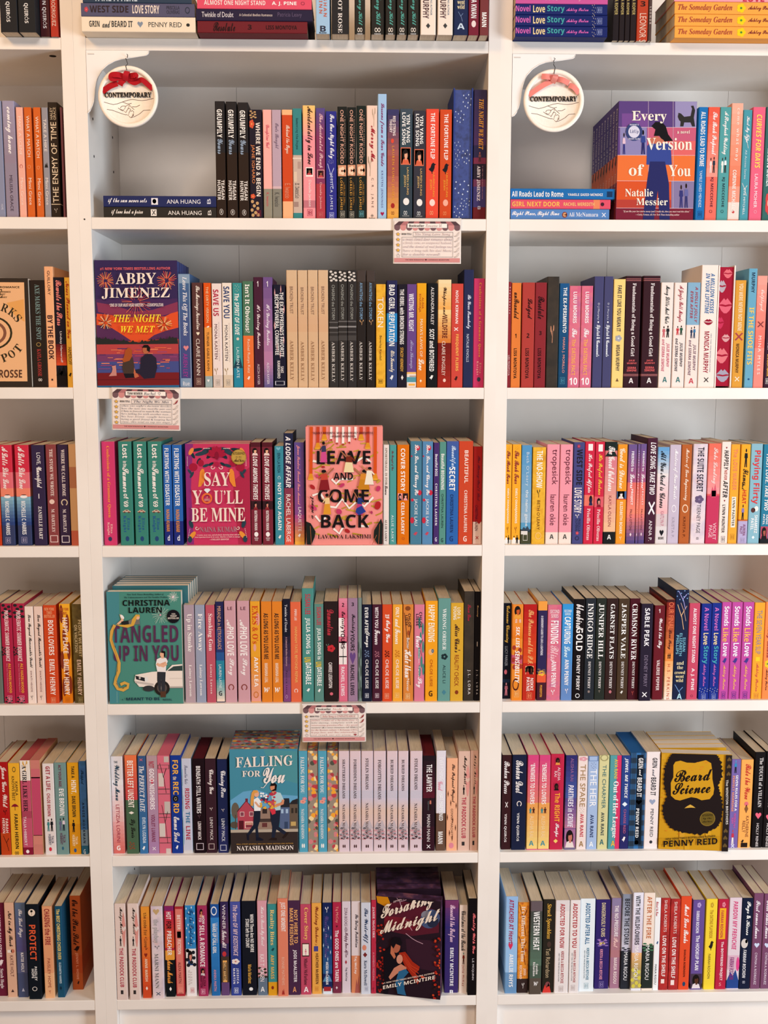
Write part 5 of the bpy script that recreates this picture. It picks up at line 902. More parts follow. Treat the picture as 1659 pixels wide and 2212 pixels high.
seg('L', 5, 0, 1590, 7.9, 2085, .012, '''
-60 18 470 1c1816
24 196 445 b8201c|S:Jana_Goes_Wild:f8e6dc:520,1215:24,86|b:FARAH/HERON:f8e0d4:1395,1665:26,84|>:b01a1c:b82420:445,1300|=:c2481e:1650,2085|#:Goes_Wild|@:Y:1c1010:1260,1345:36,80|@:J:1c1010:1700,1960:20,100
202 389 463 f0b434|n:KAMILA/KNOWS_BEST:2a2420:680,1105:30,84|b:FARAH_HERON:241c18:1325,1930:40,70|#:KNOWS_BEST|@:U:8a1c30/4a2a20:1155,1275:16,84|@:G:5a4a28:525,615:40,70|bu:∞:5a4a28:1970,2020:30,70
400 573 415 c85a74|E:c05a5c|t:A_GIRL_LIKE_HER:1c1418:500,1285:24,66|n:TALIA_HIBBERT:fbeef0:1370,1870:18,44|=:f0e4d8:415,760|=:b04a60:1280,1400|=:8a1c38:1900,2085|@:Y:e0a840:425,600:20,90|@:O:f4e8e8:1940,2000:30,62
580 746 410 d8a478|F:d08478|@:R:c85070:700,1700:4,96|@:R:d07078:560,720:4,96|@:R:d88a7c:1690,1850:4,96|#:PINK|!:paperback shelved backwards, its page edges fading from tan to pink, sixth shelf, left bookcase
780 970 470 e9dedb|b:GET_A_LIFE,:a82238:510,940:26,68|b:CHLOE_BROWN:b02238:975,1370:34,62|b:TALIA/HIBBERT:5a5a70:1670,1860:34,80|@:C:4a8a8a/1c1c22/1c1c22:1400,1625:16,88|@:O:d8384a:1895,1965:34,60
978 1181 455 7a9894|b:ACT_YOUR_AGE,:7a2a48:490,875:34,60|b:EVE_BROWN:fbf4f0:890,1360:36,76|b:TALIA/HIBBERT:6a3a58:1650,1850:32,76|@:C:6a6a8a/e0d0d8/2a3444:1385,1615:20,84|@:O:3a6a80:1885,1945:42,60
1196 1387 455 e0a020|b:TAKE_A:2a2420:510,715:40,66|b:HINT,:fbf0e0:745,985:28,78|b:DANI_BROWN:2a2420:1020,1385:36,68|b:TALIA/HIBBERT:f6dcb0:1680,1880:28,76|=:d8921c:1500,2085|@:V:1c1818/1c1818/1c1818:1425,1640:20,66|@:O:3a5a8a:1915,1985:38,62
1395 1512 430 3070a4|S:Shipped:12304a:580,820:20,70|b:ANGIE_HOCKMAN:1c2434:1135,1830:34,66|~:ocean|=:7a94a8:1600,1870|=:2f6884:1870,2085|bu:G:d0dce4:1930,2010:30,66''')
seg('C', 6, 235, 1870, 5.352, 1535, .012, '''
98 222 440/1552 e8d2c8%s
244 368 438/1552 e8d2c8%s
396 494 475/1530 e08a3a|m:the_code_for_<love⁄>:3a2420:540,975:34,72|b:ANNE_MARSH:f6dcc0:1075,1340:34,66|>:e89a3a:d8552c:475,1400|=:d2502c:1380,1535|@:H:8a2a20:1010,1060:30,66|@:D:fbe8dc:1395,1440:36,62
509 642 470/1535 e6e4e2|t:the_playboy:a8a4a0:620,895:14,66|t:MARNI_MANN:7a7674:1015,1420:26,58|~:marble|@:H:c8a878:500,570:22,76|@:Y:6a6664:925,965:20,80|@:X:4a5a70:1460,1500:30,70|#:playboy
664 770 468/1515 b8263c|b:HOT:f8ece8:530,620:22,74|b:FOR:1c1414:640,730:22,74|b:PREACHER:f8ece6:750,1035:26,74|S:Anne_Marsh:f0a048:1090,1360:20,80|=:8a2a68:468,520|>:b8244a:d8602c:520,950|=:e8a040:980,1090|=:12181c:1090,1515|@:D:f4ece8:1400,1450:36,64|#:PREACHER
781 883 475/1508 b03038|b:BETTER:f8e4d8:565,740:30,66|b:FICTION:f8e4d8:850,1025:30,66|n:ALEXA_MARTIN:6a1c28:1115,1360:30,62|@:R:e08072:500,1480:12,88|@:R:a82838:760,835:26,70|@:Q:f0a090:1410,1475:26,72|#:BETTER_FICTION
900 1018 458/1505 f0e8e6|S:By_the_Bootstraps:144a80:500,930:24,84|t:ALEXA/MARTIN:c8b8b4:1205,1380:20,60|=:3a8cc8:458,960|@:A:f4f8fa:470,720:0,100|@:A:f4f8fa:700,930:0,100|@:Z:22242e:960,1170:0,100|@:P:f0e8e4/d88a78/2a4a80:970,1150:10,80|@:Q:d88a90:1410,1470:40,76|#:Bootstraps
1040 1150 462/1508 a8345e|b:SELL_A_ROMANCE:fbeef0:685,1170:24,74|b:HOW/TO:fbeef0:575,675:20,78|b:ALEXA/MARTIN:5a1830:1260,1410:20,78|@:P:a8345e/c87a5a/d89a80:495,595:20,70|@:P:8a2848/c88068/d8d0d0:1180,1270:20,78|@:Q:f0b0c8:1425,1485:26,70|#:SELL_ROMANCE
1190 1288 448/1503 2b70b6|b:WAKE-UP_CALL_GIRL:f4f4f0:665,1015:24,66|n:THE_BILLIONAIRE'S:f0e8e0:655,890:70,84|n:ANNIKA_MARTIN:f0a0a8:1200,1450:30,60|=:2458a0:448,600|@:G:f0f0f4:470,575:10,80|>:3a88cc:2a70b0:600,1503
1303 1396 418/1500 3a2c58|n:WINNER:f4e8ec:450,735:28,66|S:Takes_All:fbeef0:745,950:22,76|b:EMILY_MARTIN:f8c888:1110,1335:34,62|>:382c58:6a3a58:418,900|=:4a3a30:1050,1350|=:6a4a78:1350,1500|@:F:f0b060:1095,1345:24,76|@:O:c83a40:990,1050:20,70
1416 1533 418/1500 3a4a98|S:The_Dare_OF_MY_EXISTENCE:e8c8d0:450,1040:30,76|b:JESSICA/MARTIN:f4f0f4:1180,1370:20,78|>:5058a4:34428c:418,1200|@:K:f0e0d8/c87a70:1075,1140:10,88|@:Q:d8dcf0:1410,1475:30,72|#:Dare_EXISTENCE''' % (MADGE.format('485,790', '950,1405', '810,930', '500,960', '1440,1485'), MADGE.format('490,795', '955,1410', '815,930', '500,960', '1440,1485')))
seg('C', 6, 520, 1870, 5.352, 1490, .012, '''
24 186 410/1498 171b26|b:WHEN_There_Are_NO_MORE/STARS_left_to_COUNT:f4f0ec:560,1000:28,86|b:Maria_Martinez:e8b050:1140,1360:40,66|#:STARS_COUNT|@:O:eee:1405,1445:46,74
202 311 405/1498 dda2ac|S:How_to_Break_My_Heart:fbeaec:470,925:26,74|n:KAT_T._MASEN:fbeeee:1020,1340:24,68|@:Z:3a3428:1170,1300:0,100|=:6a7a8c:1290,1498|bu:A:f0f0f0:1400,1455:28,70|#:Break_Heart
320 426 445/1500 3f9090|t:Reality_Bites:f8d080:505,920:20,72|b:AMY_MASS:e8b860:1030,1310:30,66|=:e0a024:1345,1500|@:B:1f4a50:950,990:34,76|@:O:8a3020:1390,1430:34,62
434 553 380/1508 e2866a|b:JUST_ONE_MOMENT:fbf2ec:425,760:24,78|n:RONNIE_MATHEWS:f0c0a8:1055,1380:36,64|@:M:a8342c:1420,1490:36,64
555 690 405/1495 4c2c4a|b:NOT_HERE_TO/MAKE_FRIENDS:f0b070:485,920:14,82|b:JODI_McALISTER:f4ecee:975,1345:38,72|#:MAKE_FRIENDS|bu:A:e8a070:1400,1460:36,66
695 816 447/1490 c24e68|t:Cover_Story:f8c870:480,860:30,76|t:Mhairi_McFarlane:3a1c24:1070,1380:34,66|@:R:f4ead8:900,1045:18,82|@:F:5a3030:895,1050:16,84|@:V:c85a6a/d87a8a/e0a0b0:960,1035:34,66|bu:A:fbf0f0:1400,1460:30,74
825 937 433/1482 ebaa50|S:Wedding_Dashers:8a3420:465,890:26,72|b:HEATHER_McBREEN:5a2c20:1010,1370:40,68|@:R:4a4a90:930,990:22,66|@:Y:8a3a2c:900,930:30,60|@:Q:d89040:1395,1450:30,66
949 1057 430/1482 1c2c60|S:Winter's_Small_Souls:5a4a8a:575,1070:24,74|b:HEIDI_McCAHAN:f4f0f0:1110,1375:34,62|>:1a2858:2c5a8c:430,1250|=:dce4ec:1420,1482|@:M:5a8ab0:1260,1340:0,100|@:Y:f0f0f4:475,540:24,72|@:R:a83038:1400,1450:12,88|@:A:c8d8e8:700,1100:0,100
1066 1164 424/1474 b22c4c|b:The_GOOD_ONES_are_TAKEN:fbf2f2:745,1340:28,72|n:Taj_McCoy:f0a898:470,660:30,68|@:H:4a1c24:690,715:40,60|=:7a3048:1340,1474|bu:✦:f0e0e0:1390,1430:32,60
1172 1271 414/1470 dccdd4|n:ZORA_BOOKS_HER:6a3a50:485,765:32,64|S:Happy_Ever_After:6a3a50:770,1060:26,74|b:Taj_McCoy:3a2c3a:1175,1335:38,62|@:D:a83a48:1090,1140:34,60|#:Happy_Ever
1280 1382 412/1470 e0d0d0|S:The_Dating_Prohibition:2a2030:560,945:34,78|b:Taj_McCoy:fbeee8:1045,1250:30,62|=:d88860:1040,1470|@:M:a85a50:1270,1470:40,100
1390 1501 428/1482 d0d2dc|S:The_Write-Off:1f3c64:490,890:24,74|t:Kara_McDowell:2a3a5a:1095,1385:34,64|@:O:d88a70:915,980:14,58|@:D:7a2c2c:1000,1060:22,66|@:Q:a8acc0:1395,1450:40,72|#:Write-Off
1508 1569 398/1478 ba3048|t:JAMIE_McGUIRE:f4d8dc:475,835:24,72|n:A_MOMENTS_WEDDING:e89aa4:1000,1330:30,66|#:WEDDING|@:Y:4a1420:1405,1460:24,60''')
seg('C', 6, 790, 1860, 6.144, 1810, .012, '''
1041 1222 520 40316e|S:Beneath_the_Surface:f0c8dc:580,1075:24,74|b:EMILY_MCINTIRE:f4f0f4:1145,1660:40,66|=:7a3a68:520,620|>:6a3a70:3a3070:620,900|bu:B:f4f0f4:1710,1765:36,68|bu:BLOOM:ddd:1770,1782:34,70
1233 1342 585 f2ded0|S:Christmas_at_the_Ranch:3a3230:655,1190:26,78|n:Julia_McKay:b83a34:1385,1660:34,66|@:V:4a8a80/8a3020/5a2c20:1210,1370:30,80
1350 1475 500/1780 110c10|S:Reality_With_You:f0787a:690,1230:40,84|n:L.E._MCQUINN:d8d0d0:1290,1580:46,72''')
seg('R', 6, 1070, 1860, 5.53, 1580, .012, '''
110 252 425/1580 9cc2e6|S:ATTACHED_AT_Heart:a82c54:460,985:28,66|b:AMELIE_RHYS:fbf8f6:1110,1505:34,68|=:6f98c0:1330,1580|@:H:d8385c:975,1060:26,62|>:98bce4:a6cae8:425,980
256 388 495/1575 c8701f|t:It's_Different_This_Time:f6e4d2:540,1205:30,66|b:JOSS/RICHARD:f6d8c0:1240,1410:18,80|~:leaf|=:3a2a28:1405,1575|@:J:6a2c14:520,900:0,100|@:J:6a2c14:900,1240:0,100|@:Y:f0e8e0:1455,1520:40,70
403 543 480/1592 4e5e50|b:WESTERN_HEAT:fbf6f2:605,1065:26,78|b:Caroline/Richardson:f2ece6:1205,1375:28,72|=:6a5c60:480,600|>:4a4c48:5c7462:600,1250|=:5e5248:1400,1592|Tu:w:f4f0ec:1440,1490:36,76
552 692 460/1570 2c2820|T:Struck_Speechless:f0b84a:510,930:26,70|n:Tati_Richardson:c8b08a:1040,1395:30,66|@:O:4a3830:960,1030:38,72|@:M:d84038:1450,1570:5,80|@:O:8a4a4c:1440,1500:30,70
699 865 470/1575 ece2de|b:ADDICTED_FOR_NOW:b83a40:510,1040:34,66|b:KRISTA_&_BECCA_RITCHIE:b04a4c:1075,1460:46,66|n:NEW_YORK_TIMES_BESTSELLING_AUTHORS:5a5a60:1100,1440:28,36|=:e2d8d6:470,600|@:Q:c8b8b4:1490,1560:34,66
872 991 468/1575 ece2de|b:ADDICTED_TO_YOU:b83a40:505,1040:28,72|b:KRISTA_&_BECCA_RITCHIE:b04a4c:1065,1450:44,66|n:NEW_YORK_TIMES_BESTSELLING_AUTHORS:5a5a60:1095,1430:24,34|@:Q:c8b8b4:1480,1545:24,64
993 1168 450/1555 e8eef0|b:ADDICTED_AFTER_ALL:2c6a94:500,995:36,66|b:KRISTA_&_BECCA_RITCHIE:3a7a94:1035,1420:48,66|n:NEW_YORK_TIMES_BESTSELLING_AUTHORS:5a6a70:1065,1400:32,40|@:Q:a8c0c8:1455,1525:36,66
1180 1348 462/1525 352668|b:DANGEROUSLY_OURS:dcc8a0:495,905:38,66|b:KRISTA_&_BECCA_RITCHIE:e89ab0:1050,1415:34,54|@:Y:a878b0:930,1010:10,90|@:O:e0c070:960,1010:24,70|@:Z:8a6ab0:930,1020:10,90|@:Q:8a7ab0:1435,1510:34,66
1361 1480 443/1520 a8788c|b:THE_NO-PRESSURE:f4e8e8:530,905:32,70|S:Post:f4c8c0:910,1030:30,72|b:MARIA_RIGOU:f2dcd8:1150,1465:36,68|>:8f80a0:b47a80:443,1150|#:NO-PRESSURE
1489 1606 398/1528 b0aabc|b:BEFORE_THE_STORM:2c2c34:445,1000:26,74|n:MARIA_RIGOU:f4f0f0:1085,1425:30,68|>:8a90a0:c8c4d0:398,1050|=:2c2e36:1080,1528|@:Z:2c2e36:1030,1110:0,100''')
TRUE = '|S:First_comes_Amor:f4e8ec:470,930:24,66|n:CYNTHIA_A._RODRIGUEZ:f0dce8:1095,1480:34,58|@:H:d0d8ec:980,1040:24,76|#:First_comes'
seg('R', 6, 1360, 1860, 5.548, 1525, .012, '''
10 133 380 e6e2ea|b:WITH_THE_WILDFLOWERS:2a2a30:415,1005:26,70|n:MARIA_RIGOU:fbf4ec:1010,1420:26,66|>:e8e4ee:d8c8d4:380,1100|>:eeb880:b89a60:1100,1300|=:b0a070:1300,1525|@:Z:d8c850:1280,1520:0,100
138 270 382 f3dfcf|b:AFTER_THE_FIRE:c8744a:425,930:32,72|n:MARIA_RIGOU:f4f0ec:1010,1425:30,64|=:2a322e:1010,1525|@:Z:4a7a58:980,1080:0,100
272 341 440 f2f0ee|S:Behind_the_Fame:c84a50:485,660:20,60|n:MARIA_RIGOU:2c2c30:1235,1480:30,62|@:B:3a5a88:960,1000:40,80
343 453 445 a92524|b:LOVE_ON_THE_SHELF:fbf0ea:890,1385:28,68|n:SHEILA_ROBERTS:f4dcd4:465,850:36,66|~:redwood|@:R:f4e0d8:1415,1465:26,62
458 575 455 a92524|b:LOVE_ON_THE_SHELF:fbf0ea:910,1405:28,68|n:SHEILA_ROBERTS:f4dcd4:485,870:36,66|~:redwood|@:R:f4e0d8:1425,1485:26,62
579 706 423 e2522e|S:Must_Love_Books:fbf0ea:525,985:36,78|b:SHAUNA_ROBINSON:4a1810:1060,1390:44,62|@:O:2a4a68:1445,1500:40,68
722 864 468 6b5294|b:The_HOOKUP_PLAN:f6f0f4:890,1310:34,66|b:FARRAH_ROCHON:f2ecf2:595,865:30,56|@:K:b8a0d0/7a5a9a:495,560:34,68|@:P:4a3a4c/5a3424/e8d8d8:1350,1525:5,95|=:2c2630:1470,1525
880 1013 455 f2d23e|b:The_DATING_PLAYBOOK:b88a28:585,925:36,66|n:FARRAH_ROCHON:6a5028:1110,1410:34,56|@:B:2a2420:955,1070:34,80|@:K:c8a030/f0d860:495,560:38,66
1021 1148 458 ba2644|b:The_BOYFRIEND_PROJECT:f8e4e4:965,1430:36,66|b:FARRAH_ROCHON:b82444:590,920:28,54|@:R:f0b028:565,935:16,76|@:K:e08a98/b82444:490,555:36,68|bu:S:e88a90:1455,1495:34,58
1155 1302 440 e0ccd2|i:PARDON_MY_FRENCHIE:d8407a:480,1060:32,68|i:FARRAH_ROCHON:8a2a70:1150,1420:20,56|=:dab0c0:1130,1300|=:2c4a8c:1430,1525|@:O:e04a8c:1150,1320:74,100|@:M:2c4a8c:1300,1440:0,100
1307 1436 445 171f38|S:Pugs_&_Kisses:f4f0ec:480,890:30,80|i:FARRAH_ROCHON:e8e4e4:1060,1400:26,56|@:O:d8ccc4:930,1045:4,66|@:O:6a5a54:940,985:40,62|bu:∞:b8b8c4:1430,1470:30,56
1442 1557 388 7c4c6a%s
1563 1680 393 7c4c6a%s''' % (TRUE, TRUE))
seg('L', 6, 0, 1870, 6.468, 1840, .012, '''
-40 106 520/1820 6e213a|b:YOU_DESERVE_EACH_OTHER:f4dce0:540,1280:34,66|t:Sarah_Hogle:f4e4e4:1435,1715:34,72|@:B:f0e0e0:1310,1400:24,80|#:DESERVE
112 247 518/1835 e2b498|S:Not_in_My_Book:2a1c1c:640,1130:24,76|n:KATIE_HOLT:7a4a44:1250,1550:40,72|@:R:f4e4d8:1175,1215:16,60|@:O:c87a60:1165,1220:50,90|bu:▲:4a2c2c:1725,1765:36,70
256 401 520/1838 5c6082|S:The_Last_Page:f0e8e8:605,1000:24,72|b:KATIE_HOLT:f2ecec:1210,1485:42,70|>:60708a:5a5484:520,1200|=:4c5474:1500,1838|bu:▲:b8b8cc:1705,1755:36,68
410 584 540/1866 131b24|b:PROTECT:e8623c:815,1325:22,74|b:PAISLEY/HOPE:f0ece8:1405,1605:28,72|@:O:f0dcc8:605,705:20,76|@:Y:1c1c1c:625,690:34,62|@:O:7a2a2c:620,650:38,56|@:G:e0d8d0:1690,1750:28,68
632 766 568/1850 e8a478|b:CHASING_the_FIRE:9a2c34:600,1110:26,82|n:PAISLEY_HOPE:a85440:1290,1705:38,68|=:f0b888:1500,1850|@:Y:a83430:1740,1785:40,68
808 908 568/1840 1f5470|b:The_BEST_CHRISTMAS_CHOIR_EVER:f4d87a:605,1310:24,72|b:ELIZABETH_HARRIS:c8dce4:1350,1645:34,64|@:D:143044:1680,1740:32,64
1017 1165 422/1732 b4582c|S:On_the_Plus_Side:2a1412:470,1110:24,76|b:JENNY_L._HOWE:e89a7a:1220,1590:36,64|@:B:2a1412:1120,1200:22,86|=:b04c26:1250,1500|@:B:2a1412:1610,1660:44,68''')
# ------------------------------------------------------------------ books shown face out
def art_night(A):
    A.rect('3b2c58', 62, 66, 1136, 640); A.rect('4c2f5c', 62, 560, 1136, 800); A.rect('c8503a', 62, 780, 1140, 1130)
    A.poly('e0562c', [(100, 740), (300, 760), (420, 860), (640, 820), (840, 860), (960, 780), (1125, 700), (1130, 1000), (800, 1090), (420, 1080), (110, 900)])
    A.poly('5a3058', [(100, 880), (260, 900), (420, 1000), (540, 1080), (100, 1090)]); A.poly('5a3058', [(1130, 920), (960, 960), (820, 1010), (740, 1070), (1130, 1060)])
    A.poly('8a3a58', [(100, 600), (330, 640), (560, 720), (800, 700), (1120, 600), (1125, 720), (900, 780), (420, 790), (120, 720)])
    for x, y, r, c in ((210, 330, 120, ['e87a4a', 'f0a060', 'd85a50']), (985, 335, 125, ['f0503a', 'e87a5a', 'f4a070']), (600, 600, 215, ['c84a4a', 'e8805a', 'b84458']), (215, 850, 105, ['e8a050', 'e8d8b8', '3a3a40', 'e06a3a']), (950, 880, 105, ['e8d8a8', 'f0b050', '4a3a30', 'e8603a'])): A.burst(c, x, y, r, 26, 6)
    tr = [(100, 1130)]
    for i in range(27): tr += [(105 + i*38, 1075 - abs(i-13)*5 + (i % 3)*16), (124 + i*38, 1098 - abs(i-13)*4)]
    A.poly('2c2e2c', tr + [(1136, 1130)])
    A.rect('b84848', 60, 1120, 1136, 1260); A.rect('7a3f68', 60, 1240, 1136, 1350); A.rect('4a528c', 60, 1330, 1136, 1470)
    rr = random.Random(3)
    for i in range(46):
        x, y = rr.uniform(130, 1020), rr.uniform(1130, 1430); A.rect(rr.choice(['e8704a', 'c84a5a', 'f08a60', '5a3a68', '9a4a78']), x, y, x + rr.uniform(40, 150), y + rr.uniform(5, 11))
    A.rect('7a2226', 60, 1465, 1140, 1625); A.rect('5e1a1e', 60, 1545, 1140, 1552); A.rect('2f6a94', 60, 1618, 1140, 1652)
    # the couple and the small dog on the dock
    A.poly('c06a4a', [(560, 1340), (590, 1440), (640, 1510), (590, 1530), (535, 1450), (530, 1350)])
    A.poly('4a3a32', [(450, 1300), (560, 1280), (580, 1390), (570, 1480), (450, 1480), (430, 1400)]); A.poly('1c1a22', [(445, 1475), (575, 1475), (580, 1525), (470, 1530)])
    A.poly('a85428', [(470, 1190), (510, 1158), (550, 1190), (550, 1270), (520, 1320), (450, 1340), (432, 1320), (455, 1260)])
    A.poly('2b2638', [(660, 1290), (720, 1240), (790, 1240), (850, 1290), (862, 1400), (830, 1530), (700, 1540), (640, 1480), (600, 1470), (590, 1430), (650, 1420)])
    A.ell('b86a48', 722, 1190, 38, 50); A.poly('1c1414', [(675, 1160), (700, 1130), (750, 1130), (778, 1165), (770, 1215), (735, 1200), (735, 1165), (700, 1165)])
    A.poly('c88a80', [(300, 1385), (350, 1375), (355, 1420), (362, 1500), (265, 1505), (300, 1460), (310, 1420)])
    t = 'title_lettering'
    A.txt('author_lettering', 'b', 'e4686a', '#1 NEW YORK TIMES BESTSELLING AUTHOR', 145, 165, 1035, 202); A.txt('author_lettering', 't', 'f2e2d2', 'ABBY', 345, 235, 850, 375); A.txt('author_lettering', 't', 'f2e2d2', 'JIMENEZ', 170, 425, 1030, 562)
    A.txt('author_lettering', 'b', 'e8d8d4', '“ONE OF OUR MUST-READ WRITERS.” —COSMOPOLITAN', 265, 618, 945, 658)
    A.txt(t, 'T', 'f6d83a', 'THE NIGHT', 315, 755, 905, 850); A.txt(t, 'T', 'f6d83a', 'WE MET', 405, 897, 830, 978)
faceout('C', 2, 190, 550, 5.72, (62, 68), (1115, 80), (128, 1638), (1135, 1645), '3a2c58', art_night, 'dark blue hardback facing out, its cover showing a couple watching fireworks over a lake', Y0=.006, th=.03, copies=4, edge='night', name='hardcover_book', spine='2c2444',
        copylabel='dark blue hardback, one of the identical copies lined up behind the fireworks cover', group='hardbacks lined up behind the fireworks cover')
def art_say(A):
    A.rect('c93a62', 925, 265, 1578, 1270); A.poly('8e3078', [(928, 268), (1010, 268), (985, 700), (1010, 1260), (940, 1260)]); A.poly('b02c4c', [(1400, 640), (1575, 500), (1575, 1262), (1450, 1262)])
    L = '2c4450'; R = 'a61c3c'
    for s in (-1, 1):
        X = lambda d: 1245 + s*d
        for d, y, rx, ry, ro in ((90, 330, 62, 20, 18), (150, 365, 70, 20, 14), (200, 330, 60, 16, 10), (80, 395, 30, 16, 40), (180, 440, 34, 16, 60), (60, 470, 30, 13, 30), (110, 485, 34, 14, 20), (250, 575, 36, 13, 60), (270, 545, 30, 12, -50), (240, 380, 40, 15, -60)): A.ell(L if (d % 20) else '1c3440', X(d), y, rx, ry, s*ro)
        A.ell(R, X(235), 500, 42, 40); A.ell(R, X(160), 460, 30, 34); A.ell('e89048', X(255), 345, 40, 20, s*60)
        A.ell('e8963c', X(250), 1170, 46, 22, s*50); A.ell(L, X(262), 1062, 20, 40, s*20); A.ell(L, X(275), 1210, 22, 32)
        A.poly('e88c38', [(X(150), 515), (X(130), 520), (X(118), 570), (X(128), 640), (X(160), 690), (X(188), 695), (X(176), 600), (X(170), 545)])
        for k in range(14): a = k*.42; A.line('f0e0d4', 6, [(X(205 - 22*math.cos(a)*(1-k/18)), 1098 + 22*math.sin(a)*(1-k/18)), (X(205 - 22*math.cos(a+.42)*(1-(k+1)/18)), 1098 + 22*math.sin(a+.42)*(1-(k+1)/18))])
        for k in range(12): a = k*.42; A.line('f0e0d4', 6, [(X(45 - 24*math.cos(a)*(1-k/16)), 500 + 24*math.sin(a)*(1-k/16)), (X(45 - 24*math.cos(a+.42)*(1-(k+1)/16)), 500 + 24*math.sin(a+.42)*(1-(k+1)/16))])
        for k in range(7): A.ell('f0e0d4', X(292), 400 + k*14, 4, 4, n=6); A.ell('f0e0d4', X(70 + k*10), 315, 4, 4, n=6)
        for k in range(6): A.ell('f0e0d4', X(275 + k*3), 1110 + k*16, 4, 4, n=6)
    for k in range(7): a = math.radians(-90 + (k-3)*28); A.ell(R, 1245 + 48*math.cos(a), 385 + 48*math.sin(a), 46, 18, math.degrees(a))
    A.ell('8a1634', 1245, 385, 22, 40); A.ell('b02048', 1245, 468, 22)
    A.part = 'sticker'; A.ell('a8843a', 1465, 400, 76); A.ell('c09c4c', 1465, 400, 68); A.txt('sticker', 'b', '3a2c14', 'AUTOGRAPHED', 1405, 350, 1525, 378); A.txt('sticker', 'T', '3a2c14', 'by the', 1435, 392, 1495, 408); A.txt('sticker', 'S', '3a2c14', 'Author', 1415, 412, 1520, 448); A.part = 'cover_print'
    for p in ringpolys(1145, 805, 53, 36, 22): A.poly('e8743a', p)
    A.poly('e4ecec', [(1115, 722), (1132, 708), (1166, 708), (1182, 722), (1148, 755)]); A.txt('cover_print', 'T', 'e8c0b0', 'A/NOVEL', 1118, 778, 1176, 832)
    t = 'title_lettering'
    A.txt(t, 't', 'f2dfd0', 'SAY', 1110, 548, 1372, 685); A.txt(t, 't', 'f2dfd0', 'Y', 1003, 727, 1095, 862); A.txt(t, 't', 'f2dfd0', 'U’LL', 1212, 727, 1502, 862); A.txt(t, 't', 'f2dfd0', 'BE MINE', 985, 900, 1525, 1036)
    A.txt('author_lettering', 't', 'a8848c', 'NAINA KUMAR', 1070, 1085, 1438, 1136)
    A.txt('author_lettering', 'T', 'f0d4cc', '“A warm, sweet, sexy, and absolutely charming debut with the/most important lesson in its center. Real love is built on courage.”', 1022, 1158, 1482, 1195); A.txt('author_lettering', 'T', 'f0d4cc', '—COLLEEN HOOVER', 1165, 1202, 1358, 1218)
faceout('C', 3, 200, 900, 4.608, (930, 270), (1570, 270), (942, 1265), (1575, 1270), 'c93a62', art_say, 'magenta paperback facing out, lettered SAY YOU’LL BE MINE among flowers', Y0=.012, th=.024, copies=3, spine='3a5aa8',
        copylabel='magenta paperback, one of the identical copies hidden behind the flowered cover', group='paperbacks lined up behind the flowered magenta cover')
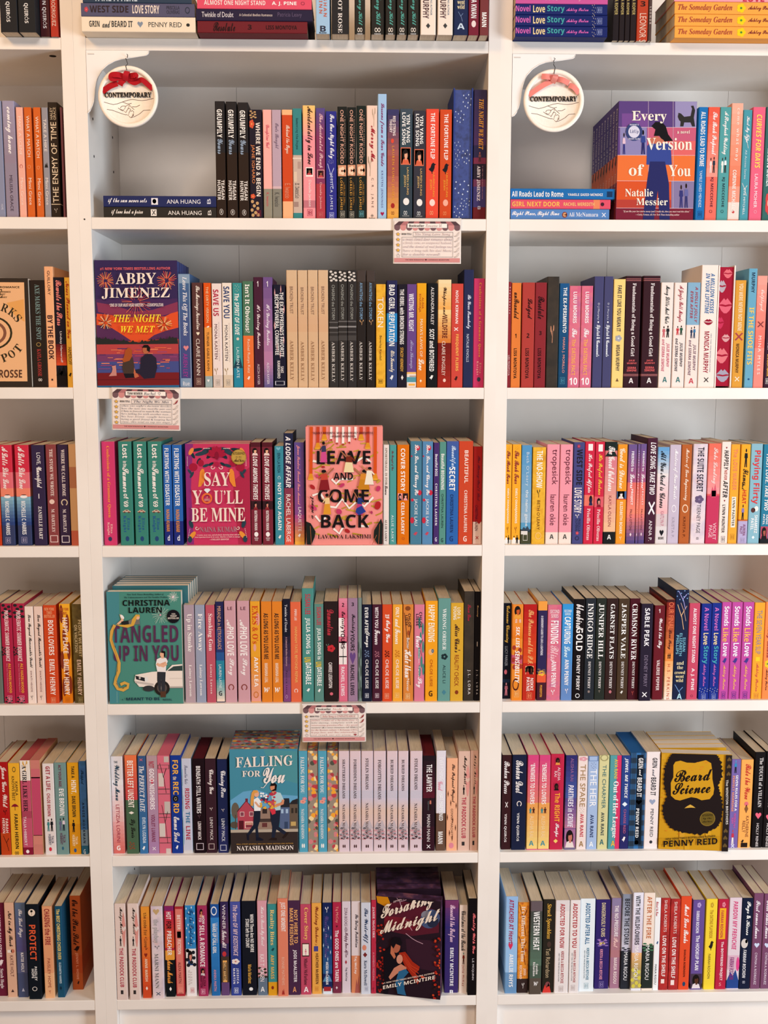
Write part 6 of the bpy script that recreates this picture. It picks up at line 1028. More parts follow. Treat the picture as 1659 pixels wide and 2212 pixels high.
def art_leave(A):
    A.rect('f0938b', 655, 105, 1545, 1412); rr = random.Random(11)
    for i in range(54):
        x, y = rr.uniform(700, 1480), rr.uniform(270, 1290); a = rr.uniform(-.7, .3); l = rr.uniform(50, 130)
        A.line('b8932f' if i % 3 else 'c8a040', rr.uniform(12, 22), [(x, y), (x + l*.5, y + l*.5*math.sin(a)), (x + l*math.cos(a), y + l*math.sin(a))])
    for pts in ([(745, 870), (830, 840), (930, 990), (1010, 1000), (1080, 910), (1160, 1010), (1250, 930), (1330, 990), (1430, 890)], [(745, 490), (860, 510)], [(1200, 520), (1330, 440), (1400, 510)], [(780, 1090), (830, 1150), (900, 1110)], [(985, 1230), (1050, 1285), (1100, 1200)], [(960, 690), (1010, 740), (1060, 690), (1200, 690)], [(1260, 1200), (1380, 1210)]): A.line('f6ebe2', 24, pts)
    for x, y1, c in ((725, 640, 'd8551c'), (800, 300, 'c8482c'), (873, 205, 'd8551c'), (1290, 205, 'c8482c'), (1365, 300, 'c8482c'), (1450, 640, 'd8551c')):
        A.rect(c, x-18, 110, x+18, y1); A.poly('e09428', [(x-16, y1-10), (x+16, y1-10), (x+34, y1+52), (x-34, y1+52)]); A.ell('e8a838', x, y1+52, 34, 10)
    for x, y1 in ((950, 250), (1016, 290), (1085, 300), (1155, 280), (1225, 240)): A.rect('f6ebe2', x-14, 112, x+14, y1); A.ell('b83a2c', x, y1+8, 10, 12)
    for x, y, rx, ry, ro, c in ((745, 775, 34, 20, 40, 'b0282c'), (1075, 758, 34, 18, -30, 'c43c68'), (1485, 795, 32, 24, -60, 'c43c68'), (1480, 980, 34, 46, 20, 'b4242a'), (755, 1000, 45, 24, 30, 'd04a70'), (1045, 1045, 34, 28, 30, 'c43c68'), (1140, 1255, 32, 20, 30, 'b0282c'), (1410, 1055, 14, 16, 0, 'b43a60'), (862, 556, 22, 11, 0, 'b0282c'), (795, 655, 20, 16, 50, 'd04a70'), (1320, 1080, 16, 12, 0, 'd87a30')): A.ell(c, x, y, rx, ry, ro)
    t = 'title_lettering'
    A.txt(t, 'b', '1a1214', 'LEAVE', 770, 378, 1408, 525); A.txt(t, 'b', '1a1214', 'AND', 980, 620, 1205, 697); A.txt(t, 'b', '1a1214', 'COME', 795, 800, 1392, 945); A.txt(t, 'b', '1a1214', 'BACK', 825, 1078, 1382, 1222)
    def fig(x, y, w, h, skin, top, low, flip=1):
        P = lambda a, b: (x + flip*a*w, y + b*h)
        A.poly(low, [P(-.35, .45), P(.3, .42), P(.5, 1), P(-.55, 1)]); A.poly(top, [P(-.3, .2), P(.25, .18), P(.32, .48), P(-.36, .5)]); A.ell(skin, *P(0, .1), .2*w, .085*h); A.ell('1a1214', *P(-.08, .06), .22*w, .08*h)
        A.line(skin, w*.13, [P(.25, .22), P(.55, .05), P(.85, -.1)]); A.line(top, w*.14, [P(-.28, .24), P(-.6, .42)])
    fig(870, 280, 75, 225, 'b87050', '3a3a5c', 'd0508c'); fig(1150, 400, 110, 215, 'a86a48', '7a2c1c', 'ecd8a8', -1); fig(880, 590, 120, 220, 'a86a48', 'c84a3a', '8a2028'); fig(1320, 590, 130, 215, 'b07850', 'd88a30', 'c8841f', -1); fig(1380, 560, 100, 190, 'c88a60', 'f0e4d0', 'f0e4d0', -1); fig(915, 850, 85, 225, 'a86a48', 'ecc890', 'e09a30'); fig(1275, 850, 80, 230, 'a86a48', '2a3a7c', 'c03c78', -1)
    A.poly('2c3c8c', [(1240, 1010), (1300, 980), (1348, 1045), (1270, 1085), (1230, 1050)])
    A.poly('1d2420', [(690, 1400), (668, 1250), (680, 1150), (730, 1170), (785, 1260), (775, 1320), (740, 1400)]); A.poly('1d2420', [(1535, 1400), (1480, 1400), (1435, 1330), (1440, 1250), (1520, 1120), (1542, 1180)])
    for p in ([(740, 1400), (725, 1200)], [(1490, 1400), (1505, 1180)], [(1420, 1400), (1470, 1300)]): A.line('b0623c', 5, p)
    A.txt('author_lettering', 't', '2a1618', 'LAVANYA LAKSHMI', 808, 1293, 1408, 1338); A.txt('author_lettering', 'b', '4a2028', '“WILDLY ROMANTIC, WISE, AND DEEPLY REDEMPTIVE.”', 735, 170, 1442, 195); A.txt('author_lettering', 'b', '4a2028', '—ANNABEL MONAGHAN', 935, 207, 1225, 228); A.vtxt('author_lettering', 'S', '2a1618', 'levon a', 720, 875, 752, 1125) if False else A.rtxt('author_lettering', 'S', '2a1618', 'a novel', 738, 1000, 40, -90, 6)
faceout('C', 3, 530, 900, 5.184, (658, 112), (1535, 112), (684, 1410), (1538, 1412), 'f0938b', art_leave, 'coral pink hardback facing out, lettered LEAVE AND COME BACK among dancers and petals', Y0=.005, th=.024, copies=1, name='hardcover_book', spine='8a2a38',
        copylabel='maroon hardback standing hidden behind the coral pink LEAVE cover')
def art_tangled(A):
    A.rect('508e80', 80, 300, 1122, 1832); A.poly('4c8c92', [(80, 305), (260, 305), (240, 1825), (108, 1825)]); A.rect('8ab4a8', 208, 1665, 213, 1815)
    A.burst(['e8f0e8', 'c8d8cc'], 1010, 385, 80, 22, 4); A.burst(['b8d0c0', '9ac0b0'], 835, 630, 140, 34, 4); A.ell('f0d8dc', 1010, 385, 16); A.ell('d8a8b0', 830, 630, 14)
    t = 'title_lettering'
    A.txt('author_lettering', 'T', '1c2a2c', 'New York Times Bestselling Author of', 370, 335, 880, 362); A.txt('author_lettering', 'T', '1c2a2c', 'The Unhoneymooners and The Paradise Problem', 328, 375, 935, 402)
    A.txt('author_lettering', 'b', '141616', 'CHRISTINA', 300, 422, 965, 502); A.txt('author_lettering', 'b', '141616', 'LAUREN', 378, 522, 862, 600)
    A.txt(t, 'b', '5c3454', 'TANGLED', 150, 768, 1086, 1004); A.txt(t, 'b', '5c3454', 'UP IN YOU', 158, 1040, 1088, 1258)
    # woman lying on the letters with long fair hair running down the side
    A.poly('e8b898', [(262, 615), (300, 625), (320, 700), (250, 755), (220, 745), (285, 690)]); A.ell('f0ece8', 300, 650, 36, 18, 50); A.poly('2a2a2c', [(285, 715), (390, 700), (400, 760), (290, 768)]); A.poly('7a7670', [(385, 705), (480, 660), (540, 690), (545, 755), (395, 760)])
    A.ell('eab898', 515, 660, 28, 30); A.poly('d8a848', [(440, 680), (490, 620), (540, 622), (545, 650), (505, 645), (490, 700), (460, 770), (370, 800), (270, 780), (200, 755), (330, 760), (420, 750)])
    A.line('d8a850', 40, [(195, 760), (150, 850), (140, 960), (170, 1060), (215, 1170), (250, 1280), (245, 1390), (205, 1480), (185, 1560), (225, 1625), (300, 1645), (360, 1610), (370, 1565), (320, 1545), (262, 1570)]); A.line('b8842c', 8, [(185, 800), (150, 960), (232, 1250), (200, 1500), (240, 1620), (350, 1600)])
    # white car
    A.poly('f0e2d6', [(470, 1440), (700, 1400), (900, 1390), (980, 1310), (1120, 1300), (1122, 1620), (700, 1610), (520, 1600), (455, 1520)]); A.poly('3a4a48', [(910, 1390), (1000, 1330), (1122, 1320), (1122, 1390)]); A.poly('2c2c30', [(470, 1450), (600, 1480), (600, 1530), (480, 1500)]); A.ell('e8e4e0', 622, 1500, 24, 34); A.poly('c8bcb4', [(455, 1520), (720, 1560), (720, 1590), (470, 1550)]); A.ell('c8bcb4', 530, 1480, 14, 20)
    A.ell('3a3a3c', 650, 1625, 80, 40); A.ell('2a2624', 835, 1620, 108, 100); A.ell('5a504c', 835, 1620, 70, 68); A.ell('8a807a', 835, 1620, 24, 24); A.rect('d8c8bc', 940, 1490, 1120, 1496); A.poly('b8aca4', [(940, 1600), (1122, 1600), (1122, 1622), (940, 1622)])
    # man leaning on it
    A.poly('34363c', [(772, 1400), (890, 1400), (880, 1560), (870, 1700), (830, 1700), (826, 1500), (815, 1690), (790, 1640), (770, 1520)]); A.poly('5a3c2c', [(812, 1665), (892, 1665), (885, 1745), (812, 1745)])
    A.poly('f0e8e4', [(770, 1230), (830, 1205), (900, 1215), (922, 1260), (900, 1310), (892, 1405), (775, 1400), (755, 1300)]); A.line('e0a888', 38, [(770, 1290), (800, 1315), (900, 1280)]); A.line('e8b494', 36, [(905, 1290), (860, 1325), (780, 1300)]); A.rect('e8b494', 832, 1180, 870, 1220); A.ell('e8b494', 848, 1165, 34, 42); A.poly('1c1618', [(820, 1140), (850, 1115), (890, 1125), (888, 1190), (868, 1200), (868, 1150)])
    A.part = 'sticker'; A.ell('16141c', 1010, 650, 92); A.txt('sticker', 'b', 'e8dcd0', 'USA', 985, 605, 1040, 625); A.txt('sticker', 'i', 'e8dcd0', 'TODAY', 965, 632, 1058, 655); A.txt('sticker', 'b', 'e8dcd0', 'BESTSELLER', 932, 662, 1088, 685); A.part = 'cover_print'
    A.txt('author_lettering', 'b', '1f3048', 'A', 278, 1762, 298, 1778); A.txt('author_lettering', 'b', '1f3048', 'MEANT TO BE', 332, 1745, 805, 1782); A.txt('author_lettering', 'b', '1f3048', 'NOVEL', 840, 1765, 972, 1788)
faceout('C', 4, 220, 1230, 6.38, (80, 308), (1118, 312), (110, 1832), (1124, 1836), '508e80', art_tangled, 'teal green paperback facing out, man leaning on a white car beneath purple TANGLED lettering', Y0=.004, th=.02, spine='44808c')
def tangled_copies():
    p = ray(220 + 195/6.38, 1230 + 1832/6.38, .03); t = ray(220 + 195/6.38, 1230 + 225/6.38, .03); q_ = ray(220 + 1185/6.38, 1230 + 235/6.38, .03)
    for k in range(5):
        RECS.append(dict(bay='C', row=4, kind='face', k=k + 1, W=q_[0]-p[0], H=t[2]-ZS[4] - .0004, th=.022, x0=p[0], x1=q_[0], base='3a7078', spine='2f6068', art=None, corners=None, yaw=0, lean=0, edge=None, loc=(p[0] + .001*k, .031 + .0223*k, ZS[4] + .0002),
                         label='teal paperback seen from above, one of the identical copies behind the TANGLED cover', spt=None, group='paperbacks lined up behind the teal TANGLED cover', name='paperback_book', px=(250, 1262 - 8*k, 405, 1270 - 8*k)))
tangled_copies()
def art_falling(A):
    A.rect('4a8fa4', 100, 485, 915, 1720); A.poly('52949c', [(500, 490), (900, 530), (905, 900), (640, 820)]); A.poly('6aa8cc', [(105, 1080), (260, 980), (420, 960), (560, 1010), (910, 1040), (910, 1240), (105, 1240)])
    A.ell('6a6054', 165, 1200, 48, 95); A.ell('5a5248', 150, 1370, 50, 40); A.rect('5a4a3c', 160, 1250, 172, 1420)
    A.poly('b84c5c', [(190, 1210), (295, 1090), (390, 1200), (390, 1425), (190, 1425)]); A.line('5a2430', 10, [(185, 1215), (295, 1085), (395, 1205)]); A.rect('7a2a38', 285, 1060, 315, 1100)
    for x in (220, 330): A.rect('f0d8d0', x, 1215, x+50, 1270); A.rect('8a4a58', x+5, 1220, x+45, 1265)
    A.rect('5a1c28', 205, 1320, 262, 1425); A.rect('f0c8b8', 275, 1330, 375, 1410); A.rect('8a3a48', 285, 1345, 365, 1405); A.rect('d8a088', 290, 1350, 360, 1370)
    A.rect('9a8070', 392, 1180, 600, 1425); A.rect('4a3c38', 380, 1300, 600, 1340); A.rect('3a302e', 485, 1185, 540, 1240); A.rect('6a3a3a', 480, 1350, 540, 1400)
    A.rect('5a6a8c', 690, 1165, 805, 1425); A.poly('2c2c34', [(680, 1170), (720, 1065), (800, 1065), (812, 1170)]); A.rect('6a5a4c', 805, 1130, 910, 1425); A.poly('2e2a2c', [(800, 1135), (840, 1090), (910, 1070), (910, 1135)])
    for x in (705, 760): A.rect('a8c0d8', x, 1190, x+28, 1240)
    for x in (825, 870): A.rect('3a322c', x, 1180, x+26, 1240)
    A.rect('3a4a68', 745, 1340, 785, 1425); A.rect('c8a868', 820, 1340, 880, 1390)
    A.rect('b8aa98', 105, 1425, 910, 1462); A.rect('3a302e', 100, 1460, 912, 1716)
    # man with flowers, woman with fair ponytail
    A.poly('22283a', [(575, 1200), (698, 1195), (690, 1300), (680, 1400), (780, 1470), (760, 1505), (650, 1430), (625, 1540), (590, 1540), (600, 1400), (580, 1300)]); A.poly('2a1e1c', [(545, 1555), (600, 1525), (655, 1530), (655, 1560)]); A.poly('2a1e1c', [(712, 1530), (770, 1460), (800, 1465), (770, 1510), (735, 1540)])
    A.poly('b8d4d8', [(590, 1020), (640, 985), (700, 1000), (738, 1080), (700, 1110), (698, 1200), (640, 1205), (600, 1100)]); A.line('d8906c', 34, [(728, 1080), (725, 1120), (640, 1150)]); A.line('d8906c', 28, [(640, 1150), (590, 1170)]); A.rect('d8906c', 600, 960, 640, 1000); A.ell('d8906c', 612, 935, 34, 42); A.poly('1c1416', [(578, 920), (590, 885), (640, 885), (658, 910), (650, 970), (610, 980), (590, 972), (630, 950), (632, 915)])
    A.poly('1c2436', [(385, 1200), (462, 1200), (460, 1300), (430, 1400), (440, 1520), (405, 1525), (400, 1410), (330, 1490), (300, 1480), (375, 1370)]); A.poly('1a1c2c', [(405, 1520), (450, 1520), (495, 1545), (490, 1560), (405, 1560)]); A.poly('1a1c2c', [(292, 1475), (325, 1490), (325, 1555), (300, 1550)])
    A.poly('f0f0f0', [(385, 1070), (430, 1045), (470, 1090), (465, 1205), (388, 1205)]); A.line('e0a888', 24, [(400, 1100), (440, 1150), (470, 1160)]); A.ell('e8b090', 418, 1005, 30, 38); A.poly('e0a050', [(362, 990), (385, 962), (430, 965), (435, 990), (395, 1000), (390, 1050), (375, 1150), (345, 1140), (350, 1050)])
    rr = random.Random(5)
    A.poly('3a3a58', [(470, 1050), (560, 1060), (540, 1100), (480, 1080)]); A.poly('d83a4a', [(560, 1170), (640, 1190), (640, 1240), (600, 1255)]); A.poly('c8545c', [(540, 1090), (650, 1090), (600, 1200)])
    for i in range(34): x, y = rr.uniform(470, 645), rr.uniform(990, 1180); A.ell('f4f4f0' if x < 540 and y < 1070 else 'c83a4c' if y < 1100 else 'e8b040', x, y, 14, 12, n=8)
    t = 'title_lettering'
    A.txt(t, 't', 'f4e4d8', 'FALLING', 178, 578, 845, 698, dx=-14); A.txt(t, 't', 'f4e4d8', 'FOR', 252, 735, 465, 805); A.txt(t, 'S', 'f4e8e0', 'You', 480, 705, 755, 880); A.line('f4e8e0', 7, [(470, 930), (500, 935), (545, 880), (600, 835), (670, 828)])
    A.txt('author_lettering', 'b', 'b88c48', 'WALL STREET JOURNAL AND USA TODAY BESTSELLING AUTHOR', 172, 1588, 850, 1606); A.txt('author_lettering', 't', 'f4e6dc', 'NATASHA MADISON', 174, 1618, 855, 1672)
faceout('C', 5, 480, 1530, 5.53, (105, 490), (895, 500), (105, 1712), (910, 1716), '4a8fa4', art_falling, 'blue paperback facing out, couple holding bouquets before a row of houses', Y0=.008, th=.02, copies=5, edge='floral',
        copylabel='paperback with floral page edges, one of the identical copies behind the blue FALLING cover', group='floral edged copies behind the blue FALLING cover')
def art_beard(A):
    A.rect('d19b22', 295, 370, 1210, 1625); rr = random.Random(2)
    for i in range(60): x, y = 300 + 65*rr.randrange(13), 390 + 75*rr.randrange(16); A.rect(rr.choice(['dba42c', 'c8921c', 'd6a030', 'e0a828']), x, y, x+65, y+75)
    for i in range(22): x, y = rr.uniform(310, 1080), rr.uniform(400, 1580); A.rect('e8782c', x, y, x+rr.uniform(8, 45), y+5)
    def shag(pts, amp, n=7):
        o = []
        for (x0, y0), (x1, y1) in zip(pts, pts[1:] + pts[:1]):
            L = math.hypot(x1-x0, y1-y0); nx, ny = (y1-y0)/L, -(x1-x0)/L
            for k in range(n): t = k/n; a = amp*rr.uniform(.3, 1) if k % 2 else 0; o.append((x0 + (x1-x0)*t + nx*a, y0 + (y1-y0)*t + ny*a))
        return o
    A.poly('241a1a', shag([(450, 395), (720, 405), (1000, 435), (1055, 520), (1078, 700), (1030, 830), (1060, 950), (1085, 1100), (1070, 1240), (1020, 1330), (850, 1400), (620, 1380), (460, 1320), (370, 1210), (345, 1060), (400, 920), (360, 790), (360, 600), (400, 480)], 26))
    A.poly('d29c24', [(470, 540), (495, 500), (560, 490), (640, 520), (740, 530), (820, 515), (880, 505), (945, 545), (960, 640), (962, 740), (985, 860), (975, 930), (930, 985), (830, 995), (770, 965), (700, 950), (640, 965), (560, 985), (500, 970), (445, 920), (440, 760), (472, 690)])
    A.poly('d8aa48', [(618, 1082), (650, 1060), (690, 1040), (725, 1060), (756, 1085), (700, 1078)])
    for i in range(12): x, y = rr.uniform(480, 930), rr.uniform(520, 620); A.rect('e08a2c', x, y, x+rr.uniform(10, 50), y+5)
    t = 'title_lettering'
    A.txt(t, 'S', '1c1414', 'Beard', 478, 612, 945, 752); A.txt(t, 'S', '1c1414', 'Science', 462, 768, 942, 905)
    A.part = 'sticker'; A.ell('8a7030', 905, 1222, 96, 88); A.ell('6e5a22', 905, 1222, 86, 78); A.txt('sticker', 'b', '2c2410', 'AUTOGRAPHED', 838, 1165, 972, 1190); A.txt('sticker', 'S', '2c2410', 'by the/Author', 840, 1205, 965, 1268); A.part = 'cover_print'
    A.txt('author_lettering', 'b', '3a2a14', 'NEW YORK TIMES BESTSELLING AUTHOR', 385, 1438, 1005, 1462, dx=-18); A.txt('author_lettering', 'b', '1c1618', 'PENNY REID', 350, 1472, 1035, 1545, dx=-18)
    A.poly('2a2120', [(1127, 452), (1205, 460), (1157, 1622), (1078, 1616)])
    for x, y in ((1168, 510), (1164, 597), (1160, 687), (1127, 1372), (1122, 1455), (1118, 1545)): A.shp('H', '6a5432', x-26, y+26, x+26, y-26)
    y = A.nxt()
    A.vtxt('author_lettering', 'b', 'd8d0c8', 'The WINSTON BROTHERS', 1128, 760, 1158, 1300)
faceout('R', 5, 1370, 1560, 5.74, (318, 380), (1205, 462), (298, 1572), (1157, 1622), 'd19b22', art_beard, 'yellow paperback facing out at an angle, a huge black beard around BEARD SCIENCE', Y0=.010, th=.026, yaw=.10, copies=4,
        copylabel='pale paperback seen from above, one of the identical copies behind the yellow beard cover', group='paperbacks lined up behind the yellow beard cover')
def art_forsaking(A):
    A.poly('2a1a26', [(140, 455), (940, 640), (990, 1882), (140, 1748)]); A.poly('5c1f30', [(300, 560), (500, 560), (760, 640), (920, 720), (930, 980), (600, 1000), (250, 900)]); A.poly('7a2030', [(250, 720), (500, 760), (700, 860), (600, 930), (240, 860)]); A.poly('3c2030', [(520, 1030), (960, 1090), (970, 1500), (560, 1400)])
    A.poly('d08a18', [(145, 455), (290, 485), (318, 560), (300, 610), (255, 600), (160, 545)]); A.ell('4a5a80', 815, 800, 120, 118); A.ell('8a8a98', 760, 740, 55, 45); A.ell('2a3048', 850, 840, 70, 70)
    for p in ([(400, 480), (440, 560), (470, 660), (540, 670)], [(520, 960), (600, 1030), (660, 1070), (740, 1110)], [(600, 930), (520, 800)], [(440, 560), (520, 540)]): A.line('c8a0b0', 7, p)
    rr = random.Random(9)
    for i in range(60): x = rr.uniform(150, 250); y = rr.uniform(830, 1740); A.ell(rr.choice(['b02a20', 'c83a28', '8a1c1c', '3a1c20']), x, y, 17, 14, rr.uniform(0, 90), 7)
    for i in range(46): y = rr.uniform(1040, 1860); x = rr.uniform(880, 960) + (y-1040)*.02; A.ell(rr.choice(['b02a20', 'd04a28', '8a1c1c', '3a1c20']), x, y, 18, 14, rr.uniform(0, 90), 7)
    A.poly('16121c', [(240, 1180), (330, 1110), (450, 1130), (520, 1260), (430, 1400), (330, 1560), (300, 1760), (240, 1750), (250, 1480), (235, 1300)]); A.poly('c87858', [(340, 1080), (370, 1160), (400, 1250), (380, 1280), (330, 1200)]); A.ell('b86a50', 405, 1120, 52, 78); A.poly('18121a', [(340, 1100), (335, 1030), (380, 990), (450, 1005), (478, 1070), (460, 1110), (400, 1080), (370, 1140)])
    A.poly('a8301c', [(440, 1200), (520, 1190), (620, 1330), (710, 1400), (700, 1450), (660, 1480), (710, 1600), (690, 1640), (600, 1500), (520, 1380)]); A.ell('d89880', 450, 1285, 40, 62); A.poly('d08a70', [(380, 1400), (470, 1350), (540, 1400), (540, 1440), (420, 1480), (330, 1560), (310, 1520)]); A.poly('2f6a94', [(440, 1450), (530, 1420), (570, 1470), (510, 1540), (520, 1700), (545, 1790), (430, 1760), (400, 1600)])
    for k in range(3): A.line('c8442a', 9, [(500, 1220 + 30*k), (600, 1380 + 30*k), (700, 1440 + 50*k)])
    A.poly('d04a28', [(715, 1510), (760, 1530), (800, 1560), (740, 1560)])
    t = 'title_lettering'
    A.txt(t, 'S', 'f4e2d0', 'Forsaking', 195, 590, 860, 810, dx=-150); A.txt(t, 'S', 'f4e2d0', 'Midnight', 205, 790, 925, 1000, dx=-125)
    A.txt('author_lettering', 'b', 'd8b8b8', 'DEFYING THE STARS • BOOK TWO', 362, 535, 755, 558, dx=-92); A.txt('author_lettering', 'b', 'e8d4c4', '#1 NEW YORK TIMES BESTSELLING AUTHOR', 232, 1595, 900, 1618, dx=-112); A.txt('author_lettering', 'b', 'f4e6d8', 'EMILY MCINTIRE', 228, 1640, 915, 1690, dx=-115)
faceout('C', 6, 790, 1860, 6.144, (145, 462), (938, 600), (140, 1752), (988, 1880), '2a1a26', art_forsaking, 'dark maroon paperback facing out and twisted forward, a couple beneath the FORSAKING MIDNIGHT lettering', Y0=.014, th=.026, yaw=.21, copies=4, edge='storm',
        copylabel='paperback with purple storm printed page edges, one of the identical copies behind the dark maroon cover', group='storm edged copies behind the dark maroon cover')
def art_every(A):
    A.rect('5f4580', 690, 80, 1220, 250); A.rect('7a4f92', 740, 160, 905, 420); A.rect('8a5a9c', 725, 245, 900, 420); A.rect('c8607c', 900, 245, 1218, 330); A.rect('e06a68', 900, 330, 1215, 420); A.rect('e8763c', 690, 420, 1215, 582); A.rect('d8582c', 690, 580, 1200, 752); A.rect('b84438', 690, 700, 1200, 755); A.rect('7c2438', 690, 752, 1195, 830)
    A.rect('9a90b8', 1073, 82, 1218, 245); A.rect('8a7ca0', 1050, 582, 1200, 752); A.rect('9088b4', 728, 245, 895, 420)
    for y in (245, 420, 581, 752): A.rect('e8d0d8', 690, y, 1218, y+2)
    for x in (905, 1060): A.rect('d8c0d0', x, 82, x+2, 752)
    A.poly('1a161a', [(925, 240), (950, 212), (990, 212), (1015, 240), (1030, 290), (1060, 330), (1000, 335), (975, 300), (940, 300), (950, 260)]); A.poly('c8745c', [(905, 320), (960, 300), (1000, 325), (1020, 360), (905, 360)])
    A.poly('3c4c94', [(905, 350), (1030, 345), (1045, 420), (1040, 480), (925, 480), (900, 430)]); A.line('3c4c94', 24, [(910, 360), (905, 480)]); A.line('3c4c94', 22, [(1035, 360), (1042, 480)]); A.poly('2c2e64', [(915, 460), (1010, 460), (1035, 600), (1040, 828), (975, 828), (965, 640), (940, 828), (870, 828), (895, 600)])
    A.poly('33302f', [(1090, 180), (1095, 155), (1110, 160), (1130, 180), (1170, 175), (1180, 130), (1172, 112), (1188, 110), (1198, 140), (1190, 185), (1198, 240), (1180, 240), (1170, 215), (1130, 215), (1125, 240), (1105, 240), (1108, 210), (1098, 200)])
    A.shp('C', '3a3a78/6a6aa0/3a3a70', 1090, 595, 1165, 750); A.shp('V', '1c1418/e0c0d0/3a3a80', 735, 280, 770, 415); A.shp('V', '1c1418/3a4a90/2c2c68', 845, 262, 900, 415)
    t = 'title_lettering'
    A.txt(t, 't', 'f8ead8', 'Every', 800, 145, 1020, 222); A.txt(t, 't', 'f8ead8', 'Version', 895, 312, 1182, 388); A.txt(t, 't', 'f8ead8', 'of', 778, 478, 870, 550); A.txt(t, 't', 'f8ead8', 'You', 1035, 482, 1172, 552)
    A.txt('author_lettering', 't', 'f4e4d4', 'a novel', 1085, 264, 1165, 285); A.txt('author_lettering', 't', 'f8ead8', 'Natalie', 757, 632, 936, 680); A.txt('author_lettering', 't', 'f8ead8', 'Messier', 828, 690, 1026, 735)
    A.txt('author_lettering', 'T', 'f0d0c8', '“If you like your love stories messy (and I really do), then you must read this debut.”', 745, 768, 1168, 782); A.txt('author_lettering', 'T', 'f0d0c8', '—Carley Fortune, #1 New York Times bestselling author', 825, 788, 1100, 802)
    A.part = 'sticker'; A.ell('3a4678', 815, 275, 53, 56); A.ell('d8d4e4', 815, 275, 36, 38); A.txt('sticker', 't', '3a4678', 'LitUp', 788, 262, 844, 288); A.txt('sticker', 'b', 'd8d4e4', 'REESE’S', 787, 226, 845, 236); A.txt('sticker', 'b', 'd8d4e4', 'BOOK CLUB', 780, 314, 850, 324); A.part = 'cover_print'
faceout('R', 1, 1090, 190, 2.916, (722, 82), (1212, 84), (700, 828), (1186, 828), '5f4580', art_every, 'purple and orange paperback facing out, woman seen from behind under EVERY VERSION OF YOU', Y0=.008, th=.026, copies=8, spine='4c3a70', bands=[(0, .45, '54407a'), (.45, .68, 'e0683a'), (.68, 1, '8a2c34')],
        spine_text=[('t', 'Every Version of You', 'f0dcd0', .05, .45, .3, .7), ('n', 'Natalie Messier', 'f0c8b0', .6, .85, .34, .66)],
        copylabel='purple and orange paperback, one of the identical copies stepping back behind the EVERY cover', group='paperbacks stepping back behind the EVERY cover')
def art_axe(A):
    A.rect('3a3028', -700, 305, 540, 2045); A.poly('eeb988', [(-640, 372), (405, 375), (452, 1965), (-610, 1965)]); A.poly('e8a860', [(120, 700), (400, 640), (410, 1000), (250, 900)])
    for r, c in ((330, '3a3420'), (295, 'eeb988'), (235, '8a5a44'), (185, 'eeb988'), (120, '6a5830')): A.ell(c, -120, 1180, r, r*.82, 0, 26)
    for ch, x, y, d in (('M', -420, 800, -34), ('A', -280, 730, -18), ('R', 90, 780, 22), ('K', 212, 850, 36), ('S', 300, 940, 52), ('S', -330, 1560, 40), ('P', 80, 1578, -22), ('O', 195, 1520, -38), ('T', 300, 1430, -52)): A.rtxt('title_lettering', 't', '3a3220', ch, x, y, 128, d, .9)
    A.txt('title_lettering', 't', '3a3220', 'AXE', -300, 480, 60, 620)
    A.txt('author_lettering', 'b', '4a3a28', 'A LUMBERJACK ROMANCE', -480, 435, 335, 475); A.txt('author_lettering', 'b', '5a4630', '“A DELICIOUS SMALL TOWN ROMANCE', -420, 512, 188, 538); A.txt('author_lettering', 'b', '5a4630', 'FULL OF WOODS AND WIT”', -380, 552, 112, 580); A.txt('author_lettering', 'b', '5a4630', '—A READER OF MANY', -330, 598, 130, 622)
    A.txt('author_lettering', 'b', '5a3a2c', 'KAYLA GROSSE', -560, 1775, 372, 1905)
faceout('L', 2, 0, 560, 7.63, (-690, 310), (465, 310), (-640, 2062), (528, 2062), '3a3028', art_axe, 'tan and dark brown paperback facing out, tree rings between the words MARKS and SPOT', Y0=.006, th=.024, copies=1, spine='2a2a30',
        copylabel='tan paperback standing hidden behind the tree ring cover')
# ------------------------------------------------------------------ make room: neighbours on a shelf may touch but not overlap
for key in sorted({(r['bay'], r['row'], r['stack']) if r['kind'] == 'stack' else (r['bay'], r['row']) for r in RECS if r['kind'] != 'stack'}, key=str):
    L = sorted([r for r in RECS if r['kind'] != 'stack' and (r['bay'], r['row']) == key and r.get('k', 0) == 0], key=lambda r: r['x0'])
    for a, b in zip(L, L[1:]):
        if a['x1'] > b['x0'] - .0004:
            m = (a['x1'] + b['x0'])/2
            if a['kind'] == 'face': m = a['x1'] + .0002
            if b['kind'] == 'face': m = b['x0'] - .0002
            if a['kind'] != 'face': a['x1'] = m - .0002
            if b['kind'] != 'face': b['x0'] = m + .0002
    lo, hi = BX[key[0]], BX[key[0]] + BW
    for r in L:
        if r['kind'] != 'face': r['x0'] = max(r['x0'], lo + .0006); r['x1'] = min(r['x1'], hi - .0006)
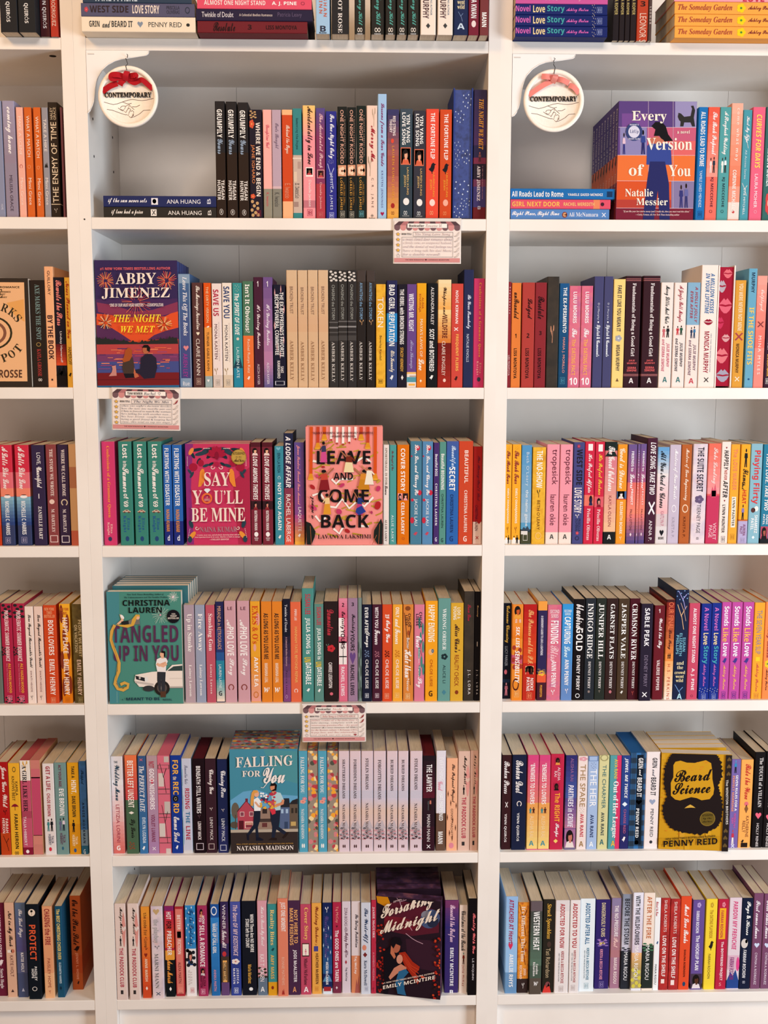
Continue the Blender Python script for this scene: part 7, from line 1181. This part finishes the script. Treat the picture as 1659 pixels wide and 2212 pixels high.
for bay, row in sorted({(r['bay'], r['row']) for r in RECS if r['kind'] == 'stack'}):
    S = sorted([r for r in RECS if r['kind'] == 'stack' and (r['bay'], r['row']) == (bay, row)], key=lambda r: r['x0'])
    piles = []
    for r in S:
        for p in piles:
            if min(r['x1'], p[0]['x1']) - max(r['x0'], p[0]['x0']) > .5*(r['x1']-r['x0']): p.append(r); break
        else: piles.append([r])
    ups = [u for u in RECS if u['kind'] != 'stack' and (u['bay'], u['row']) == (bay, row) and u.get('k', 0) == 0]
    for p in piles:
        p.sort(key=lambda r: r['z0']); z = .0002
        for r in p:
            th = r['z1'] - r['z0']; r['z0'] = z; r['z1'] = z + th; z += th + .0003
            r['x0'] = max(r['x0'], BX[bay] + .0008)
            r['x1'] = min(r['x1'], BX[bay] + BW - .0008)
            for u in ups:
                if r['x0'] < u['x0'] < r['x1']: r['x1'] = min(r['x1'], u['x0'] - .0006)
                elif r['x0'] < u['x1'] < r['x1']: r['x0'] = max(r['x0'], u['x1'] + .0006)
# ------------------------------------------------------------------ labels
def first_words(r):
    if '#' in r: return r['#'].replace('_', ' ')
    for it in r['items']:
        if it[0] == 't':
            w = [x for x in it[2].replace('/', ' ').split() if x.upper().strip('.,') not in ('THE', 'A', 'AN', 'OF', 'TO', 'AND', '&', 'IN', 'WITH')]
            return ' '.join(w[:2]).strip('.,?!:')
    return ''
def main_colour(r):
    if '~' in r: return {'plaid': 'blue plaid', 'blackwood': 'black', 'gold': 'mustard yellow', 'blossom': 'rose pink', 'ocean': 'blue', 'olive': 'olive', 'marble': 'pale marbled', 'leaf': 'orange leafy', 'redwood': 'dark red'}.get(r['~'], r['~'])
    L = r['z1'] if r['kind'] == 'spine' else 1; tot = {}
    if r['kind'] == 'stack': return cname(r['base'])
    rest = L
    for it in r['items']:
        if it[0] in '=>':
            s = abs(it[2][0] - it[2][1]); rest -= s
            c = cname(it[1][0] if it[0] == '=' else mix(it[1][0], it[1][1], .5)); tot[c] = tot.get(c, 0) + s
    c = cname(r['base']); tot[c] = tot.get(c, 0) + max(rest, 0)
    o = sorted(tot, key=lambda k: -tot[k])
    if len(o) > 1 and tot[o[1]] > .22*L: return o[0] + ' and ' + o[1]
    return o[0]
def tcol(r):
    for it in r['items']:
        if it[0] == 't': return cname(it[3])
BOOKS = [r for r in RECS]
groups = {}
for r in BOOKS:
    if r['kind'] == 'face': continue
    if '!' in r: r['label'] = r['!']; continue
    w = first_words(r); flat = 'flat lying ' if r['kind'] == 'stack' else ''
    if w: s = '%s%s paperback lettered %s in %s' % (flat, main_colour(r), w, tcol(r))
    else: s = '%s%s paperback, no lettering showing' % (flat, main_colour(r))
    r['lab0'] = s; groups.setdefault((s if not w else w + flat, r['bay'], r['row']), []).append(r)
ORD = ['first', 'second', 'third', 'fourth', 'fifth', 'sixth', 'seventh', 'eighth', 'ninth']
NUM = ['', 'one', 'two', 'three', 'four', 'five', 'six', 'seven', 'eight', 'nine']
for (s, bay, row), L in groups.items():
    flat = L[0]['kind'] == 'stack'
    L.sort(key=lambda r: -r['z1'] if flat else r['x0'])
    for i, r in enumerate(L):
        where = '%s, %s' % (ROWNAME[row], BAYNAME[bay])
        if r.get('#') == 'white': r['lab0'] = 'white paperback with dark capitals and a small diamond'
        if r.get('#') == 'ELIDA': r['lab0'] = 'thin black paperback with tan capitals'
        if len(L) > 1: r['label'] = '%s, %s of %s, %s' % (r['lab0'], (['top', 'middle', 'lowest'] if flat and len(L) == 3 else ORD)[i], NUM[len(L)], where); r['group'] = 'matching paperbacks side by side on the %s of the %s' % (ROWNAME[row], BAYNAME[bay])
        else: r['label'] = '%s, %s' % (r['lab0'], where)
for r in BOOKS:
    if r['kind'] != 'face' and not r.get('group'): r['group'] = 'paperbacks standing on the %s of the %s' % (ROWNAME[r['row']], BAYNAME[r['bay']]) if r['kind'] == 'spine' else 'paperbacks lying in a pile on the %s of the %s' % (ROWNAME[r['row']], BAYNAME[r['bay']])
    w = len(r['label'].split())
    if w > 16: r['label'] = r['label'].replace(' paperback lettered', ' book').replace(' in ', ', ', 1) if False else ' '.join(r['label'].replace(' and ', '-').split()[:16])
# ------------------------------------------------------------------ build: the 300-odd that show largest one by one, the rest as one
need = set()
for r in RECS:
    for it in r.get('items', []):
        if it[0] == 't': need |= {(it[1][0], c) for c in it[2]}
load_glyphs(k for k in need if k[1] != '/')
def vis(r):
    x0, y0, x1, y1 = r['px']; return max(0, min(x1, W) - max(x0, 0))*max(0, min(y1, H) - max(y0, 0))
order = sorted(RECS, key=vis, reverse=True)
LIMIT = 316
keep = set(id(r) for r in order[:LIMIT])
REST = MB()
for r in RECS:
    P, loc, rot = {'spine': spine_parts, 'stack': stack_parts, 'face': face_parts}[r['kind']](r)
    if id(r) in keep:
        hard = '!' in r and 'hardback' in r['!']
        t = thing(r.get('name') or ('hardcover_book' if hard else 'paperback_book'), r['label'], 'book', loc, rot, r.get('group'))
        for n, m in P.items():
            if m.f: m.build(n, t)
    else:
        M = Matrix.Translation(loc) @ (Matrix.Rotation(rot[2], 4, 'Z') @ Matrix.Rotation(rot[1], 4, 'Y'))
        for n, m in P.items():
            o = len(REST.v); REST.v += [tuple(M @ Vector(v)) for v in m.v]; ix = [REST.mi(x) for x in m.mats]
            REST.f += [tuple(o + k for k in f) for f in m.f]; REST.m += [ix[k] for k in m.m]
if REST.f:
    o = REST.build('books'); o['kind'] = 'stuff'; o['label'] = 'remaining cropped, narrow and half hidden books along the white shelves'; o['category'] = 'books'
print('BOOKS', len(RECS), 'kept', len(keep))
# ------------------------------------------------------------------ corner brackets, hanging signs, review cards
PLASTIC = mat('f6f2ee', .35); CERAMIC = nodes_mat('ceramic', lambda nt, tc: ramp(nt, nd(nt, 'ShaderNodeTexNoise', Scale=25.0).outputs['Fac'], [(.3, 'f4ebe0'), (.7, 'f8f1e8')]), .35)
WIRE = mat('4a4644', .3)
def bracket(bay, ox, oy, sc, pts, label):
    t = ZS[0] - T; pl = [ray(ox + x/sc, oy + y/sc, -.001) for x, y in pts]
    x0 = BX[bay]; pl = [(max(p[0], x0 + .0006), min(p[2], t - .0006)) for p in pl]
    pl[0] = (x0 + .0006, t - .0006); pl[1] = (pl[1][0], t - .0006); pl[-1] = (x0 + .0006, pl[-1][1])
    c = (x0, 0, t)
    o = thing('corner_bracket', label, 'bracket', c, group='white plastic corner brackets holding the signs')
    m = MB(); m.prism([(x - x0, z - t) for x, z in pl], -.0005, .0045, PLASTIC); m.build('bracket_plate', o)
    n = len(pl) // 2
    m = MB(); m.box((.004, -.0012, -.008), (.016, -.0005, -.0062), mat('d8d0c8', .4)); m.build('moulded_slot', o)
    m = MB(); q_ = [(x - x0, z - t) for x, z in pl[2:]]
    m.tube([(x, -.0005, z) for x, z in q_], .0011, PLASTIC, 6); m.build('rounded_lip', o)
bracket('C', 170, 90, 8.295, [(105, 115), (1250, 130), (1255, 170), (1240, 215), (1205, 240), (1050, 265), (880, 292), (760, 308), (640, 345), (520, 410), (410, 510), (345, 620), (305, 730), (285, 850), (275, 990), (262, 1080), (235, 1160), (200, 1235), (170, 1268), (130, 1275)], 'white plastic corner bracket holding the sign with the red ribbon')
bracket('R', 1090, 90, 8.295, [(160, 185), (1275, 195), (1268, 240), (1250, 280), (1215, 300), (1040, 328), (860, 350), (740, 368), (620, 410), (500, 490), (400, 600), (340, 730), (308, 860), (290, 980), (270, 1100), (245, 1190), (210, 1270), (170, 1325), (130, 1340)], 'white plastic corner bracket holding the sign with the pale pink ribbon')
HANDS = [[(435, 1072), (520, 1100), (620, 1125), (700, 1108), (790, 1075), (880, 1045), (960, 1032), (1050, 1045), (1130, 1052), (1220, 1042), (1345, 1010)],
         [(780, 1075), (850, 1105), (900, 1115), (945, 1100)], [(478, 1208), (600, 1225), (700, 1262), (800, 1298), (850, 1310)], [(705, 1185), (760, 1225), (800, 1240)],
         [(895, 1120), (940, 1170), (992, 1215)], [(955, 1165), (1030, 1165), (1095, 1132)], [(1280, 1220), (1160, 1228), (1090, 1290), (1000, 1340), (930, 1360), (900, 1335)],
         [(745, 1190), (760, 1160), (790, 1150), (830, 1150), (835, 1180), (800, 1225), (750, 1210)], [(830, 1165), (880, 1130), (905, 1150), (880, 1200), (840, 1270), (815, 1240)], [(880, 1200), (910, 1190), (930, 1215), (900, 1270), (890, 1320), (850, 1300)], [(930, 1250), (960, 1232), (985, 1255), (980, 1310), (940, 1355)], [(960, 1330), (965, 1290), (985, 1325)]]
def sign(ox, oy, sc, cx, cy, rad, label, hookpts, ribbon, rc, rc2, dx, dy):
    Y = -.006; c = ray(ox + cx/sc, oy + cy/sc, Y); R_ = (ray(ox + (cx+rad)/sc, oy + cy/sc, Y) - c)[0]
    L3 = lambda x, y, yy=0.0: (lambda p: (p[0]-c[0], yy, p[2]-c[2]))(ray(ox + x/sc, oy + y/sc, Y))
    t = thing('hanging_sign', label, 'sign', tuple(c), group='round hanging category signs')
    n = 56; m = MB()
    prof = [(0, .0015), (.83, .0015), (.845, .0005), (.86, -.0022), (.90, -.0034), (.97, -.0034), (1.0, -.0018), (1.0, .0030), (.98, .0042), (0, .0042)]
    vs = []; fs = []
    for r, y in prof:
        for k in range(n): a = 2*math.pi*k/n; vs.append((R_*r*math.cos(a), y, R_*r*math.sin(a)))
    for i in range(len(prof)-1):
        for k in range(n): fs.append((i*n+k, (i+1)*n+k, (i+1)*n+(k+1) % n, i*n+(k+1) % n))
    m.add(vs, fs, CERAMIC); o = m.build('disc', t, smooth=True)
    m = MB(); w = L3(462 + dx, 1000 + dy); e = L3(1298 + dx, 918 + dy)
    for k, yy in enumerate((-.0012, .0004)):
        pass
    lab = MB(); set_text(lab, 'CONTEMPORARY', 't', mat('2a211c', .5), e[0]-w[0], e[2]-w[2], lambda u, v: (w[0] + u, .0, w[2] + v + .0012*u/(e[0]-w[0])))
    nv = len(lab.v); vs = lab.v[:]; fs = lab.f[:]; edges = {}
    for f in fs:
        for a, b in zip(f, f[1:] + f[:1]): edges[(a, b)] = 1
    m.add([(x, -.0012, z) for x, y, z in vs] + [(x, .0014, z) for x, y, z in vs], [f for f in fs] + [(a, b, b+nv, a+nv) for a, b in edges if (b, a) not in edges], mat('2a211c', .5)); m.build('lettering', t)
    m = MB()
    for h in HANDS: m.tube([L3(x + dx, y + dy, .0013) for x, y in h], .00042, mat('6a4c40', .6), 5)
    m.build('hand_drawing', t)
    m = MB(); m.tube([L3(x, y, yy) for x, y, yy in hookpts], .0007, WIRE, 8); m.build('hook', t)
    for nm, strips in ribbon:
        m = MB()
        for pts, wd in strips:      # velvet ribbon as a real band: centre line (px, depth), width in px
            wr = wd/sc/1090*1.0; vs = []; P_ = [Vector(L3(x, y, yy)) for x, y, yy in pts]
            fin = []
            for i in range(len(P_)-1):
                p0, p1, p2, p3 = P_[max(i-1, 0)], P_[i], P_[i+1], P_[min(i+2, len(P_)-1)]
                for k in range(6):
                    s = k/6; fin.append(.5*((2*p1) + (p2-p0)*s + (2*p0-5*p1+4*p2-p3)*s*s + (3*p1-p0-3*p2+p3)*s**3))
            fin.append(P_[-1]); th = .0007
            for i, p in enumerate(fin):
                d = fin[min(i+1, len(fin)-1)] - fin[max(i-1, 0)]; side = Vector((-d.z, 0, d.x)); side = side.normalized() if side.length > 1e-9 else Vector((0, 0, 1))
                if i and side.dot(prev) < 0: side = -side
                prev = side
                vs += [p + side*wr/2, p - side*wr/2, p - side*wr/2 + Vector((0, th, 0)), p + side*wr/2 + Vector((0, th, 0))]
            fs = [(0, 1, 2, 3)] + [(4*i+a, 4*i+4+a, 4*i+4+(a+1) % 4, 4*i+(a+1) % 4) for i in range(len(fin)-1) for a in range(4)] + [tuple(4*(len(fin)-1)+k for k in (3, 2, 1, 0))]
            m.add([tuple(v) for v in vs], fs, mat(rc if nm != 'bow_knot' else rc2, .7))
        m.build(nm, t)
sign(170, 90, 8.295, 888, 990, 536, 'round white sign with a red velvet ribbon, lettered CONTEMPORARY, in the centre bookcase',
     [(862, 222, .001), (880, 240, -.002), (865, 268, .0045), (840, 290, .006), (845, 305, -.002), (870, 360, -.004), (885, 410, -.004), (850, 445, -.004), (870, 520, -.003)],
     [('ribbon_tail', [([(428, 900, -.002), (560, 810, -.0035), (700, 755, -.004)], 95), ([(1325, 850, -.002), (1235, 770, -.005), (1150, 705, -.008), (1080, 715, -.005), (1000, 745, -.004), (900, 690, -.004)], 85)]),
      ('bow_loop', [([(830, 640, -.004), (720, 615, -.010), (615, 625, -.011), (610, 685, -.009), (720, 660, -.006), (830, 650, -.005)], 88), ([(900, 630, -.004), (1020, 630, -.011), (1040, 640, -.010), (960, 660, -.006), (890, 650, -.005)], 95), ([(820, 690, -.004), (770, 740, -.005), (745, 790, -.004)], 95)]),
      ('bow_knot', [([(885, 540, -.005), (870, 620, -.013), (850, 715, -.006)], 95)])], 'b81e28', 'c02834', 0, 0)
sign(1090, 90, 8.295, 880, 1060, 540, 'round white sign with a pale pink ribbon, lettered CONTEMPORARY, in the right bookcase',
     [(888, 290, .001), (905, 310, -.002), (885, 335, .0045), (880, 380, -.002), (870, 420, -.004), (900, 470, -.004), (890, 530, -.004), (880, 590, -.003)],
     [('ribbon_tail', [([(430, 960, -.002), (590, 850, -.0035), (720, 770, -.004), (840, 715, -.005)], 88), ([(1330, 930, -.002), (1230, 830, -.006), (1150, 790, -.004)], 90)]),
      ('bow_loop', [([(860, 655, -.005), (740, 650, -.010), (650, 640, -.008)], 90), ([(930, 680, -.005), (1030, 710, -.009), (1145, 760, -.006)], 92)]),
      ('bow_knot', [([(905, 600, -.005), (890, 670, -.013), (850, 750, -.006)], 92)])], 'ee8f84', 'f09a90', -6, 72)
def card(ox, oy, sc, TL, BR, label, head, name, title, body, stars, hot, foot, tilt, inks):
    Y = -.0032; a = ray(ox + TL[0]/sc, oy + TL[1]/sc, Y); b = ray(ox + BR[0]/sc, oy + BR[1]/sc, Y); Wd = b[0]-a[0]; Ht = a[2]-b[2]
    t = thing('review_card', label, 'card', (a[0], Y, b[2]), (0, math.radians(tilt), 0), group='handwritten review cards clipped to shelf edges')
    m = MB(); m.box((0, 0, 0), (Wd, .0006, Ht), mat('f2e2d8', .6)); m.build('card', t)
    zt = min(ZS, key=lambda z: abs(z - (a[2])))
    m = MB(); m.box((-.002, .0008, 0), (Wd + .002, .0020, zt - b[2] + .0008), mat('e6ddd4', .25)); m.box((-.002, .0008, zt - b[2] + .0003), (Wd + .002, .010, zt - b[2] + .0009), mat('e6ddd4', .25)); m.build('clip_holder', t)
    A = Art([(200, 165), (1505, 165), (200, 1015), (1505, 1015)], Wd, Ht); A.part = 'awning'
    for k in range(11):
        x = 200 + k*118.6; c = '7a5c60' if k % 2 == 0 else 'd6928e'; c2 = '5c4448' if k % 2 == 0 else 'b87878'; q0 = 852 + (x-852)*.86; q1 = 852 + (x+118.6-852)*.86
        A.poly(c2, [(q0, 167), (q1, 167), (x+118.6, 245), (x, 245)]); A.poly(c, [(x+2, 245), (x+116, 245), (x+116, 300)] + [(x + 59 + 57*math.cos(f), 300 + 52*math.sin(f)) for f in (.4, .8, 1.2, 1.57, 1.94, 2.34, 2.74)] + [(x+2, 300)])
    A.part = 'form'; A.rect('fbf0e6', 460, 210, 1242, 296)
    for x0, y0, x1, y1 in ((575, 382, 1362, 465), (352, 482, 1362, 882)):
        for p in ([(x0, y0), (x1, y0)], [(x1, y0), (x1, y1)], [(x1, y1), (x0, y1)], [(x0, y1), (x0, y0)]): A.line('5a4a48', 5, p)
    A.rect('d6928e', 202, 905, 1504, 990); A.txt('form', 'b', '5a3438', foot, 420, 922, 1290, 958); A.txt('form', 'b', '2a2222', head, 490, 228, 800, 280); A.txt('form', 'b', '2a2222', 'BOOK TITLE:', 345, 402, 545, 440)
    A.txt('handwriting', 'e', inks[0], name, 820, 222, 1150, 285); A.txt('handwriting', 'e', inks[0], title, 610, 395, 1310, 458)
    n = len(body); lh = 390/n
    for i, s in enumerate(body): A.txt('handwriting', 'e', inks[(i+1) % len(inks)], s, 372, 492 + i*lh, 1345 if len(s) > 26 else 372 + 37*len(s), 492 + i*lh + lh*.8)
    for k in range(5):
        A.part = 'star'; y = 425 + k*108; p = [(277 + (46 if j % 2 == 0 else 20)*math.sin(j*math.pi/5), y - (46 if j % 2 == 0 else 20)*math.cos(j*math.pi/5)) for j in range(10)]
        if k < stars: A.poly('6a5648', p); A.poly('eeb850', [(277 + (x-277)*.8, y + (q_-y)*.8) for x, q_ in p])
        else:
            A.line('6a5648', 5, p + [p[0]])
        A.part = 'pepper'; y = 420 + k*105; p = [(1385, y+45), (1420, y+35), (1448, y-5), (1465, y-30), (1490, y-48), (1480, y-20), (1470, y+10), (1440, y+38), (1400, y+50)]
        if k < hot: A.poly('9a2c34', p)
        else: A.line('6a5648', 4, p + [p[0]])
    for nme, mm in A.P.items(): mm.build(nme, t)
FOOT = 'THE NEW ROMANTICS ♥ A ROMANCE BOOKSTORE'
card(830, 460, 9.217, (200, 165), (1507, 1012), 'review card with faint pale handwriting hanging below the second shelf at its right end', 'Bookseller:', 'Rowanne M.', 'Yin Yang Love Song',
     ['a sweet closed door romance about', 'a family curse, an unexpected husband,', 'and the denial of real feelings too', 'have a long talk his dad Marie', 'for a double reward!'], 4, 0, FOOT, 0, ['b8a0a0', 'a89098'])
card(225, 830, 9.217, (150, 90), (1495, 905), 'review card with dark blue handwriting hanging below the fireworks cover', 'TEAM MEMBER:', 'Rachel  ♡', 'The Night We Met',
     ['when one night’s decision decides', 'how the next few months pan out', 'Chris is forced to watch the woman', 'he’s falling for with another man...', 'his best friend. caught between', 'being a good friend & keeping her', 'close, this send on top tier angst.'], 5, 1, FOOT, .9, ['2a3a58', '2c4058'])
card(640, 1510, 10.37, (150, 140), (1540, 955), 'review card with red and black handwriting hanging below the fifth shelf', 'Bookseller:', 'Nicole  ☺', 'Julia Song is UNDATEABLE',
     ['perfect combo of a he-falls-first +', 'fake-dating, complete with an', 'intervening grandmother - for good', 'measure! (& a sweet cinnamon roll MMC)', 'for the Korean culture + K-beauty CEO,', 'K-pop fans, and that relationship,', 'and laugh out all along. ♥'], 4, 2, FOOT, 0, ['b0484a', 'a8484c', '2a2428', 'b04c50', '2a2428', 'a8484c'])
bpy.context.view_layer.update()
